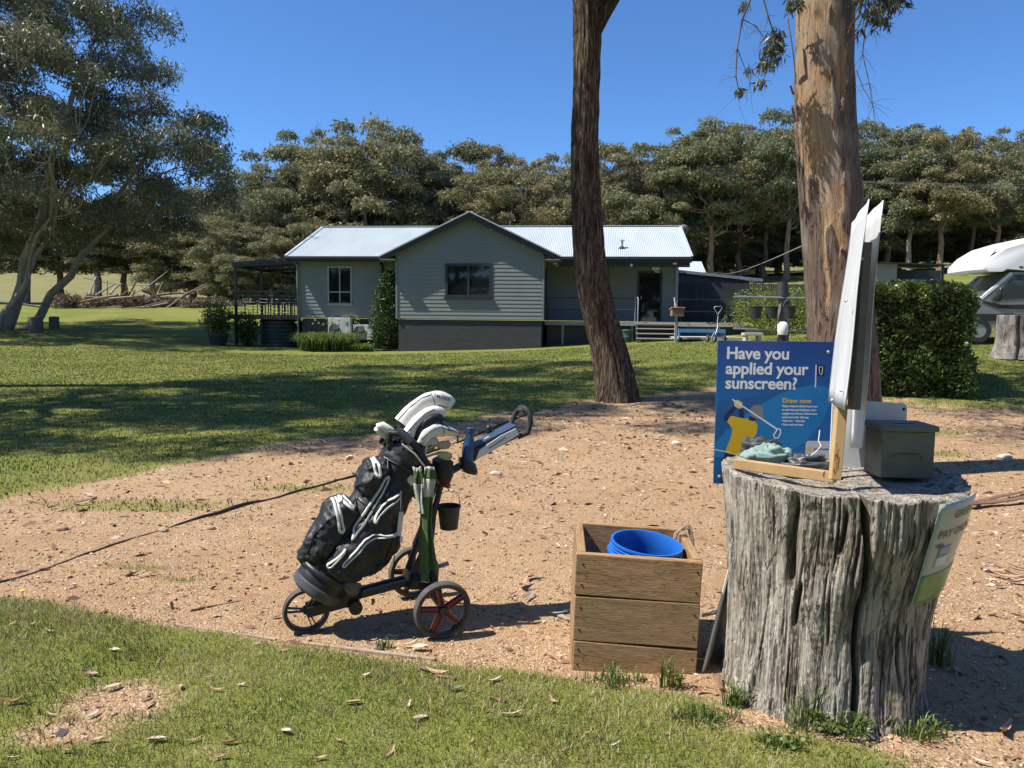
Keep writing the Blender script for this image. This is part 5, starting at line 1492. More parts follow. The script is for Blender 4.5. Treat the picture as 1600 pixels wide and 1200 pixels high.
# local: x forward (to the front wheel), y towards the sunlit near side, z up
AX90 = Euler((R_(90), 0, 0)).to_matrix()
def cart_wheel(c, r, w_, spokes, red, tilt=0.0):
    wh = bpy.data.objects.new('wheel', None); link(wh, cart); wh.location = c; wh.rotation_euler = (tilt, 0, 0)
    MB().lathe([(r * .86, -w_ * .5), (r * .95, -w_ * .52), (r * .985, -w_ * .38), (r, 0), (r * .985, w_ * .38), (r * .95, w_ * .52), (r * .86, w_ * .5)], 56, (0, 0, 0), AX90, True).build('tyre', TYRE, wh, smooth=50)
    MB().lathe([(r * .80, -w_ * .35), (r * .87, -w_ * .45), (r * .87, w_ * .45), (r * .80, w_ * .35)], 48, (0, 0, 0), AX90, True).build('rim', CAVE, wh, smooth=40)
    MB().lathe([(0, -w_ * .5), (r * .14, -w_ * .5), (r * .17, -w_ * .3), (r * .17, w_ * .4), (r * .12, w_ * .62), (0, w_ * .64)], 24, (0, 0, 0), AX90).build('hub', CAVE, wh, smooth=40)
    for k in range(spokes):
        a = 2 * math.pi * k / spokes + .12
        d = Vector((math.cos(a), 0, math.sin(a))); p = Vector((-math.sin(a), 0, math.cos(a)))
        if red:
            MB().add([d * (r * .12) + p * (r * .10) + Vector((0, y_, 0)) for y_ in (-w_ * .25, w_ * .25)] + [d * (r * .12) - p * (r * .10) + Vector((0, y_, 0)) for y_ in (-w_ * .25, w_ * .25)]
                     + [d * (r * .83) + p * (r * .085) + Vector((0, y_, 0)) for y_ in (-w_ * .25, w_ * .25)] + [d * (r * .83) - p * (r * .085) + Vector((0, y_, 0)) for y_ in (-w_ * .25, w_ * .25)],
                     [(0, 2, 3, 1), (4, 5, 7, 6), (0, 1, 5, 4), (2, 6, 7, 3), (0, 4, 6, 2), (1, 3, 7, 5)]).build('spoke', CAVE, wh)
            for y_ in (w_ * .30, -w_ * .30):
                q = [d * (r * f) + p * (r * g) + Vector((0, y_, 0)) for f, g in ((.22, .075), (.77, .065), (.77, -.065), (.22, -.075))]
                MB().tube(q + [q[0]], r * .022, 6, cap=False).build('red_inlay', REDP, wh)
        else:
            for s in (-1, 1):
                MB().bar(d * (r * .12) + p * (s * r * .05), d * (r * .83) + p * (s * r * .10), r * .05, w_ * .4, (0, 1, 0)).build('spoke', CAVE, wh)
    return wh
cart_wheel((0, .30, .147), .147, .046, 5, True, R_(-3))
cart_wheel((0, -.30, .147), .147, .046, 5, True, R_(3))
cart_wheel((.632, 0, .118), .118, .05, 3, False)
MB().tube([(0, -.28, .147), (0, .28, .147)], .011, 10).build('axle', FRM, cart)
for s in (-1, 1):
    MB().tube([(.02, s * .055, .22), (0, s * .16, .19), (0, s * .265, .147)], [.017, .015, .014], 10).build('wheel_arm', CAVE, cart, smooth=50)
    MB().bar((.425, s * .032, .165), (.03, s * .032, .225), .022, .034, (0, 0, 1)).build('lower_rail', FRM, cart)
    MB().tube([(.10, s * .05, .24), (.03, s * .07, .40), (-.03, s * .06, .62), (-.075, s * .035, .755)], [.018, .018, .017, .016], 10).build('upright', FRM, cart, smooth=50)
    MB().tube([(-.02, s * .06, .56), (.03, s * .16, .36), (.02, s * .23, .20)], [.013, .013, .012], 10).build('leg_strut', CAVE, cart, smooth=50)
    MB().tube([(-.07, s * .022, .755), (-.17, s * .022, .805), (-.26, s * .022, .853)], .013, 10).build('handle_tube', FRM, cart, smooth=50)
    MB().bar((.63, s * .04, .118), (.40, s * .045, .155), .014, .05, (0, 0, 1)).build('fork', CAVE, cart)
MB().loft([((.46, 0, .12), (.07, 0, 0), (0, .045, 0), 3), ((.43, 0, .17), (.085, 0, 0), (0, .06, 0), 3), ((.41, 0, .215), (.06, 0, 0), (0, .055, 0), 3)], 20, 3).build('front_joint', CAVE, cart, smooth=40)
MB().loft([((.06, 0, .19), (.07, 0, 0), (0, .10, 0), 3), ((.05, 0, .24), (.075, 0, 0), (0, .11, 0), 3), ((.06, 0, .27), (.05, 0, 0), (0, .08, 0), 3)], 20, 3).build('axle_hub', CAVE, cart, smooth=40)
MB().lathe([(0, -.09), (.035, -.085), (.035, .085), (0, .09)], 20, (.395, 0, .125), AX90).build('pivot_knob', CAVE, cart, smooth=40)
MB().tube([(-.02, .10, .30), (-.085, .12, .32)], .012, 8).build('brake_lever', STEEL, cart)
# console and handle
cd = Vector((-.245, 0, .112)).normalized(); cn = Vector((-cd.z, 0, cd.x)) * -1
def CP(a, y_, n_): return Vector((-.245, y_, .868)) + cd * a + cn * n_
def con(a0, a1, n0, n1, w0, w1, name, mat, bev=.006, yo=0):
    mb = MB(); P = []
    for a, w_ in ((a0, w0), (a1, w1)):
        for n_ in (n0, n1):
            P += [CP(a, yo - w_, n_), CP(a, yo + w_, n_)]
    return mb.add(P, [(0, 1, 3, 2), (4, 6, 7, 5), (0, 4, 5, 1), (2, 3, 7, 6), (0, 2, 6, 4), (1, 5, 7, 3)]).build(name, mat, cart, bevel=bev)
con(-.01, .28, -.02, .035, .045, .062, 'console_body', CAVE)
con(.02, .285, .036, .048, .042, .058, 'console_lid', NAVY, .003)
for s in (-1, 1):
    mb = MB(); P = [CP(a, s * (w_ + .002), n_) for a, n_, w_ in ((0, -.022, .046), (.10, -.018, .052), (.275, -.004, .062), (.272, .035, .062), (.18, .036, .056), (.04, .02, .048))]
    P2 = [p + Vector((0, s * .006, 0)) for p in P]
    mb.add(P + P2, [tuple(range(6)), tuple(range(11, 5, -1))] + [(i, (i + 1) % 6, 6 + (i + 1) % 6, 6 + i) for i in range(6)]).build('side_panel', WHITE, cart)
    MB().bar(CP(.09, s * .0615, .004), CP(.20, s * .0675, .016), .003, .003).build('panel_slot', CAVE, cart)
mb = MB(); mb.box(CP(.115, .012, .0495), (.03, .010, .002), (0, math.asin(.112 / .27) * 1.0, 0)); mb.build('badge', WHITE, cart)
MB().box(CP(.105, -.014, .0495), (.012, .012, .002), (0, R_(24.6), 0)).build('badge', REDP, cart)
MB().tube([CP(.27, -.035, .02), CP(.31, -.052, .055), CP(.355, -.055, .085), CP(.375, -.03, .10), CP(.378, 0, .102), CP(.375, .03, .10), CP(.385, .055, .075), CP(.365, .056, .02), CP(.33, .05, -.025), CP(.27, .04, -.022)], [.015] * 10, 12).build('grip', RUBBER, cart, smooth=60)
MB().tube([CP(.37, -.04, .085), CP(.378, 0, .095), CP(.375, .025, .088)], .019, 12).build('grip_sleeve', GREYP, cart, smooth=50)
MB().tube([CP(.385, .055, .08), CP(.40, .075, .105), CP(.41, .07, .12)], .007, 8).build('brake_lever', CAVE, cart)
MB().lathe([(0, -.02), (.018, -.018), (.018, .02), (.008, .03), (0, .03)], 16, CP(.16, -.055, .06)).build('umbrella_socket', CAVE, cart, smooth=40)
MB().loft([((-.215, .02, .845), (.045, 0, .02), (0, .045, 0), 2.5), ((-.22, .03, .80), (.05, 0, .02), (0, .05, 0), 2.5), ((-.225, .035, .775), (.035, 0, .01), (0, .035, 0), 2.5)], 18).build('bottle_holder', CAVE, cart, smooth=45)
# front bag cradle with strap
t_ = Vector((-.579, 0, .816)); n_ = Vector((.816, 0, .579)); B0 = Vector((.55, 0, .26)); Yv = Vector((0, 1, 0))
def BP(a, n, y_=0.0): return B0 + t_ * a + n_ * n + Yv * y_
MB().loft([(BP(-.070, 0), n_ * .115, Yv * .12), (BP(-.055, 0), n_ * .136, Yv * .142), (BP(-.02, 0), n_ * .142, Yv * .147), (BP(-.012, 0), n_ * .136, Yv * .14)], 36).build('bag_cradle', GREYP, cart, smooth=40)
MB().tube([BP(.05, .16 * math.cos(a), .165 * math.sin(a)) for a in np.linspace(-1.9, 1.9, 20)], .008, 8, flat=1.8, hint=t_).build('bag_strap', CAVE, cart, smooth=60)
MB().tube([BP(.62, -.15 + .0 * a, .10 * a) for a in (-1, -.5, 0, .5, 1)], .02, 8).build('upper_cradle', CAVE, cart, smooth=60)
MB().tube([(.20, .06, .205), (.195, .075, .38)], .003, 5).build('cord', CAVE, cart)
# ---- the bag
bag = thing('golf_bag', 'black golf bag with pale zips and bulging pockets strapped to the push cart', 'golf bag', CLOC, CART_RZ)
def wr(mb, amp, seed, fr=13):
    """push vertices about a little: creased fabric"""
    V = np.array(mb.v)
    d = np.stack([vnoise(V[:, 1] * fr + 3, V[:, 2] * fr + V[:, 0] * 7, seed), vnoise(V[:, 0] * fr, V[:, 2] * fr, seed + 1), vnoise(V[:, 0] * fr + V[:, 1] * 5, V[:, 1] * fr, seed + 2)], -1) - .5
    f2 = fr * 2.7
    e = np.stack([vnoise(V[:, 1] * f2 + 3, V[:, 2] * f2 * 1.4 - V[:, 0] * f2, seed + 5), vnoise(V[:, 0] * f2 - V[:, 2] * f2 * .8, V[:, 2] * f2 * .5 + V[:, 0] * f2, seed + 6), vnoise(V[:, 0] * f2, V[:, 1] * f2, seed + 7)], -1) - .5
    mb.v = [tuple(p) for p in V + d * 2 * amp + e * amp]
    return mb
def bag_loft(rows, n=72, e=2.4):
    """rows: (a, n_center, half_n, half_y, y_center)"""
    # densify
    A = np.array(rows, float); tt = np.linspace(0, 1, len(rows)); ts = np.linspace(0, 1, 54)
    Q = np.stack([np.interp(ts, tt, A[:, k]) for k in range(5)], -1)
    K = np.copy(Q)
    for _ in range(2):
        K[1:-1] = (K[:-2] + 2 * K[1:-1] + K[2:]) / 4
    return MB().loft([(BP(a, c, y_), n_ * hn, Yv * hy) for a, c, hn, hy, y_ in K], n, e)
body = wr(bag_loft([(.0, 0, .128, .128, 0), (.05, 0, .135, .138, 0), (.2, -.02, .145, .15, 0), (.4, -.02, .145, .15, 0), (.55, -.012, .135, .145, 0), (.70, 0, .125, .135, 0), (.76, 0, .125, .135, 0)]), .010, 3, 17).build('bag_body', CLOTH, bag, smooth=60)
low = wr(bag_loft([(.03, .10, .03, .06, .02), (.06, .10, .08, .10, .02), (.16, .115, .095, .12, .02), (.30, .12, .10, .125, .02), (.39, .12, .095, .12, .02), (.43, .10, .05, .09, .02)]), .017, 5, 20).build('lower_pocket', CLOTHP, bag, smooth=60)
upp = wr(bag_loft([(.475, .08, .02, .06, .03), (.50, .09, .06, .10, .03), (.56, .10, .08, .115, .03), (.64, .10, .075, .11, .03), (.685, .09, .03, .07, .03)]), .014, 7, 24).build('upper_pocket', CLOTHP, bag, smooth=60)
side = wr(bag_loft([(.08, -.01, .05, .03, .14), (.12, -.02, .10, .05, .14), (.25, -.06, .13, .065, .13), (.36, -.08, .125, .06, .13), (.45, -.06, .08, .045, .13), (.56, -.02, .07, .035, .125), (.60, 0, .03, .02, .12)]), .013, 9, 20).build('side_pocket', CLOTHP, bag, smooth=60)
far_ = wr(bag_loft([(.08, -.01, .05, .03, -.14), (.25, -.05, .12, .06, -.13), (.45, -.05, .08, .045, -.13), (.60, 0, .03, .02, -.12)]), .008, 11).build('side_pocket', CLOTHP, bag, smooth=60)
def bvh_of(*obs):
    V, F = [], []
    for o in obs:
        b = len(V); V += [v.co.copy() for v in o.data.vertices]; F += [tuple(i + b for i in p.vertices) for p in o.data.polygons]
    return BVHTree.FromPolygons(V, F)
BV = bvh_of(body, low, upp, side)
def on_bag(a, n, lift=.004):
    o = BP(a, n, .6); h = BV.ray_cast(o, -Yv)
    if h[0] is None:
        h2 = BV.find_nearest(BP(a, n, .12)); return h2[0] + h2[1] * lift
    return h[0] + h[1] * lift
def zipp(pts, name='zip', r=.0078, par=None, mat=None):
    P = []
    for (a, n), (a2, n2) in zip(pts[:-1], pts[1:]):
        for k in range(6): P.append(on_bag(a + (a2 - a) * k / 6, n + (n2 - n) * k / 6))
    P.append(on_bag(*pts[-1]))
    Q = [P[0]] + [(P[i - 1] + P[i] * 2 + P[i + 1]) / 4 for i in range(1, len(P) - 1)] + [P[-1]]
    return MB().tube(Q, r, 8, flat=.6).build(name, mat or ZIPM, par or bag, smooth=60)
zipp([(.38, .21), (.374, .200), (.309, .145), (.279, .116), (.28, .102), (.293, .099), (.34, .147), (.384, .187), (.397, .205)], par=low)
zipp([(.415, .205), (.403, .172), (.400, .121), (.412, .116), (.416, .156), (.420, .2)], par=low)
zipp([(.660, .165), (.636, .150), (.604, .12), (.601, .103), (.616, .101), (.65, .132), (.665, .155)], par=upp)
zipp([(.279, .04), (.335, .059), (.406, .059), (.482, .058), (.578, .062), (.627, .065), (.63, .047), (.555, .038), (.468, .032), (.36, .035), (.279, .04)], r=.007)
zipp([(.587, -.035), (.533, -.001), (.481, .01), (.414, .006), (.404, -.005), (.423, -.008), (.485, -.011), (.567, -.045)], par=side)
zipp([(.413, -.129), (.39, -.102), (.367, -.055), (.347, -.021), (.315, -.005), (.259, .002), (.161, .018), (.146, .012), (.15, 0), (.212, -.007), (.302, -.021), (.338, -.044), (.383, -.099), (.402, -.129)], par=side)
zipp([(.223, .046), (.17, .055), (.112, .072), (.105, .059), (.118, .049), (.167, .046), (.215, .041)])
for pts in ([(.70, .10), (.60, .075), (.40, .068), (.2, .075)], [(.45, -.10), (.30, -.155), (.15, -.12)], [(.30, .19), (.2, .2), (.1, .17)]):
    zipp(pts, 'seam', .004, mat=CAVE)
MB().loft([(BP(-.045, 0), n_ * .125, Yv * .128), (BP(-.02, 0), n_ * .137, Yv * .14), (BP(.045, 0), n_ * .137, Yv * .14), (BP(.06, 0), n_ * .125, Yv * .13)], 36).build('base_cap', CAVE, bag, smooth=40)
MB().loft([(BP(.735, 0), n_ * .130, Yv * .140), (BP(.76, 0), n_ * .138, Yv * .148), (BP(.80, 0), n_ * .136, Yv * .146), (BP(.80, 0), n_ * .118, Yv * .128), (BP(.77, 0), n_ * .115, Yv * .125)], 40).build('top_collar', CAVE, bag, smooth=40)
for k in range(-1, 2): MB().bar(BP(.792, .075 * k, -.125), BP(.792, .075 * k, .125), .010, .03, t_).build('divider', CAVE, bag)
MB().bar(BP(.791, -.11, 0), BP(.791, .11, 0), .03, .010, n_).build('divider', CAVE, bag)
MB().tube([BP(.765, .135, .06), BP(.815, .165, .08), BP(.845, .12, .10), BP(.83, .03, .12), BP(.79, -.06, .135), BP(.735, -.11, .13)], [.016, .020, .023, .021, .018, .014], 12).build('carry_handle', CLOTH, bag, smooth=60)
MB().tube([BP(.842, .14, .095), BP(.842, .10, .105), BP(.83, .06, .115)], [.0225, .0245, .0235], 12).build('handle_trim', GREYP, bag, smooth=60)
MB().tube([BP(.80, .10, .135), BP(.795, .02, .155), BP(.77, -.06, .155), BP(.735, -.105, .145)], .005, 6).build('piping', ZIPM, bag, smooth=60)
zipp([(.70, .115), (.705, .05), (.705, -.03), (.70, -.10)], 'webbing_strap', .008, mat=CAVE)
zipp([(.455, .14), (.45, .08), (.445, .0), (.455, -.09)], 'webbing_strap', .006, mat=CAVE)
zipp([(.66, .05), (.60, .022), (.52, .018), (.45, .02)], 'webbing_strap', .005, mat=CAVE)
for a, n, w_ in ((.69, -.06, .034), ):
    q = on_bag(a, n, .003)
    MB().lathe([(0, 0), (w_ * 1.1, 0), (w_ * 1.1, .005), (0, .006)], 24, q, AX90 @ Matrix.Scale(-1, 3, Vector((0, 0, 1)))).build('round_badge', CREAM, bag)
MB().loft([(BP(.03, -.12, .12), n_ * .02, Yv * .015), (BP(.06, -.10, .145), n_ * .05, Yv * .016), (BP(.10, -.10, .15), n_ * .035, Yv * .014)], 16).build('strap_pad', GREYP, bag, smooth=50)
for k in range(3):
    MB().box(BP(.76 + .0 * k, .145 - .01 * k, -.05 + .06 * k), (.03, .022, .04), (0, R_(-35), 0)).build('buckle', CAVE, bag, bevel=.004)
# tag hanging on a clip
q = on_bag(.60, -.03, .012)
tg = thing('bag_tag', 'white plastic bag tag clipped to the side of the golf bag', 'tag', CLOC, CART_RZ)
MB().tube([q, q + Vector((.003, .006, -.06)), q + Vector((.006, .01, -.10))], .004, 6).build('clip_cord', STEEL, tg)
MB().box(q + Vector((.008, .016, -.165)), (.026, .010, .125), (0, R_(-6), 0)).build('tag_body', M_('tag_white', (.62, .63, .60), None, 8), tg, bevel=.005)
MB().box(q + Vector((.002, .016, -.245)), (.016, .008, .03), (0, R_(-6), 0)).build('tag_end', WHITE, tg, bevel=.002)

# ---- lettering helper
def text_mesh(txt, name, size, M, mat, parent, ext=.0006, bold=0.0, align='LEFT', space=1.0, shear=0.0):
    cu = bpy.data.curves.new('txt', 'FONT'); cu.body = txt; cu.size = size; cu.extrude = ext; cu.offset = bold; cu.align_x = align; cu.space_character = space; cu.shear = shear
    cu.resolution_u = 3
    o = bpy.data.objects.new('txt', cu); COL.objects.link(o)
    dg = bpy.context.evaluated_depsgraph_get()
    me = bpy.data.meshes.new_from_object(o.evaluated_get(dg))
    bpy.data.objects.remove(o); me.transform(M); me.materials.clear(); me.materials.append(mat)
    r = bpy.data.objects.new(name, me); return link(r, parent)
def basis(o, x, y):
    x = Vector(x).normalized(); z = x.cross(Vector(y)).normalized(); y = z.cross(x)
    M = Matrix((x, y, z)).transposed().to_4x4(); M.translation = o; return M
# ---- clubs standing in the bag
def club(name, lab, cat_, y_, n0):
    t = thing(name, lab, cat_, CLOC, CART_RZ, 'clubs in the golf bag')
    return t
def path_loft(pts, rad, yk, mat, name, parent, n=22, flat_end=True, seed=1):
    P = [Vector(p) for p in pts]; secs = []
    ts = np.linspace(0, len(P) - 1, 22); pa = np.array([tuple(p) for p in P]); ra = np.array(rad)
    I = np.arange(len(P))
    C = np.stack([np.interp(ts, I, pa[:, k]) for k in range(3)], -1); Rr = np.interp(ts, I, ra)
    for _ in range(3):
        C[1:-1] = (C[:-2] + 2 * C[1:-1] + C[2:]) / 4; Rr[1:-1] = (Rr[:-2] + 2 * Rr[1:-1] + Rr[2:]) / 4
    for i in range(len(C)):
        d = Vector(C[min(i + 1, 21)] - C[max(i - 1, 0)]).normalized()
        s = d.cross(Yv).normalized()
        secs.append((C[i], s * Rr[i], Yv * (Rr[i] * yk), 2.3))
    return wr(MB().loft(secs, n), .0035, seed + len(name), 30).build(name, mat, parent, smooth=50)
DKBL = M_('smoke_blue_print', (.05, .07, .14), None, 8)
# driver cover
t = club('driver', 'tall cream driver head cover arching highest out of the golf bag', 'golf club', 0, 0)
path_loft([(.120, -.03, 1.045), (.075, -.03, 1.106), (.018, -.03, 1.158), (-.054, -.03, 1.176), (-.115, -.03, 1.158), (-.140, -.03, 1.142)], [.056, .050, .043, .047, .046, .036], .85, CREAM, 'head_cover', t)
MB().tube([(.118, -.03, 1.048), (.16, -.02, .95), (.22, -.01, .80), (.40, 0, .55)], [.030, .016, .008, .008], 12).build('shaft', CAVE, t, smooth=50)
MB().tube([(.155, -.03 + .0, 1.063), (.135, .008, 1.052), (.092, .012, 1.025), (.082, -.03, 1.02)], .005, 8).build('hem', CAVE, t, smooth=50)
text_mesh('SMOKE', 'lettering', .027, basis(Vector((-.030, .0185, 1.192)), (-.96, 0, -.26), (-.24, -.35, .9)), DKBL, t, .0008, .0004, space=1.1)
def cover_seam(par, pts, r=.0022, mat=None):
    bv = bvh_of(par); P = []
    for (a, b), (c, d) in zip(pts[:-1], pts[1:]):
        for k in range(5):
            o_ = Vector((a + (c - a) * k / 5, .5, b + (d - b) * k / 5)); h = bv.ray_cast(o_, -Yv)
            if h[0] is not None: P.append(h[0] + h[1] * .001)
    if len(P) > 2: MB().tube(P, r, 6).build('seam', mat or GREYP, par, smooth=60)
_dc = next(o for o in t.children if o.name.startswith('head_cover'))
cover_seam(_dc, [(.155, 1.075), (.10, 1.135), (.03, 1.185), (-.03, 1.205)]); cover_seam(_dc, [(.10, 1.035), (.06, 1.085), (.0, 1.130), (-.06, 1.145), (-.12, 1.128)]); cover_seam(_dc, [(-.02, 1.21), (-.035, 1.17), (-.045, 1.135)])
# fairway cover
t = club('fairway_wood', 'cream and black fairway wood head cover tucked under the tall cover', 'golf club', 0, 0)
path_loft([(.125, .05, .985), (.092, .05, 1.035), (.045, .05, 1.090), (-.015, .05, 1.122), (-.065, .05, 1.108), (-.078, .05, 1.095)], [.036, .034, .031, .034, .028, .018], 1.05, CREAM, 'head_cover', t)
path_loft([(.085, .062, .965), (.060, .066, 1.010), (.022, .07, 1.062), (-.025, .072, 1.090), (-.062, .07, 1.078)], [.024, .030, .034, .030, .018], .8, CLOTH, 'cover_panel', t)
MB().tube([(.120, .05, .99), (.15, .04, .93), (.22, .03, .78)], [.022, .014, .008], 12).build('shaft', CAVE, t, smooth=50)
_dc = next(o for o in t.children if o.name.startswith('head_cover'))
cover_seam(_dc, [(.14, 1.005), (.09, 1.062), (.03, 1.115), (-.03, 1.14)])
# hybrid cover
t = club('hybrid_club', 'pale cream hybrid head cover with a pointed lettered flap facing the handle', 'golf club', 0, 0)
path_loft([(.060, .085, .955), (.022, .085, 1.012), (-.03, .085, 1.032), (-.085, .085, 1.020), (-.138, .085, 1.001)], [.024, .033, .036, .024, .012], .9, CREAM, 'head_cover', t)
MB().tube([(-.02, .085, 1.069), (-.06, .09, 1.066), (-.085, .095, 1.045)], .008, 8).build('cover_stripe', DKBL, t, smooth=50)
MB().tube([(.06, .085, .955), (.12, .07, .86), (.2, .05, .74)], [.02, .01, .008], 12).build('shaft', CAVE, t, smooth=50)
text_mesh('SMOKE', 'lettering', .017, basis(Vector((-.080, .111, 1.024)), (-.95, 0, -.31), (-.29, -.3, .9)), DKBL, t, .0006, .0003)
MB().tube([(-.138, .085, 1.0), (-.142, .085, .98), (-.142, .085, .96)], [.002, .004, .006], 8).build('tassel', CAVE, t)
_dc = next(o for o in t.children if o.name.startswith('head_cover'))
cover_seam(_dc, [(.06, .985), (.01, 1.03), (-.04, 1.045), (-.10, 1.02)]); cover_seam(_dc, [(-.045, 1.06), (-.06, 1.03), (-.062, 1.0)])
# putter with a ring-shaped cover
t = club('putter', 'putter with an oval cream cover standing low on the pocket side of the bag', 'golf club', 0, 0)
MB().tube([(.262, .0, 1.040), (.240, .012, 1.050), (.205, .02, 1.025), (.172, .02, .985), (.170, .0, .965), (.20, -.015, .975), (.245, -.015, 1.015), (.264, -.005, 1.036)], [.017] * 8, 12, flat=1.3).build('putter_cover', CREAM, t, smooth=60)
MB().tube([(.22, 0, 1.0), (.17, 0, .94), (.17, 0, .80)], [.016, .008, .008], 10).build('shaft', STEEL, t, smooth=50)
# irons
for i, (hx_, hz_, y_, an, lab) in enumerate(((-.066, .948, .085, -8, 'upper iron with a bronze-grey head leaning out toward the handle'), (-.072, .893, .095, -22, 'lower iron with a bronze-grey head leaning out below the other'), (-.01, .958, .04, 10, 'dull iron half hidden behind the two bronze-grey ones'), (.0, .93, .02, 0, 'dark iron set deep among the shafts by the collar'))):
    t = club('iron', lab, 'golf club', 0, 0)
    a = R_(an); ex = Vector((-math.cos(a), 0, math.sin(a))); ez = Vector((math.sin(a), 0, math.cos(a)))
    c = Vector((hx_, y_, hz_)); P = []
    out = [(-.048, -.010), (-.03, -.022), (.005, -.026), (.032, -.018), (.040, .0), (.032, .020), (.005, .022), (-.03, .012), (-.046, .004)]
    k = len(out)
    P = [c + ex * u + ez * v + Yv * .007 for u, v in out] + [c + ex * u * .96 + ez * v * .94 - Yv * .009 for u, v in out]
    MB().add(P, [tuple(range(k)), tuple(range(2 * k - 1, k - 1, -1))] + [(q, (q + 1) % k, k + (q + 1) % k, k + q) for q in range(k)]).build('iron_head', IRON if i < 2 else STEEL, t, bevel=.003, smooth=50)
    MB().tube([c - ex * .044 - ez * .004, c - ex * .09 + Vector((.02, -.01, -.04)), Vector((.13, y_ * .8, .78))], [.007, .0065, .006], 8).build('shaft', STEEL, t, smooth=50)
for i, (xx, y_, zz) in enumerate(((.03, .10, .965), (.02, .055, .975), (.045, -.04, .97), (.08, -.06, .985))):
    t = club('wedge', ['slim iron showing its hosel beside the carry handle', 'slim iron showing its hosel behind the beside-handle one', 'far-side iron standing upright in the collar', 'far-side iron nearest the putter in the collar'][i], 'golf club', 0, 0)
    MB().tube([(.15, y_ * .8, .77), (xx + .01, y_, zz - .06), (xx, y_, zz)], [.006, .0065, .008], 8).build('shaft', STEEL, t, smooth=50)
    MB().loft([((xx, y_, zz - .01), (.012, 0, .004), (0, .008, 0)), ((xx - .03, y_ + .003, zz + .006), (.010, 0, .022), (0, .007, 0)), ((xx - .055, y_ + .004, zz + .004), (.006, 0, .018), (0, .005, 0))], 12).build('iron_head', STEEL, t, smooth=50)
# bottle in the holder
t = thing('drink_bottle', 'dark blue drink bottle standing in the cart console holder', 'bottle', CLOC, CART_RZ)
bd = Vector((-.10, 0, 1)).normalized()
_x, _y, _z = frame(bd, Vector((0, 1, 0)))
Mb = Matrix((_x, _y, bd)).transposed()
Mb = Matrix((Vector((1, 0, .1)).normalized(), Vector((0, 1, 0)), Vector((-.1, 0, 1)).normalized())).transposed()
MB().lathe([(0, 0), (.030, 0), (.033, .01), (.033, .07), (.029, .11), (.022, .14), (.021, .165)], 24, (-.212, .03, .835), Mb).build('bottle_body', BLUEP, t, smooth=50)
MB().lathe([(.023, .162), (.024, .185), (.018, .19), (0, .19)], 24, (-.212, .03, .835), Mb).build('cap', NAVY, t, smooth=40)
# pouch with red tab, hung below the handle
t = thing('cart_pouch', 'black hanging pouch with a red tab behind the golf bag', 'pouch', CLOC, CART_RZ)
MB().loft([((-.085, .03, .735), (.030, 0, -.01), (0, .05, 0), 3), ((-.08, .03, .77), (.050, 0, -.015), (0, .065, 0), 3), ((-.075, .03, .83), (.052, 0, -.02), (0, .07, 0), 3), ((-.06, .03, .865), (.034, 0, -.012), (0, .06, 0), 3)], 22).build('pouch_body', CLOTH, t, smooth=50)
MB().loft([((-.098, .03, .705), (.016, 0, .004), (0, .016, 0), 3), ((-.095, .03, .725), (.024, 0, .006), (0, .024, 0), 3), ((-.09, .03, .75), (.020, 0, .004), (0, .022, 0), 3)], 16).build('red_tab', REDP, t, smooth=45)
# sand bucket
t = thing('sand_pail', 'small dark pail hanging by its wire handle from the push cart', 'bucket', CLOC, CART_RZ)
bc = Vector((-.103, .06, .49))
MB().lathe([(0, 0), (.047, 0), (.060, .112), (.064, .114), (.064, .124), (.058, .124), (.045, .006), (0, .006)], 30, bc).build('pail', M_('pail_dark', (.040, .034, .026), (.055, .045, .034), 10, rough=.6), t, smooth=40)
MB().tube([bc + Vector((.060 * math.cos(a), 0, .118 + (.085 if 0 < k < 8 else 0) * math.sin(a) ** .5)) for k, a in enumerate(np.linspace(0, math.pi, 9))], .0022, 6).build('bail_handle', STEEL, t)
MB().tube([bc + Vector((.0, 0, .20)), bc + Vector((.006, -.01, .225)), bc + Vector((.006, -.02, .25))], .003, 6).build('hook', CAVE, t)
# towels
TW = M_('green_towel', (.105, .165, .055), (.075, .125, .04), 40, rough=.95, bump=.8, bscale=160, dist=.006)
TWW = M_('white_towel', (.62, .62, .55), (.50, .51, .44), 40, rough=.95, bump=.8, bscale=160, dist=.006)
def towel(name, lab, pts, width, seed, bands):
    t = thing(name, lab, 'towel', CLOC, CART_RZ, 'towels on the golf bag')
    rgt = np.random.RandomState(seed); nR, nC = 46, 25
    A = np.array(pts, float); tt = np.linspace(0, 1, len(A)); V = []
    for i in range(nR):
        s = i / (nR - 1); c = np.array([np.interp(s, tt, A[:, k]) for k in range(3)]); w_ = np.interp(s, tt, width)
        for j in range(nC):
            q = (j / (nC - 1) - .5) * 2
            V.append((c[0] - q * w_ + .004 * math.sin(9 * s + q * 4), c[1] + .012 * math.sin(q * 5.5 + seed + 1.5 * s) * (.4 + s) + .004 * math.sin(q * 13 + s * 5) - .012 * q * q, c[2] + .004 * math.sin(q * 3 + seed)))
    for a, b, m_ in bands:
        r0, r1 = int(round(a * (nR - 1))), int(round(b * (nR - 1)))
        mb = MB(); vv = V[r0 * nC:(r1 + 1) * nC]
        mb.add(vv, [(i * nC + j, i * nC + j + 1, (i + 1) * nC + j + 1, (i + 1) * nC + j) for i in range(r1 - r0) for j in range(nC - 1)])
        o = mb.build('white_band' if m_ is TWW else 'green_band', m_, t, smooth=80)
        md = o.modifiers.new('thickness', 'SOLIDIFY'); md.thickness = .006; md.offset = 0
    return t
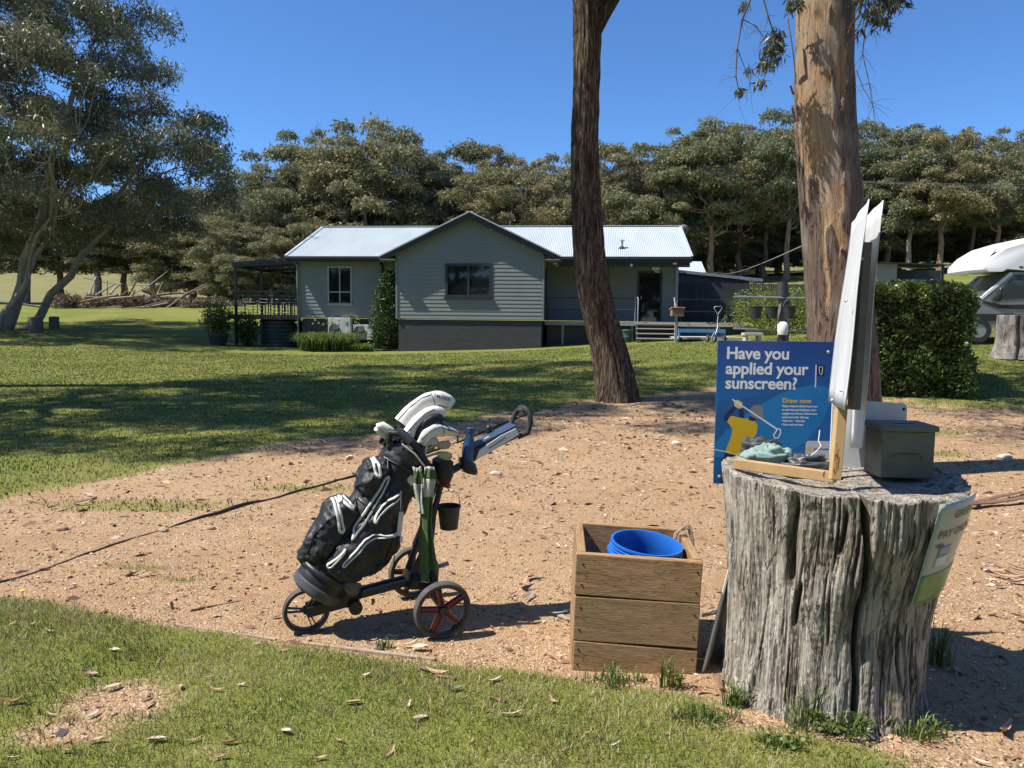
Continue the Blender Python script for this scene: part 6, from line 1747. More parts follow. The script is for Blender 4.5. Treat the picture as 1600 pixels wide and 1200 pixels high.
towel('towel', 'long green towel with white bands hanging down to the cart axle', [(.036, .19, .855), (.038, .195, .80), (.045, .19, .70), (.052, .19, .58), (.050, .19, .44), (.040, .20, .30), (.038, .205, .262)], [.020, .030, .026, .028, .034, .042, .044], 2, [(0, .05, TWW), (.05, .17, TW), (.17, .34, TWW), (.34, .97, TW), (.97, 1, TWW)])
towel('towel', 'short folded green and white towel hanging beside the long one', [(.095, .175, .852), (.092, .182, .80), (.085, .182, .72), (.078, .18, .62)], [.018, .026, .022, .016], 5, [(0, .12, TWW), (.12, .45, TW), (.45, 1, TWW)])
# ------------------------------------------------------------------ timber crate with blue drum
PLANK = NT('treated_plank'); _v = PLANK.coord('Object', (1.0, 9, 9)); _n1 = PLANK.noise(_v, 3.2, 6, .62, 1.6); _n2 = PLANK.noise(_v, 26, 5, .7, .3); _o = PLANK.n('ObjectInfo')
_c = PLANK.mix(PLANK.rng(_n1, .35, .65), (.36, .20, .098), (.52, .325, .175)); _c = PLANK.mix(PLANK.rng(_n2, .45, .7, 0, .65), _c, (.15, .085, .045))
_cr = cracks(PLANK, PLANK.coord('Object', (1.0, 10, 10)), 2.2, .020, 4, 1.2); _c = PLANK.mix(PLANK.math('MULTIPLY', _cr, .7), _c, (.07, .04, .022))
_c = PLANK.mix(PLANK.rng(_o.outputs['Random'], 0, 1, 0, .5), _c, (.25, .19, .10))
PLANK = PLANK.pbr(_c, .82, 0, PLANK.bump(_n2, .45, .006), .2)
def nail(p, parent): return MB().lathe([(0, .002), (.004, .002), (.005, 0)], 8, p, AX90).build('screw', CAVE, parent)
x0, x1, yf = .30, .866, 3.275
cr = thing('timber_crate', 'rough timber plank crate standing on the edge of the gravel', 'crate', (.583, yf + .29, -.02), R_(-3.5))
cr.rotation_euler = (0, R_(2.2), R_(-3.5))
W, D, TH = .565, .56, .04
zs = [(0, .145), (.153, .360), (.366, .556)]
for i, (za, zb) in enumerate(zs):
    off = [.004, .0, -.004][i]
    for s, nm in ((-1, 'front_plank'), (1, 'back_plank')):
        o = MB().box((0, 0, 0), (W + off * s, TH, zb - za)).build(nm, PLANK, cr, bevel=.004, loc=(off, s * (D / 2 - TH / 2), (za + zb) / 2), rot=(0, R_([.6, -.4, .2][i]), R_([.3, -.2, 0][i])))
        for px_ in (-.26, .255):
            for q in (.25, .75):
                p_ = Vector((px_ + .004 * i, -TH / 2 - .0005, (zb - za) * (q - .5)))
                if s < 0: nail(p_, o)
    for s in (-1, 1):
        MB().box((0, 0, 0), (D - 2 * TH - .006, TH, zb - za)).build('side_plank', PLANK, cr, bevel=.004, loc=(s * (W / 2 - TH / 2), 0, (za + zb) / 2 + .003), rot=(0, 0, R_(90)))
for sx_ in (-1, 1):
    for sy_ in (-1, 1): MB().box((sx_ * (W / 2 - TH - .025), sy_ * (D / 2 - TH - .025), .25), (.045, .045, .48)).build('corner_post', PLANK, cr)
DRUMB = M_('blue_drum', (.020, .155, .56), (.018, .13, .48), 6, rough=.32)
dr = thing('blue_drum', 'bright blue open plastic drum sitting inside the timber crate', 'drum', (.605, yf + .275, -.042), 0)
dr.rotation_euler = (R_(4), R_(5), 0)
dr.scale = (1.07, 1.07, 1.0)
MB().lathe([(0, .02), (.15, .02), (.175, .06), (.175, .46), (.158, .50), (.158, .515), (.172, .52), (.172, .535), (.155, .54), (.155, .575), (.161, .578), (.161, .588), (.150, .588), (.147, .575), (.147, .51), (.165, .46), (.165, .07), (0, .05)], 56).build('drum_shell', DRUMB, dr, smooth=35)
MB().lathe([(.155, .548), (.163, .551), (.155, .554)], 56, closed=True).build('thread', DRUMB, dr, smooth=40)
MB().lathe([(.155, .562), (.162, .565), (.155, .568)], 56, closed=True).build('thread', DRUMB, dr, smooth=40)
rp = thing('rope_loop', 'weathered rope looped over the side plank of the timber crate', 'rope', (.583, yf + .29, -.02), R_(-3.5))
rp.rotation_euler = (0, R_(2.2), R_(-3.5))
ROPE = M_('old_rope', (.30, .23, .165), (.20, .15, .105), 60, rough=.9, bump=.5)
for k, (dx, dy) in enumerate(((0, 0), (.012, .02), (.004, -.018))):
    MB().tube([(.205 + dx, .10 + dy, .38), (.205 + dx, .10 + dy, .52), (.215 + dx, .11 + dy, .575), (.245 + dx, .12 + dy, .592 + .006 * k), (.280 + dx * .5, .115 + dy, .60 + .012 * k), (.292 + .004 * k, .10 + dy, .55), (.296 + .005 * k, .085 + dy, .44), (.297 + .004 * k, .07 + dy, .30)], .0065, 8).build('strand', ROPE, rp, smooth=60)

# ------------------------------------------------------------------ the big stump
SX, SY = 1.415, 3.20
stp = thing('tree_stump', 'big weathered grey stump with deep cracks in the foreground', 'stump', (SX, SY, 0))
def d_st(TH, z):
    u = TH / (2 * np.pi)
    warp = (vnoise(u * 5, z * 1.3, 40, 5) - .5) * .5 + (vnoise(u * 14, z * 5, 45, 14) - .5) * .16
    uu = u + warp / 40
    n1 = vnoise(uu * 13, z * .45, 41, 13); n2 = vnoise(uu * 46, z * 1.1, 42, 46); n3 = vnoise(uu * 140, z * 2.2, 43, 140); n4 = vnoise(uu * 300, z * 5, 44, 300); n5 = vnoise(u * 220, z * 60, 46, 220)
    brk = sstep(.42, .62, vnoise(uu * 60, z * 4.5, 47, 60))
    deep = sstep(.86, .985, 1 - np.abs(2 * n2 - 1)) * brk
    deep2 = sstep(.84, .98, 1 - np.abs(2 * n3 - 1)) * sstep(.35, .6, vnoise(uu * 90, z * 6, 48, 90))
    d = (n1 - .5) * .026 + (n3 - .5) * .010 + (n4 - .5) * .006 + (n5 - .5) * .003 - deep * .017 - deep2 * .009
    cen = 4.56 + .05 * np.sin(z * 4.0 + .5) + .03 * np.sin(z * 11)
    g = np.exp(-((TH - cen) / .021) ** 2) * sstep(.0, .25, z + .05)
    g2 = np.exp(-((TH - (4.02 + .05 * np.sin(z * 6))) / .030) ** 2) * sstep(.55, .68, z) * sstep(1.02, .9, z)
    g3 = np.exp(-((TH - (4.07 + .04 * np.sin(z * 7 + 2))) / .020) ** 2) * sstep(.42, .48, z) * sstep(.64, .58, z)
    g4 = np.exp(-((TH - (5.25 + .06 * np.sin(z * 5))) / .030) ** 2) * sstep(.15, .3, z)
    g5 = np.exp(-((TH - (5.02 + .04 * np.sin(z * 6 + 1))) / .015) ** 2) * sstep(.2, .35, z) * sstep(.8, .7, z)
    g6 = np.exp(-((TH - (4.33 + .04 * np.sin(z * 9))) / .018) ** 2) * sstep(.74, .80, z) * sstep(.97, .9, z)
    d = d - .11 * g - .045 * g2 - .04 * g3 - .05 * g4 - .03 * g5 - .035 * g6
    # knotty swelling above the middle, buttresses at the foot
    d = d + .028 * np.exp(-((TH - 4.75) / .28) ** 2 - ((z - .80) / .13) ** 2) + .028 * np.exp(-((TH - 4.35) / .22) ** 2 - ((z - .6) / .12) ** 2) + .03 * np.exp(-((TH - 5.15) / .16) ** 2 - ((z - .13) / .16) ** 2)
    bt = .5 + .5 * np.cos(TH * 5 + 1.2)
    d = d + np.exp(-z / .11) * (.006 + .040 * bt) 
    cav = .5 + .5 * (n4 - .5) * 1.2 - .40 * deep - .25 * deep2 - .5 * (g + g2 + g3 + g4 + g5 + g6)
    return d, np.clip(cav, 0, 1)
def top_st(th):
    u = th / (2 * np.pi)
    return .05 * (vnoise(u * 9, u * 0 + 2, 51, 9) - .5) + .030 * (vnoise(u * 60, u * 0 + 5, 52, 60) - .5)
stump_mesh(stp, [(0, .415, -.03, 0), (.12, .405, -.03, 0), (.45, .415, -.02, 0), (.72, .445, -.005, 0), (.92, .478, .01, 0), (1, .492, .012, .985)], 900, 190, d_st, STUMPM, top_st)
TOPZ = .955
# ---- sunscreen sign behind the stump
def sign_mat():
    t = NT('sign_print'); tc = t.n('TexCoord'); sp = t.n('SeparateXYZ'); t.l(tc.outputs['Object'], sp.inputs[0])
    z = sp.outputs[2]
    col = t.ramp(t.rng(z, 0, .72), [(0, (.006, .095, .265)), (.45, (.008, .135, .37)), (.8, (.010, .075, .285)), (1, (.018, .045, .22))])
    return t.pbr(col, .35, 0, None, .4)
S0 = Vector((.990, 3.60, .812)); SRZ = R_(-2.0)
sg = thing('sunscreen_sign', 'blue sunscreen reminder sign with a cartoon golfer behind the stump', 'sign', S0, SRZ)
SW, SH = .578, .700
MB().box((SW / 2, 0, SH / 2), (SW, .006, SH)).build('sign_panel', sign_mat(), sg, bevel=.002)
def fm(name, c, r=.4): return M_(name, c, tuple(q * .94 for q in c), 3, rough=r)
S_HILL = fm('print_mid_blue', (.010, .175, .44)); S_DARK = fm('print_deep_blue', (.008, .085, .26)); S_YEL = fm('print_yellow', (.60, .40, .015)); S_NAVY = fm('print_navy', (.012, .014, .085)); S_SKIN = fm('print_glove', (.56, .50, .27)); S_GREY = fm('print_grey', (.19, .20, .21)); S_WHITE = fm('print_white', (.68, .70, .71)); S_ORG = fm('print_orange', (.72, .46, .02)); S_PANEL = fm('print_panel', (.50, .52, .55))
# picture coords: the zoomed photo of the sign, 100..950 wide, 130..1120 high
def sp_(x, y): return ((x - 100) / 840 * SW, SH - (y - 150) / 970 * SH)
def decal(name, pts, mat, layer, parent=None):
    P = [sp_(*p) for p in pts]; P = [(min(max(a, .003), SW - .003), min(max(b, .004), SH - .003)) for a, b in P]
    return MB().prism(P, .00025, o=(0, -.0031 - .00007 * layer, 0)).build(name, mat, parent or sg)
decal('printed_wood', [(100, 640)] + [(120 + 20 * k, 560 - k * 3 - 14 * (k % 2)) for k in range(10)] + [(330 + 26 * k, 532 - k * 5 - 12 * (k % 2)) for k in range(9)] + [(560, 490), (480, 540), (380, 600), (250, 720), (100, 860)], S_DARK, 0)
decal('printed_hill', [(100, 845), (180, 755), (300, 650), (420, 570), (540, 505), (660, 462), (780, 440), (940, 470), (940, 940), (560, 940), (100, 940)], S_HILL, 1)
decal('printed_hill_shade', [(560, 940), (720, 830), (830, 700), (880, 590), (940, 540), (940, 1010), (560, 1010)], fm('print_far_blue', (.008, .12, .35)), 2)
decal('printed_shirt', [(178, 690), (205, 655), (300, 672), (365, 670), (398, 720), (390, 780), (345, 835), (340, 950), (175, 905), (215, 800), (222, 738)], S_YEL, 3)
decal('printed_sleeve', [(155, 680), (165, 650), (225, 585), (245, 600), (205, 655), (180, 698)], S_NAVY, 4)
decal('printed_sleeve', [(262, 605), (290, 595), (303, 672), (265, 665)], S_NAVY, 4)
decal('printed_trousers', [(172, 905), (345, 945), (330, 1010), (250, 1010), (190, 1118), (160, 1118)], S_NAVY, 4)
decal('printed_glove', [(225, 560), (250, 545), (285, 565), (285, 600), (262, 606), (232, 590)], S_SKIN, 5)
decal('printed_hat', [(335, 615), (365, 580), (410, 578), (432, 605), (430, 640), (442, 668), (395, 676), (350, 655)], S_GREY, 5)
decal('printed_face', [(342, 655), (392, 676), (365, 690), (330, 680)], S_NAVY, 4)
decal('printed_shaft', [(210, 545), (217, 540), (540, 738), (534, 748)], S_WHITE, 6)
q = [(540, 740), (556, 742), (560, 770), (545, 800), (522, 803), (512, 785), (522, 765)]
P = [sp_(*p) for p in q]; MB().tube([(a, -.0036, b) for a, b in P + P[:1]], .0032, 6, flat=.08, hint=(0, 1, 0)).build('printed_club_head', S_WHITE, sg)
decal('printed_flagpole', [(781, 304), (789, 304), (791, 455), (783, 455)], S_WHITE, 5)
decal('printed_flag', [(792, 306), (845, 306), (845, 378), (792, 378)], S_NAVY, 5)
P = [sp_(*p) for p in [(806, 318), (832, 318), (828, 362), (820, 372), (812, 362)]]; MB().tube([(a, -.0036, b) for a, b in P + P[:1]], .0010, 5).build('printed_tube', S_WHITE, sg)
P = [sp_(*p) for p in [(812, 470), (860, 520), (876, 590), (850, 680), (790, 765), (700, 840), (610, 890)]]
for k, (a, b) in enumerate(zip(P[:-1], P[1:])):
    MB().bar((a[0], -.0033, a[1]), (b[0], -.0033, b[1]), .0006, .0013, (0, 0, 1)).build('printed_flight_line', fm('print_dots', (.10, .25, .30)), sg)
def sg_text(txt, x, y, size, mat, bold=0.0, space=1.0):
    a, b = sp_(x, y)
    return text_mesh(txt, 'lettering', size, basis(Vector((a, -.0037, b)), (1, 0, 0), (0, 0, 1)), mat, sg, .0001, bold, space=space)
for txt, y in (('Have you', 270), ('applied your', 372), ('sunscreen?', 470)): sg_text(txt, 160, y, .081, S_WHITE, .0020, .97)
sg_text('Draw now', 562, 562, .032, S_ORG, .0008)
for k, txt in enumerate(('Apply a teaspoon (5ml) of sunscreen', 'to each exposed body part, then', 'reapply every 2 hours - there\'s more', 'sunscreen at the 10th tee.', '\u2022 Each arm   \u2022 Each leg', '\u2022 Face, neck and ears')):
    sg_text(txt, 562, 590 + 25 * k, .0148, S_WHITE, .0003, .80 if k in (0, 2) else .86)
decal('printed_logo_panel', [(738, 830), (752, 816), (938, 816), (938, 985), (738, 985)], S_PANEL, 6)
a, b = sp_(762, 872)
fl = MB()
for k in range(6):
    an = k * math.pi / 3
    fl.add([(a, -.0038, b), (a + .010 * math.cos(an - .35), -.0038, b + .010 * math.sin(an - .35)), (a + .016 * math.cos(an), -.0038, b + .016 * math.sin(an)), (a + .010 * math.cos(an + .35), -.0038, b + .010 * math.sin(an + .35))], [(0, 1, 2, 3)])
tag(fl.build('printed_daffodil', S_ORG, sg), kind='stuff')
text_mesh('Cancer Council', 'lettering', .0135, basis(Vector((a + .020, -.0038, b - .003)), (1, 0, 0), (0, 0, 1)), S_NAVY, sg, .0001, .0002, space=.85)
for x_, z_ in ((.030, .035), (SW - .05, SH - .05)): MB().lathe([(0, .004), (.006, .003), (.009, 0)], 12, (x_, -.003, z_), AX90).build('bolt', STEEL, sg, smooth=40)
MB().box((SW * .62, .03, -.13), (.05, .05, 1.45)).build('post', DECKT, sg)
# ---- broken timber frame with two metal faces standing on the stump
RAWW = M_('raw_pine', (.50, .33, .15), (.40, .25, .11), 8, (1, 1, .2), rough=.75, bump=.25)
BLEACH = M_('bleached_timber', (.42, .34, .24), (.28, .20, .13), 8, (1, 1, .2), rough=.85, bump=.3)
ZINC = NT('zinc_sheet'); _v = ZINC.coord('Object', (1, 1, .15)); _n = ZINC.noise(_v, 9, 5, .6, .3); _n2 = ZINC.noise(ZINC.coord(), 25, 4)
ZINC = ZINC.pbr(ZINC.mix(ZINC.rng(_n, .35, .65), (.72, .725, .72), (.60, .61, .61)), ZINC.rng(_n2, .3, .7, .40, .6), .08, ZINC.bump(_n, .15, .01), .5)
nb = thing('broken_noticeboard', 'broken noticeboard frame with two pale metal faces standing edge-on on the stump', 'noticeboard', (1.405, 3.0, TOPZ), 0)
def sheet(pts, th, mat, name, bulge=.003, n=14):
    """bilinear metal sheet from 4 corners with a shallow corrugation"""
    a, b, c, d = [Vector(p) for p in pts]; mb = MB(); P = []
    nr = ((b - a).cross(d - a)).normalized()
    for i in range(n + 1):
        for j in range(n + 1):
            u, v = i / n, j / n
            p = a * (1 - u) * (1 - v) + b * u * (1 - v) + c * u * v + d * (1 - u) * v
            P.append(p + nr * (bulge * math.sin(u * math.pi * 3) + .003 * math.sin(v * 7 + u * 2)))
    mb.add(P, [(i * (n + 1) + j, (i + 1) * (n + 1) + j, (i + 1) * (n + 1) + j + 1, i * (n + 1) + j + 1) for i in range(n) for j in range(n)])
    o = mb.build(name, mat, nb, smooth=60)
    md = o.modifiers.new('thickness', 'SOLIDIFY'); md.thickness = th; md.offset = 0
    return o
def NB(px, py, Y): 
    v = pxY(px, py, Y); return Vector((v.x - 1.405, v.y - 3.0, v.z - TOPZ))
# near face: its near edge is the right-hand outline, its far edge the left-hand one
sheet([NB(1319, 641, 2.82), NB(1293, 627, 3.20), NB(1331, 348, 3.34), NB(1357, 311, 2.84)], .004, ZINC, 'metal_face')
sheet([NB(1346, 700, 2.98), NB(1328, 700, 3.36), NB(1353, 338, 3.42), NB(1379, 313, 2.98)], .004, ZINC, 'metal_face', .002)
for a_, b_, r in ((NB(1304, 750, 2.94), NB(1315, 632, 3.00), (.042, .030)), (NB(1303, 735, 3.22), NB(1338, 400, 3.34), (.04, .03))):
    MB().bar(a_, b_, r[0], r[1], (0, 1, 0)).build('frame_post', RAWW if a_.y < -.05 else BLEACH, nb, bevel=.003)
MB().bar(NB(1334, 640, 2.93), NB(1352, 380, 2.97), .03, .05, (0, 1, 0)).build('frame_batten', M_('grey_batten', (.16, .14, .12), None, 6, rough=.85), nb)
MB().bar(NB(1148, 724, 3.20), NB(1307, 746, 2.97), .035, .042, (0, 0, 1)).build('bottom_rail', RAWW, nb, bevel=.003)
for px, py in ((1315, 610), (1338, 450), (1347, 405), (1300, 625), (1322, 470)):
    o_ = NB(px, py, 2.90 if px > 1310 else 3.1); MB().lathe([(0, .006), (.005, .005), (.007, 0)], 10, o_ + Vector((-.004, -.01, 0)), Euler((R_(60), 0, R_(-60))).to_matrix()).build('screw', STEEL, nb, smooth=40)
for k in range(9):
    a_ = NB(1305 + (k % 3) * 2, 742 - 4 * k, 2.92); MB().bar(a_, a_ + Vector((-.012 + .006 * (k % 4), -.01, .03 + .012 * (k % 3))), .004, .003).build('splinter', M_('splinter_rust', (.34, .15, .06), (.5, .33, .17), 20) if k == 0 else bpy.data.materials['splinter_rust'], nb)
# loose wire stub and thin cane
MB().tube([NB(1281, 672, 3.0), NB(1279, 688, 2.99), NB(1283, 697, 2.98), NB(1275, 706, 2.97), NB(1267, 712, 2.97)], .0025, 6).build('wire_stub', CREAM, nb, smooth=60)
MB().tube([NB(1117, 703, 3.2), NB(1140, 707, 3.2), NB(1172, 718, 3.22)], .0025, 6).build('cane', BLEACH, nb)
# ---- gloves and cloth on the stump top
def cloth_lump(name, lab, loc, size, mat, seed, fold=.35):
    rgc = np.random.RandomState(seed); n1, n2 = 40, 22; V = []
    th = np.linspace(0, 2 * np.pi, n1, endpoint=False); ph = np.linspace(.02, math.pi / 2, n2)
    TH_, PH = np.meshgrid(th, ph)
    r = 1 + fold * (vnoise(TH_ / 6.2832 * 7, PH * 4, seed, 7) - .5) + .3 * (vnoise(TH_ / 6.2832 * 16, PH * 7, seed + 1, 16) - .5)
    X = size[0] * r * np.sin(PH) ** .7 * np.cos(TH_); Y = size[1] * r * np.sin(PH) ** .7 * np.sin(TH_); Z = size[2] * (.35 + .65 * r) * np.cos(PH) ** .8
    i = np.arange(n1 * n2).reshape(n2, n1); j = np.roll(i, -1, 1)
    F = np.stack([i[:-1], i[1:], j[1:], j[:-1]], -1).reshape(-1, 4)
    t = thing(name, lab, 'cloth', loc)
    np_mesh('folded_cloth', np.stack([X, Y, Z], -1).reshape(-1, 3), F, mat, t, smooth=True)
    return t
MINT = M_('mint_cloth', (.23, .34, .31), (.18, .275, .25), 18, rough=.7, bump=.4, bscale=40, dist=.01)
DCL = M_('dark_cloth', (.035, .037, .040), (.06, .062, .066), 14, rough=.55, bump=.5, bscale=40, dist=.01)
q = pxY(1198, 722, 3.30); t = cloth_lump('glove', 'mint green work glove crumpled on the stump top', (q.x, q.y, TOPZ), (.095, .065, .098), MINT, 3)
MB().tube([(.08, -.03, .055), (.095, .01, .065), (.08, .05, .04)], [.020, .024, .018], 10).build('cuff', MINT, t, smooth=60)
for k, (a_, l_) in enumerate(((-.035, .05), (-.01, .06), (.018, .055))): MB().tube([(-.07, a_, .06), (-.10, a_ - .005, .052), (-.10 - l_ * .4, a_ - .008, .02)], [.017, .015, .010], 10).build('finger', MINT, t, smooth=60)
q = pxY(1190, 712, 3.40); cloth_lump('dark_glove', 'black cloth lying under and behind the mint green glove', (q.x, q.y, TOPZ), (.105, .05, .115), DCL, 5)
q = pxY(1256, 726, 3.24); cloth_lump('plastic_sheet', 'crumpled dark plastic sheet between the glove and the frame post', (q.x, q.y, TOPZ), (.105, .07, .065), M_('dark_film', (.05, .053, .057), (.09, .092, .096), 12, rough=.3, bump=.6, bscale=30, dist=.01), 8, .6)
# ---- metal cash box and white board on the stump
OLIVE = M_('olive_steel', (.15, .158, .118), (.11, .115, .083), 7, rough=.5, r2=.65, bump=.1)
bx = thing('steel_box', 'olive grey steel box with a lid sitting on the stump', 'box', (1.68, 3.20, TOPZ - .005), R_(-3))
bx.scale = (.80, .86, .84)
MB().box((0, 0, .118), (.272, .20, .236)).build('box_body', OLIVE, bx, bevel=.004)
MB().box((0, 0, .252), (.300, .228, .030)).build('lid', OLIVE, bx, bevel=.006)
MB().tube([(-.075, -.102, .105), (-.060, -.118, .118), (.060, -.118, .118), (.075, -.102, .105)], .005, 8).build('front_handle', OLIVE, bx, smooth=50)
MB().box((0, -.03, .2685), (.12, .012, .002)).build('coin_slot', CAVE, bx)
wb = thing('white_panel', 'white metal panel standing upright behind the olive steel box', 'panel', (1.63, 3.37, TOPZ - .01), R_(-2))
a_ = .335
MB().prism([(-.17, 0), (.165, 0), (.165, .285), (.150, .296), (-.17, .312)], .008).build('panel_sheet', WHITE, wb)
MB().prism([(-.035, .255), (.0, .300), (.004, .215), (-.035, .215)], .03, o=(0, -.032, 0)).build('bracket', WHITE, wb)
for x_, z_ in ((-.155, .27), (-.155, .06), (.150, .27)): MB().lathe([(0, .004), (.005, .003), (.007, 0)], 10, (x_, -.001, z_), AX90).build('screw', CAVE, wb)
# ---- laminated notice on the right flank of the stump
def stump_r(th, z):
    P = np.array([(0, .435), (.12, .415), (.45, .415), (.72, .445), (.92, .478), (1, .492)]); s = z / .985
    return float(np.interp(s, P[:, 0], P[:, 1])), float(np.interp(s, [0, .45, .72, .92, 1], [-.03, -.02, -.005, .01, .012]))
nt_ = thing('laminated_notice', 'curled laminated payment notice fixed to the flank of the stump', 'notice', (SX, SY, 0))
def NP(u, v, lift=0.0):
    """u across 0..1 (left to right), v up 0..1"""
    th = R_(270 + 19 + 42 * u - 6 * (1 - v) * u); z = .515 + .42 * v + .02 * u
    r, cx = stump_r(th, z)
    r = r - .012 * (1 - v) + .026 + .008 * math.sin(v * 3) + lift
    return Vector((cx + r * math.cos(th), r * math.sin(th), z))
def npatch(name, u0, u1, v0, v1, mat, lift, n=12, th=.001):
    mb = MB(); P = [NP(u0 + (u1 - u0) * i / n, v0 + (v1 - v0) * j / n, lift) for i in range(n + 1) for j in range(n + 1)]
    mb.add(P, [(i * (n + 1) + j, (i + 1) * (n + 1) + j, (i + 1) * (n + 1) + j + 1, i * (n + 1) + j + 1) for i in range(n) for j in range(n)])
    o = mb.build(name, mat, nt_, smooth=80); md = o.modifiers.new('thickness', 'SOLIDIFY'); md.thickness = th; md.offset = 0
    return o
NPAP = M_('notice_paper', (.36, .43, .39), (.31, .38, .34), 3, rough=.25); NGRN = M_('notice_green', (.16, .30, .10), (.12, .24, .08), 9, rough=.25)
npatch('paper', 0, 1, 0, 1, NPAP, 0)
npatch('green_band', .03, .97, .02, .30, NGRN, .0018, th=.0005)
npatch('card_logo_panel', .20, .44, .36, .46, S_WHITE, .0022, 4, .0005); npatch('card_logo_panel', .20, .44, .47, .56, fm('notice_card', (.30, .34, .36)), .0022, 4, .0005)
def ntext(txt, u, v, size, mat, bold=0.0):
    c = NP(u, v, .004); ex = (NP(u + .1, v, .004) - c); ey = (NP(u, v + .1, .004) - c)
    o = text_mesh(txt, 'lettering', size, Matrix.Identity(4), mat, nt_, .0003, bold)
    W_ = (NP(1, .5) - NP(0, .5)).length * 1.04
    for vert in o.data.vertices:
        x_, y_, z_ = vert.co
        vert.co = NP(u + x_ / W_, v + y_ / .43, .0035 + z_)
NINK = fm('notice_ink', (.06, .08, .09))
ntext('GREEN', .28, .83, .046, NINK); ntext('PAY ONLINE', .10, .655, .046, NINK); ntext('VISA', .12, .56, .024, NINK, .0006)
# ---- sheet of board leaning against the stump
ls = thing('leaning_sheet', 'grey-white metal sheet leaning against the left side of the stump', 'sheet', (.90, 3.30, 0))
_o = ls; mb = MB(); a, b, c, d = Vector((-.012, 0, .0)), Vector((.11, .06, .0)), Vector((.16, .09, .58)), Vector((.125, .02, .56))
a, b, c, d = Vector((-.010, .0, .0)), Vector((.15, .30, .0)), Vector((.268, .30, .57)), Vector((.112, .0, .56))
nr = (b - a).cross(d - a).normalized() * .006
mb.add([a, b, c, d, a + nr, b + nr, c + nr, d + nr], [(0, 1, 2, 3), (7, 6, 5, 4), (0, 4, 5, 1), (1, 5, 6, 2), (2, 6, 7, 3), (3, 7, 4, 0)]).build('sheet_metal', M_('sheet_grey', (.50, .50, .46), (.42, .42, .38), 4, rough=.5), ls)
MB().bar(a + Vector((-.003, -.003, 0)), d + Vector((-.003, -.003, 0)), .008, .008).build('folded_edge', WHITE, ls)
# ------------------------------------------------------------------ garden edging, timber strip, litter, weeds
EDGE = M_('rusty_edging', (.060, .044, .034), (.095, .07, .05), 7, rough=.85)
P = [(-4.4, 3.86), (-3.022, 4.298), (-2.85, 4.85), (-2.666, 5.454), (-2.2, 6.32), (-1.579, 7.448), (-.9, 8.95), (-.2, 10.7), (.435, 12.3)]
P = [(-3.6, 4.0), (-3.022, 4.298), (-2.666, 5.454), (-2.2, 6.32), (-1.579, 7.448), (-.9, 8.95), (-.2, 10.7), (.435, 12.3)]
Pn = np.array(P, float); ts = np.linspace(0, len(P) - 1, 90); I = np.arange(len(P))
C = np.stack([np.interp(ts, I, Pn[:, 0]), np.interp(ts, I, Pn[:, 1])], -1)
for _ in range(14): C[1:-1] = (C[:-2] + 2 * C[1:-1] + C[2:]) / 4
C[:, 0] += .025 * (vnoise(np.arange(90) * .22, np.zeros(90), 5) - .5)
ed = thing('garden_edging', 'dark low edging strip running along the gravel behind the golf bag', 'edging', (0, 0, 0))
for k in range(6):
    s = C[k * 15:(k + 1) * 15 + (1 if k < 5 else 0)]
    mb = MB(); Q = []
    for x_, y_ in s:
        z_ = G(x_, y_) + float(micro(x_, y_)); hh_ = .012 + .022 * float(vnoise(x_ * 2.3, y_ * 2.3, 9)) - .010 * (y_ < 5.6)
        Q += [(x_ - .008, y_ - .004, z_ - .03), (x_ - .008, y_ - .004, z_ + hh_), (x_ + .008, y_ + .004, z_ + hh_), (x_ + .008, y_ + .004, z_ - .03)]
    n = len(s)
    mb.add(Q, [(i * 4 + j, i * 4 + (j + 1) % 4, i * 4 + 4 + (j + 1) % 4, i * 4 + 4 + j) for i in range(n - 1) for j in range(4)] + [(0, 1, 2, 3), (n * 4 - 1, n * 4 - 2, n * 4 - 3, n * 4 - 4)]).build('edging_length', EDGE, ed)
tb = thing('timber_strip', 'thin bleached timber strip half buried between grass and gravel', 'timber', (0, 0, 0))
MB().bar((-1.03, 3.55, .000), (-.345, 3.375, .004), .022, .026, (0, 0, 1)).build('strip', BLEACH, tb, bevel=.004)
tb = thing('timber_strip', 'short length of bleached edging showing through the grass left of the cart', 'timber', (0, 0, 0))
MB().bar((-1.75, 3.76, -.004), (-1.16, 3.585, -.001), .016, .024, (0, 0, 1)).build('strip', BLEACH, tb, bevel=.004)

LEAFM = {}
def leafm(nm, a, b): 
    t = NT(nm); v = t.coord('Object'); n1 = t.noise(v, 60, 4); n2 = t.noise(t.coord('Object', (1, 12, 1)), 30, 3)
    LEAFM[nm] = t.pbr(t.mix(t.rng(n1, .35, .65), a, b), .55, 0, t.bump(n2, .3, .003), .4)
leafm('cream', (.62, .52, .40), (.52, .41, .29)); leafm('tan', (.46, .31, .195), (.36, .23, .14)); leafm('red', (.30, .12, .07), (.22, .085, .05)); leafm('pink', (.50, .31, .23), (.40, .25, .18)); leafm('green', (.10, .14, .055), (.14, .16, .07)); leafm('grey', (.36, .32, .27), (.28, .24, .2))
LDESC = {'cream': 'pale cream dry gum leaf', 'tan': 'tan dry gum leaf', 'red': 'dark red-brown dry gum leaf', 'pink': 'pinkish dry gum leaf', 'green': 'dull green fallen gum leaf', 'grey': 'grey-brown dry gum leaf'}
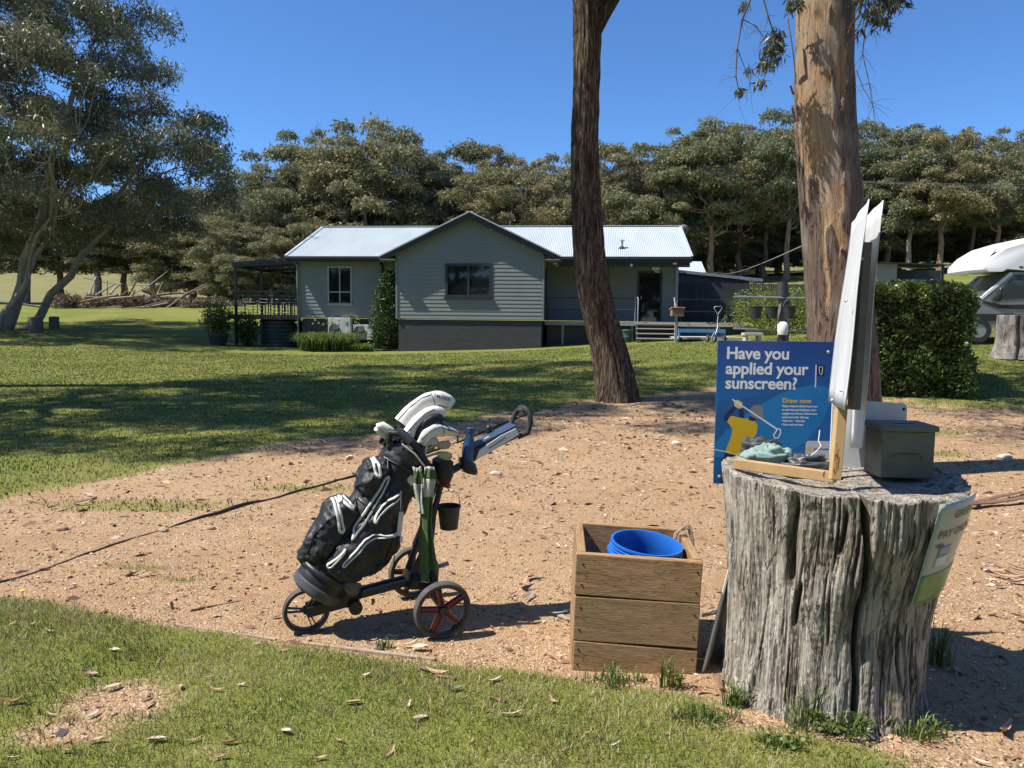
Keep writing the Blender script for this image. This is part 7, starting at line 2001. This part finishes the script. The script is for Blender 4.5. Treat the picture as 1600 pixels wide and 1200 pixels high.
def leaf_mesh(kind, wide, curl, bend, seed):
    n = 9; P = []
    for i in range(n):
        s = i / (n - 1); w_ = wide * math.sin(math.pi * min(1, s * .94 + .04)) ** .8
        x_ = s - .5; y_ = bend * (s - .5) ** 2 * 4 - bend * .4; z_ = curl * (s - .5) ** 2 * 2 + .03
        for j in (-1, 0, 1): P.append((x_, y_ + j * w_ * .5, z_ + abs(j) * w_ * .32))
    F = [(i * 3 + j, i * 3 + j + 1, i * 3 + j + 4, i * 3 + j + 3) for i in range(n - 1) for j in (0, 1)]
    o = MB().add(P, F).build('x', LEAFM[kind], None, smooth=80); me = o.data; bpy.data.objects.remove(o); return me
rl = random.Random(11)
LM = {(k, q): leaf_mesh(k, [.18, .26, .42][q], [.25, .5, .12][q], [.10, -.14, .05][q], q) for k in LDESC for q in range(3)}
def fallen(x, y, L, kind, shape, rz, where, grp, lift=.014):
    o = bpy.data.objects.new('fallen_leaf', LM[(kind, shape)])
    o.location = (x, y, G(x, y) + float(micro(x, y)) + lift); o.scale = (L, L, L); o.rotation_euler = (rl.uniform(-.3, .3), rl.uniform(-.25, .25), rz)
    COL.objects.link(o)
    return tag(o, LDESC[kind] + ' ' + where, 'leaf', LDESC[kind] + 's ' + grp)
def gp(px, py):
    d = _fw + _rt * ((px - 800) / 1165.0) + _up * ((600 - py) / 1165.0)
    q = Vector((0, 0, EYE)) + d * (-EYE / d.z); return q.x, q.y
ONG = ('lying on the near grass', 'on the near grass')
for px, py, L, kd, sh, rz in ((177, 1078, .07, 'cream', 2, .8), (144, 1119, .06, 'cream', 2, 1.2), (148, 1163, .075, 'pink', 1, .3), (244, 1161, .07, 'cream', 2, .2), (338, 1083, .065, 'pink', 0, .1), (327, 1064, .055, 'tan', 0, -.1), (282, 1077, .045, 'pink', 2, 2), (378, 1075, .045, 'cream', 1, 0), (435, 1100, .05, 'cream', 0, 1.5), (302, 1160, .06, 'pink', 0, .6), (362, 1165, .09, 'red', 0, 0), (447, 1150, .055, 'cream', 2, -.5), (530, 1164, .05, 'pink', 1, -.6), (553, 1105, .07, 'tan', 2, .2), (657, 1128, .07, 'cream', 2, .7), (735, 1166, .05, 'tan', 0, 1.0), (80, 1120, .05, 'pink', 0, -.2), (20, 1105, .10, 'red', 1, .1), (140, 1060, .07, 'pink', 1, .2), (78, 990, .06, 'tan', 0, -.2), (50, 981, .05, 'cream', 1, .5), (20, 979, .04, 'cream', 1, .9), (179, 1019, .05, 'cream', 2, 0), (401, 1008, .045, 'cream', 0, .8), (440, 1020, .07, 'tan', 0, .4), (354, 1034, .06, 'red', 0, -1.2), (620, 1070, .05, 'red', 0, 1.1), (683, 1055, .12, 'tan', 0, -.4), (770, 1070, .08, 'cream', 1, .5), (712, 1083, .075, 'green', 1, .1), (800, 1122, .09, 'cream', 0, .15), (760, 1115, .04, 'red', 1, .6), (640, 1110, .05, 'cream', 1, 1.6), (345, 1190, .06, 'pink', 1, .2), (610, 1180, .07, 'tan', 0, 1.2), (500, 1192, .05, 'tan', 1, .3), (20, 1190, .05, 'cream', 0, .3), (920, 1150, .05, 'tan', 0, .9), (865, 1100, .06, 'tan', 1, 2.2), (960, 1170, .055, 'cream', 0, .4), (880, 1180, .05, 'pink', 1, 1.4), (1040, 1150, .05, 'tan', 0, .3), (230, 1120, .05, 'tan', 0, 2.1), (570, 1060, .05, 'cream', 1, .7), (100, 1180, .05, 'tan', 1, .2)):
    x_, y_ = gp(px, py); fallen(x_, y_, L, kd, sh, rz, *ONG)
ONP = ('lying on the gravel path', 'on the gravel path')
for px, py, L, kd, sh, rz in ((640, 1012, .10, 'cream', 0, .5), (655, 1018, .08, 'cream', 2, .1), (735, 1040, .06, 'red', 0, 1), (615, 1000, .07, 'tan', 1, .3), (770, 1030, .05, 'tan', 0, .2), (818, 918, .15, 'tan', 1, 1.3), (825, 935, .14, 'grey', 0, 1.1), (815, 955, .16, 'tan', 0, 1.5), (832, 905, .13, 'red', 1, .8), (800, 930, .07, 'red', 0, .6), (870, 965, .14, 'grey', 0, -.3), (930, 700, .12, 'cream', 1, .2), (1060, 700, .10, 'cream', 2, 0), (1000, 760, .10, 'pink', 0, .4), (560, 870, .05, 'pink', 1, .8), (350, 940, .05, 'cream', 0, .1), (300, 900, .06, 'tan', 1, .9), (200, 860, .06, 'cream', 0, .2), (690, 880, .06, 'tan', 1, .9), (780, 840, .06, 'cream', 0, .5), (860, 820, .06, 'pink', 0, 1.8), (720, 920, .05, 'red', 1, .2), (270, 780, .08, 'pink', 0, .3), (130, 790, .15, 'tan', 0, .4), (330, 800, .07, 'cream', 0, 0), (100, 860, .07, 'pink', 0, 1.0), (1120, 1070, .08, 'grey', 0, 1.4), (1095, 1085, .07, 'red', 1, .4), (1075, 1075, .06, 'tan', 0, 2.0),
        (1550, 895, .16, 'pink', 0, -.2), (1570, 905, .18, 'tan', 0, -.5), (1590, 915, .15, 'pink', 1, -.3), (1585, 890, .13, 'cream', 0, -.8), (1560, 920, .10, 'red', 0, .1), (1575, 1150, .13, 'pink', 1, .8), (1590, 1130, .10, 'tan', 1, .4), (1570, 1112, .09, 'grey', 1, .1), (1510, 1100, .07, 'grey', 0, 0), (1480, 1050, .06, 'tan', 0, .5), (1530, 1195, .07, 'cream', 0, -.6), (1500, 830, .10, 'cream', 0, -.4), (1470, 860, .07, 'pink', 0, .7), (1560, 860, .06, 'tan', 1, .3)):
    x_, y_ = gp(px, py); fallen(x_, y_, L, kd, sh, rz, *ONP)
# twigs and bark strips on the path
BST = bark_mat('bark_curl', (.26, .155, .10), (.17, .10, .07), (.40, .28, .2), (1, 1, 1), 18)
def strip(name, lab, a, b, r, k=5, mat=None, flat=.45, grp='twigs and bark on the path'):
    A, B_ = Vector((*gp(*a), 0)), Vector((*gp(*b), 0)); Q = []
    for i in range(k + 1):
        p = A.lerp(B_, i / k); off = rl.uniform(-.03, .03) * (A - B_).length
        p.x += off; p.y += off; p.z = G(p.x, p.y) + r * .6 + rl.uniform(0, r * .6); Q.append(p)
    o = MB().tube(Q, [r * (1 - .4 * i / k) for i in range(k + 1)], 7, flat=flat).build(name, mat or BST, None, smooth=60)
    tag(o, lab, 'bark' if 'bark' in name else 'twig', grp)
strip('bark_strip', 'long curled bark strip in the shade to the right of the stump', (1512, 795), (1600, 786), .045)
strip('bark_strip', 'reddish bark strip crossing the long curled one', (1530, 788), (1600, 772), .03)
strip('twig', 'pale forked twig lying left of the timber crate', (873, 966), (902, 974), .014, mat=BARK_PALE, flat=1)
strip('twig', 'pale stick poking out between the crate and the leaning sheet', (1095, 963), (1125, 955), .012, mat=BARK_PALE, flat=1)
strip('twig', 'thin dark twig across the left-hand gravel', (300, 955), (375, 940), .006, mat=BARK_DARK, flat=1)
strip('bark_strip', 'brown bark sliver on the grass below the timber strip', (655, 1045), (710, 1066), .016)
strip('twig', 'bundle of pale sticks on the bare dirt beyond the edging', (118, 790), (150, 780), .018, mat=BARK_TAN, flat=1)
strip('bark_strip', 'grey upright bark shard at the foot of the stump', (1118, 1062), (1128, 1082), .02)
strip('twig', 'slim pinkish stick in the sunlit dirt right of the stump', (1545, 880), (1600, 905), .012, mat=BARK_TAN, flat=1)
strip('bark_strip', 'red-brown bark scrap among the leaves by the crate corner', (790, 1100), (762, 1092), .012)
# stones that stand out
for i, (px, py, r, lab) in enumerate(((97, 828, .035, 'brown stone on the dirt beyond the edging'), (255, 830, .03, 'flat tan stone beside the edging'), (330, 826, .025, 'small tan stone inside the edging'), (775, 742, .05, 'pale rounded stone on the gravel behind the cart handle'), (1030, 1026, .02, 'dark pebble near the crate'), (593, 1016, .02, 'dark pebble below the front wheel'), (1056, 697, .05, 'white stone on the gravel near the leaning trunk'), (1547, 893, .03, 'pale upright stone right of the stump'), (1570, 720, .07, 'pale stone at the grass edge below the hedge'))):
    x_, y_ = gp(px, py); rg2 = np.random.RandomState(i)
    bm = bmesh.new(); bmesh.ops.create_icosphere(bm, subdivisions=2, radius=1)
    for v in bm.verts: v.co = Vector((v.co.x * r * 1.3, v.co.y * r, v.co.z * r * .6)) * (1 + .25 * (rg2.rand() - .5))
    me = bpy.data.meshes.new('stone'); bm.to_mesh(me); bm.free(); me.materials.append(M_('stone%d' % i, [(.36, .26, .18), (.40, .31, .22), (.40, .3, .2), (.5, .43, .36), (.08, .07, .06), (.07, .065, .06), (.62, .58, .52), (.52, .47, .42), (.55, .5, .44)][i], None, 30, rough=.9))
    o = bpy.data.objects.new('stone', me); o.location = (x_, y_, G(x_, y_) + r * .3); COL.objects.link(o); tag(o, lab, 'stone', 'stones on the path')
# weeds at the stump and crate
def weed(name, lab, x, y, n, R, H, seed, leafy=0):
    rgw = np.random.RandomState(seed); t = thing(name, lab, 'weed', (x, y, G(x, y)), 0, 'weeds at the foot of stump and crate')
    a = rgw.uniform(0, 6.28, n); b = np.stack([R * rgw.rand(n) * np.cos(a), R * rgw.rand(n) * np.sin(a) * .6, np.zeros(n)], -1)
    o = rgw.uniform(0, 6.28, n); d = np.stack([np.cos(o), np.sin(o), np.zeros(n)], -1); Hh = H * rgw.uniform(.35, 1, n); ln = Hh * rgw.uniform(.2, .9, n)
    w_ = np.stack([-np.sin(o), np.cos(o), np.zeros(n)], -1) * .0028
    pts = []
    for s, up, ou in ((0, 0, 0), (.4, .6, .2), (.75, .92, .55), (1, .95, 1.0)):
        c = b + d * (ln * ou)[:, None] + np.array([0, 0, 1]) * (Hh * up)[:, None]; k = 1 - .8 * s ** 2
        pts += [c - w_ * k, c + w_ * k]
    V = np.stack(pts, 1).reshape(-1, 3); i = np.arange(n)[:, None] * 8
    F = np.concatenate([np.concatenate([i + 2 * q, i + 2 * q + 1, i + 2 * q + 3, i + 2 * q + 2], 1) for q in range(3)])
    np_mesh('blades', V, F, STRAP, t, attrs={'tint': np.tile(np.clip(rgw.normal(.6, .22, n), 0, 1), 3)})
    if leafy:
        cl = [(np.array([rgw.uniform(-R, R), rgw.uniform(-R, R) * .5, rgw.uniform(.02, H * .5)]), R * .45) for _ in range(7)]
        V, F, T = leaf_cloud(rgw, cl, leafy, .018, .014, .0, .6)
        np_mesh('leaves', V, F, STRAP, t, attrs={'tint': np.clip(T + .3, 0, 1)})
    return t
for nm, lab, px, py, n, R, H, sd, lf in (('leafy_weed', 'bright leafy weed at the foot of the stump', 1320, 1150, 60, .10, .13, 1, 420), ('grass_tuft', 'grass tuft against the stump below the leaning sheet', 1150, 1105, 90, .06, .11, 2, 0), ('grass_tuft', 'shaded grass tuft on the right of the stump', 1470, 1040, 60, .06, .22, 3, 0), ('grass_tuft', 'thin seeding grass in front of the crate', 1045, 1075, 40, .06, .16, 4, 40), ('grass_tuft', 'dense grass tuft between crate and stump', 1100, 1125, 200, .16, .07, 5, 0), ('grass_tuft', 'grass tuft below the middle of the crate', 960, 1065, 160, .16, .06, 6, 0), ('grass_tuft', 'arching grass across the stump crack', 1255, 1140, 36, .08, .24, 7, 0), ('grass_tuft', 'pale grass at the right foot of the stump', 1430, 1150, 120, .14, .09, 8, 60), ('grass_tuft', 'ragged grass under the front wheel edge of the path', 600, 1012, 40, .06, .05, 9, 0), ('leafy_weed', 'low leafy weed at the left foot of the stump', 1215, 1165, 80, .10, .06, 10, 160)):
    x_, y_ = gp(px, py); weed(nm, lab, x_, y_, n, R, H, sd, lf)
x_, y_ = gp(36, 938)
t = thing('dandelion', 'single yellow dandelion at the edge of the near grass', 'flower', (x_, y_, G(x_, y_)))
MB().tube([(0, 0, 0), (.002, 0, .05)], .002, 6).build('stem', STRAP, t)
MB().lathe([(0, .048), (.008, .05), (.016, .058), (.008, .062), (0, .06)], 14).build('bloom', M_('dandelion_yellow', (.75, .52, .02), None, 30), t)
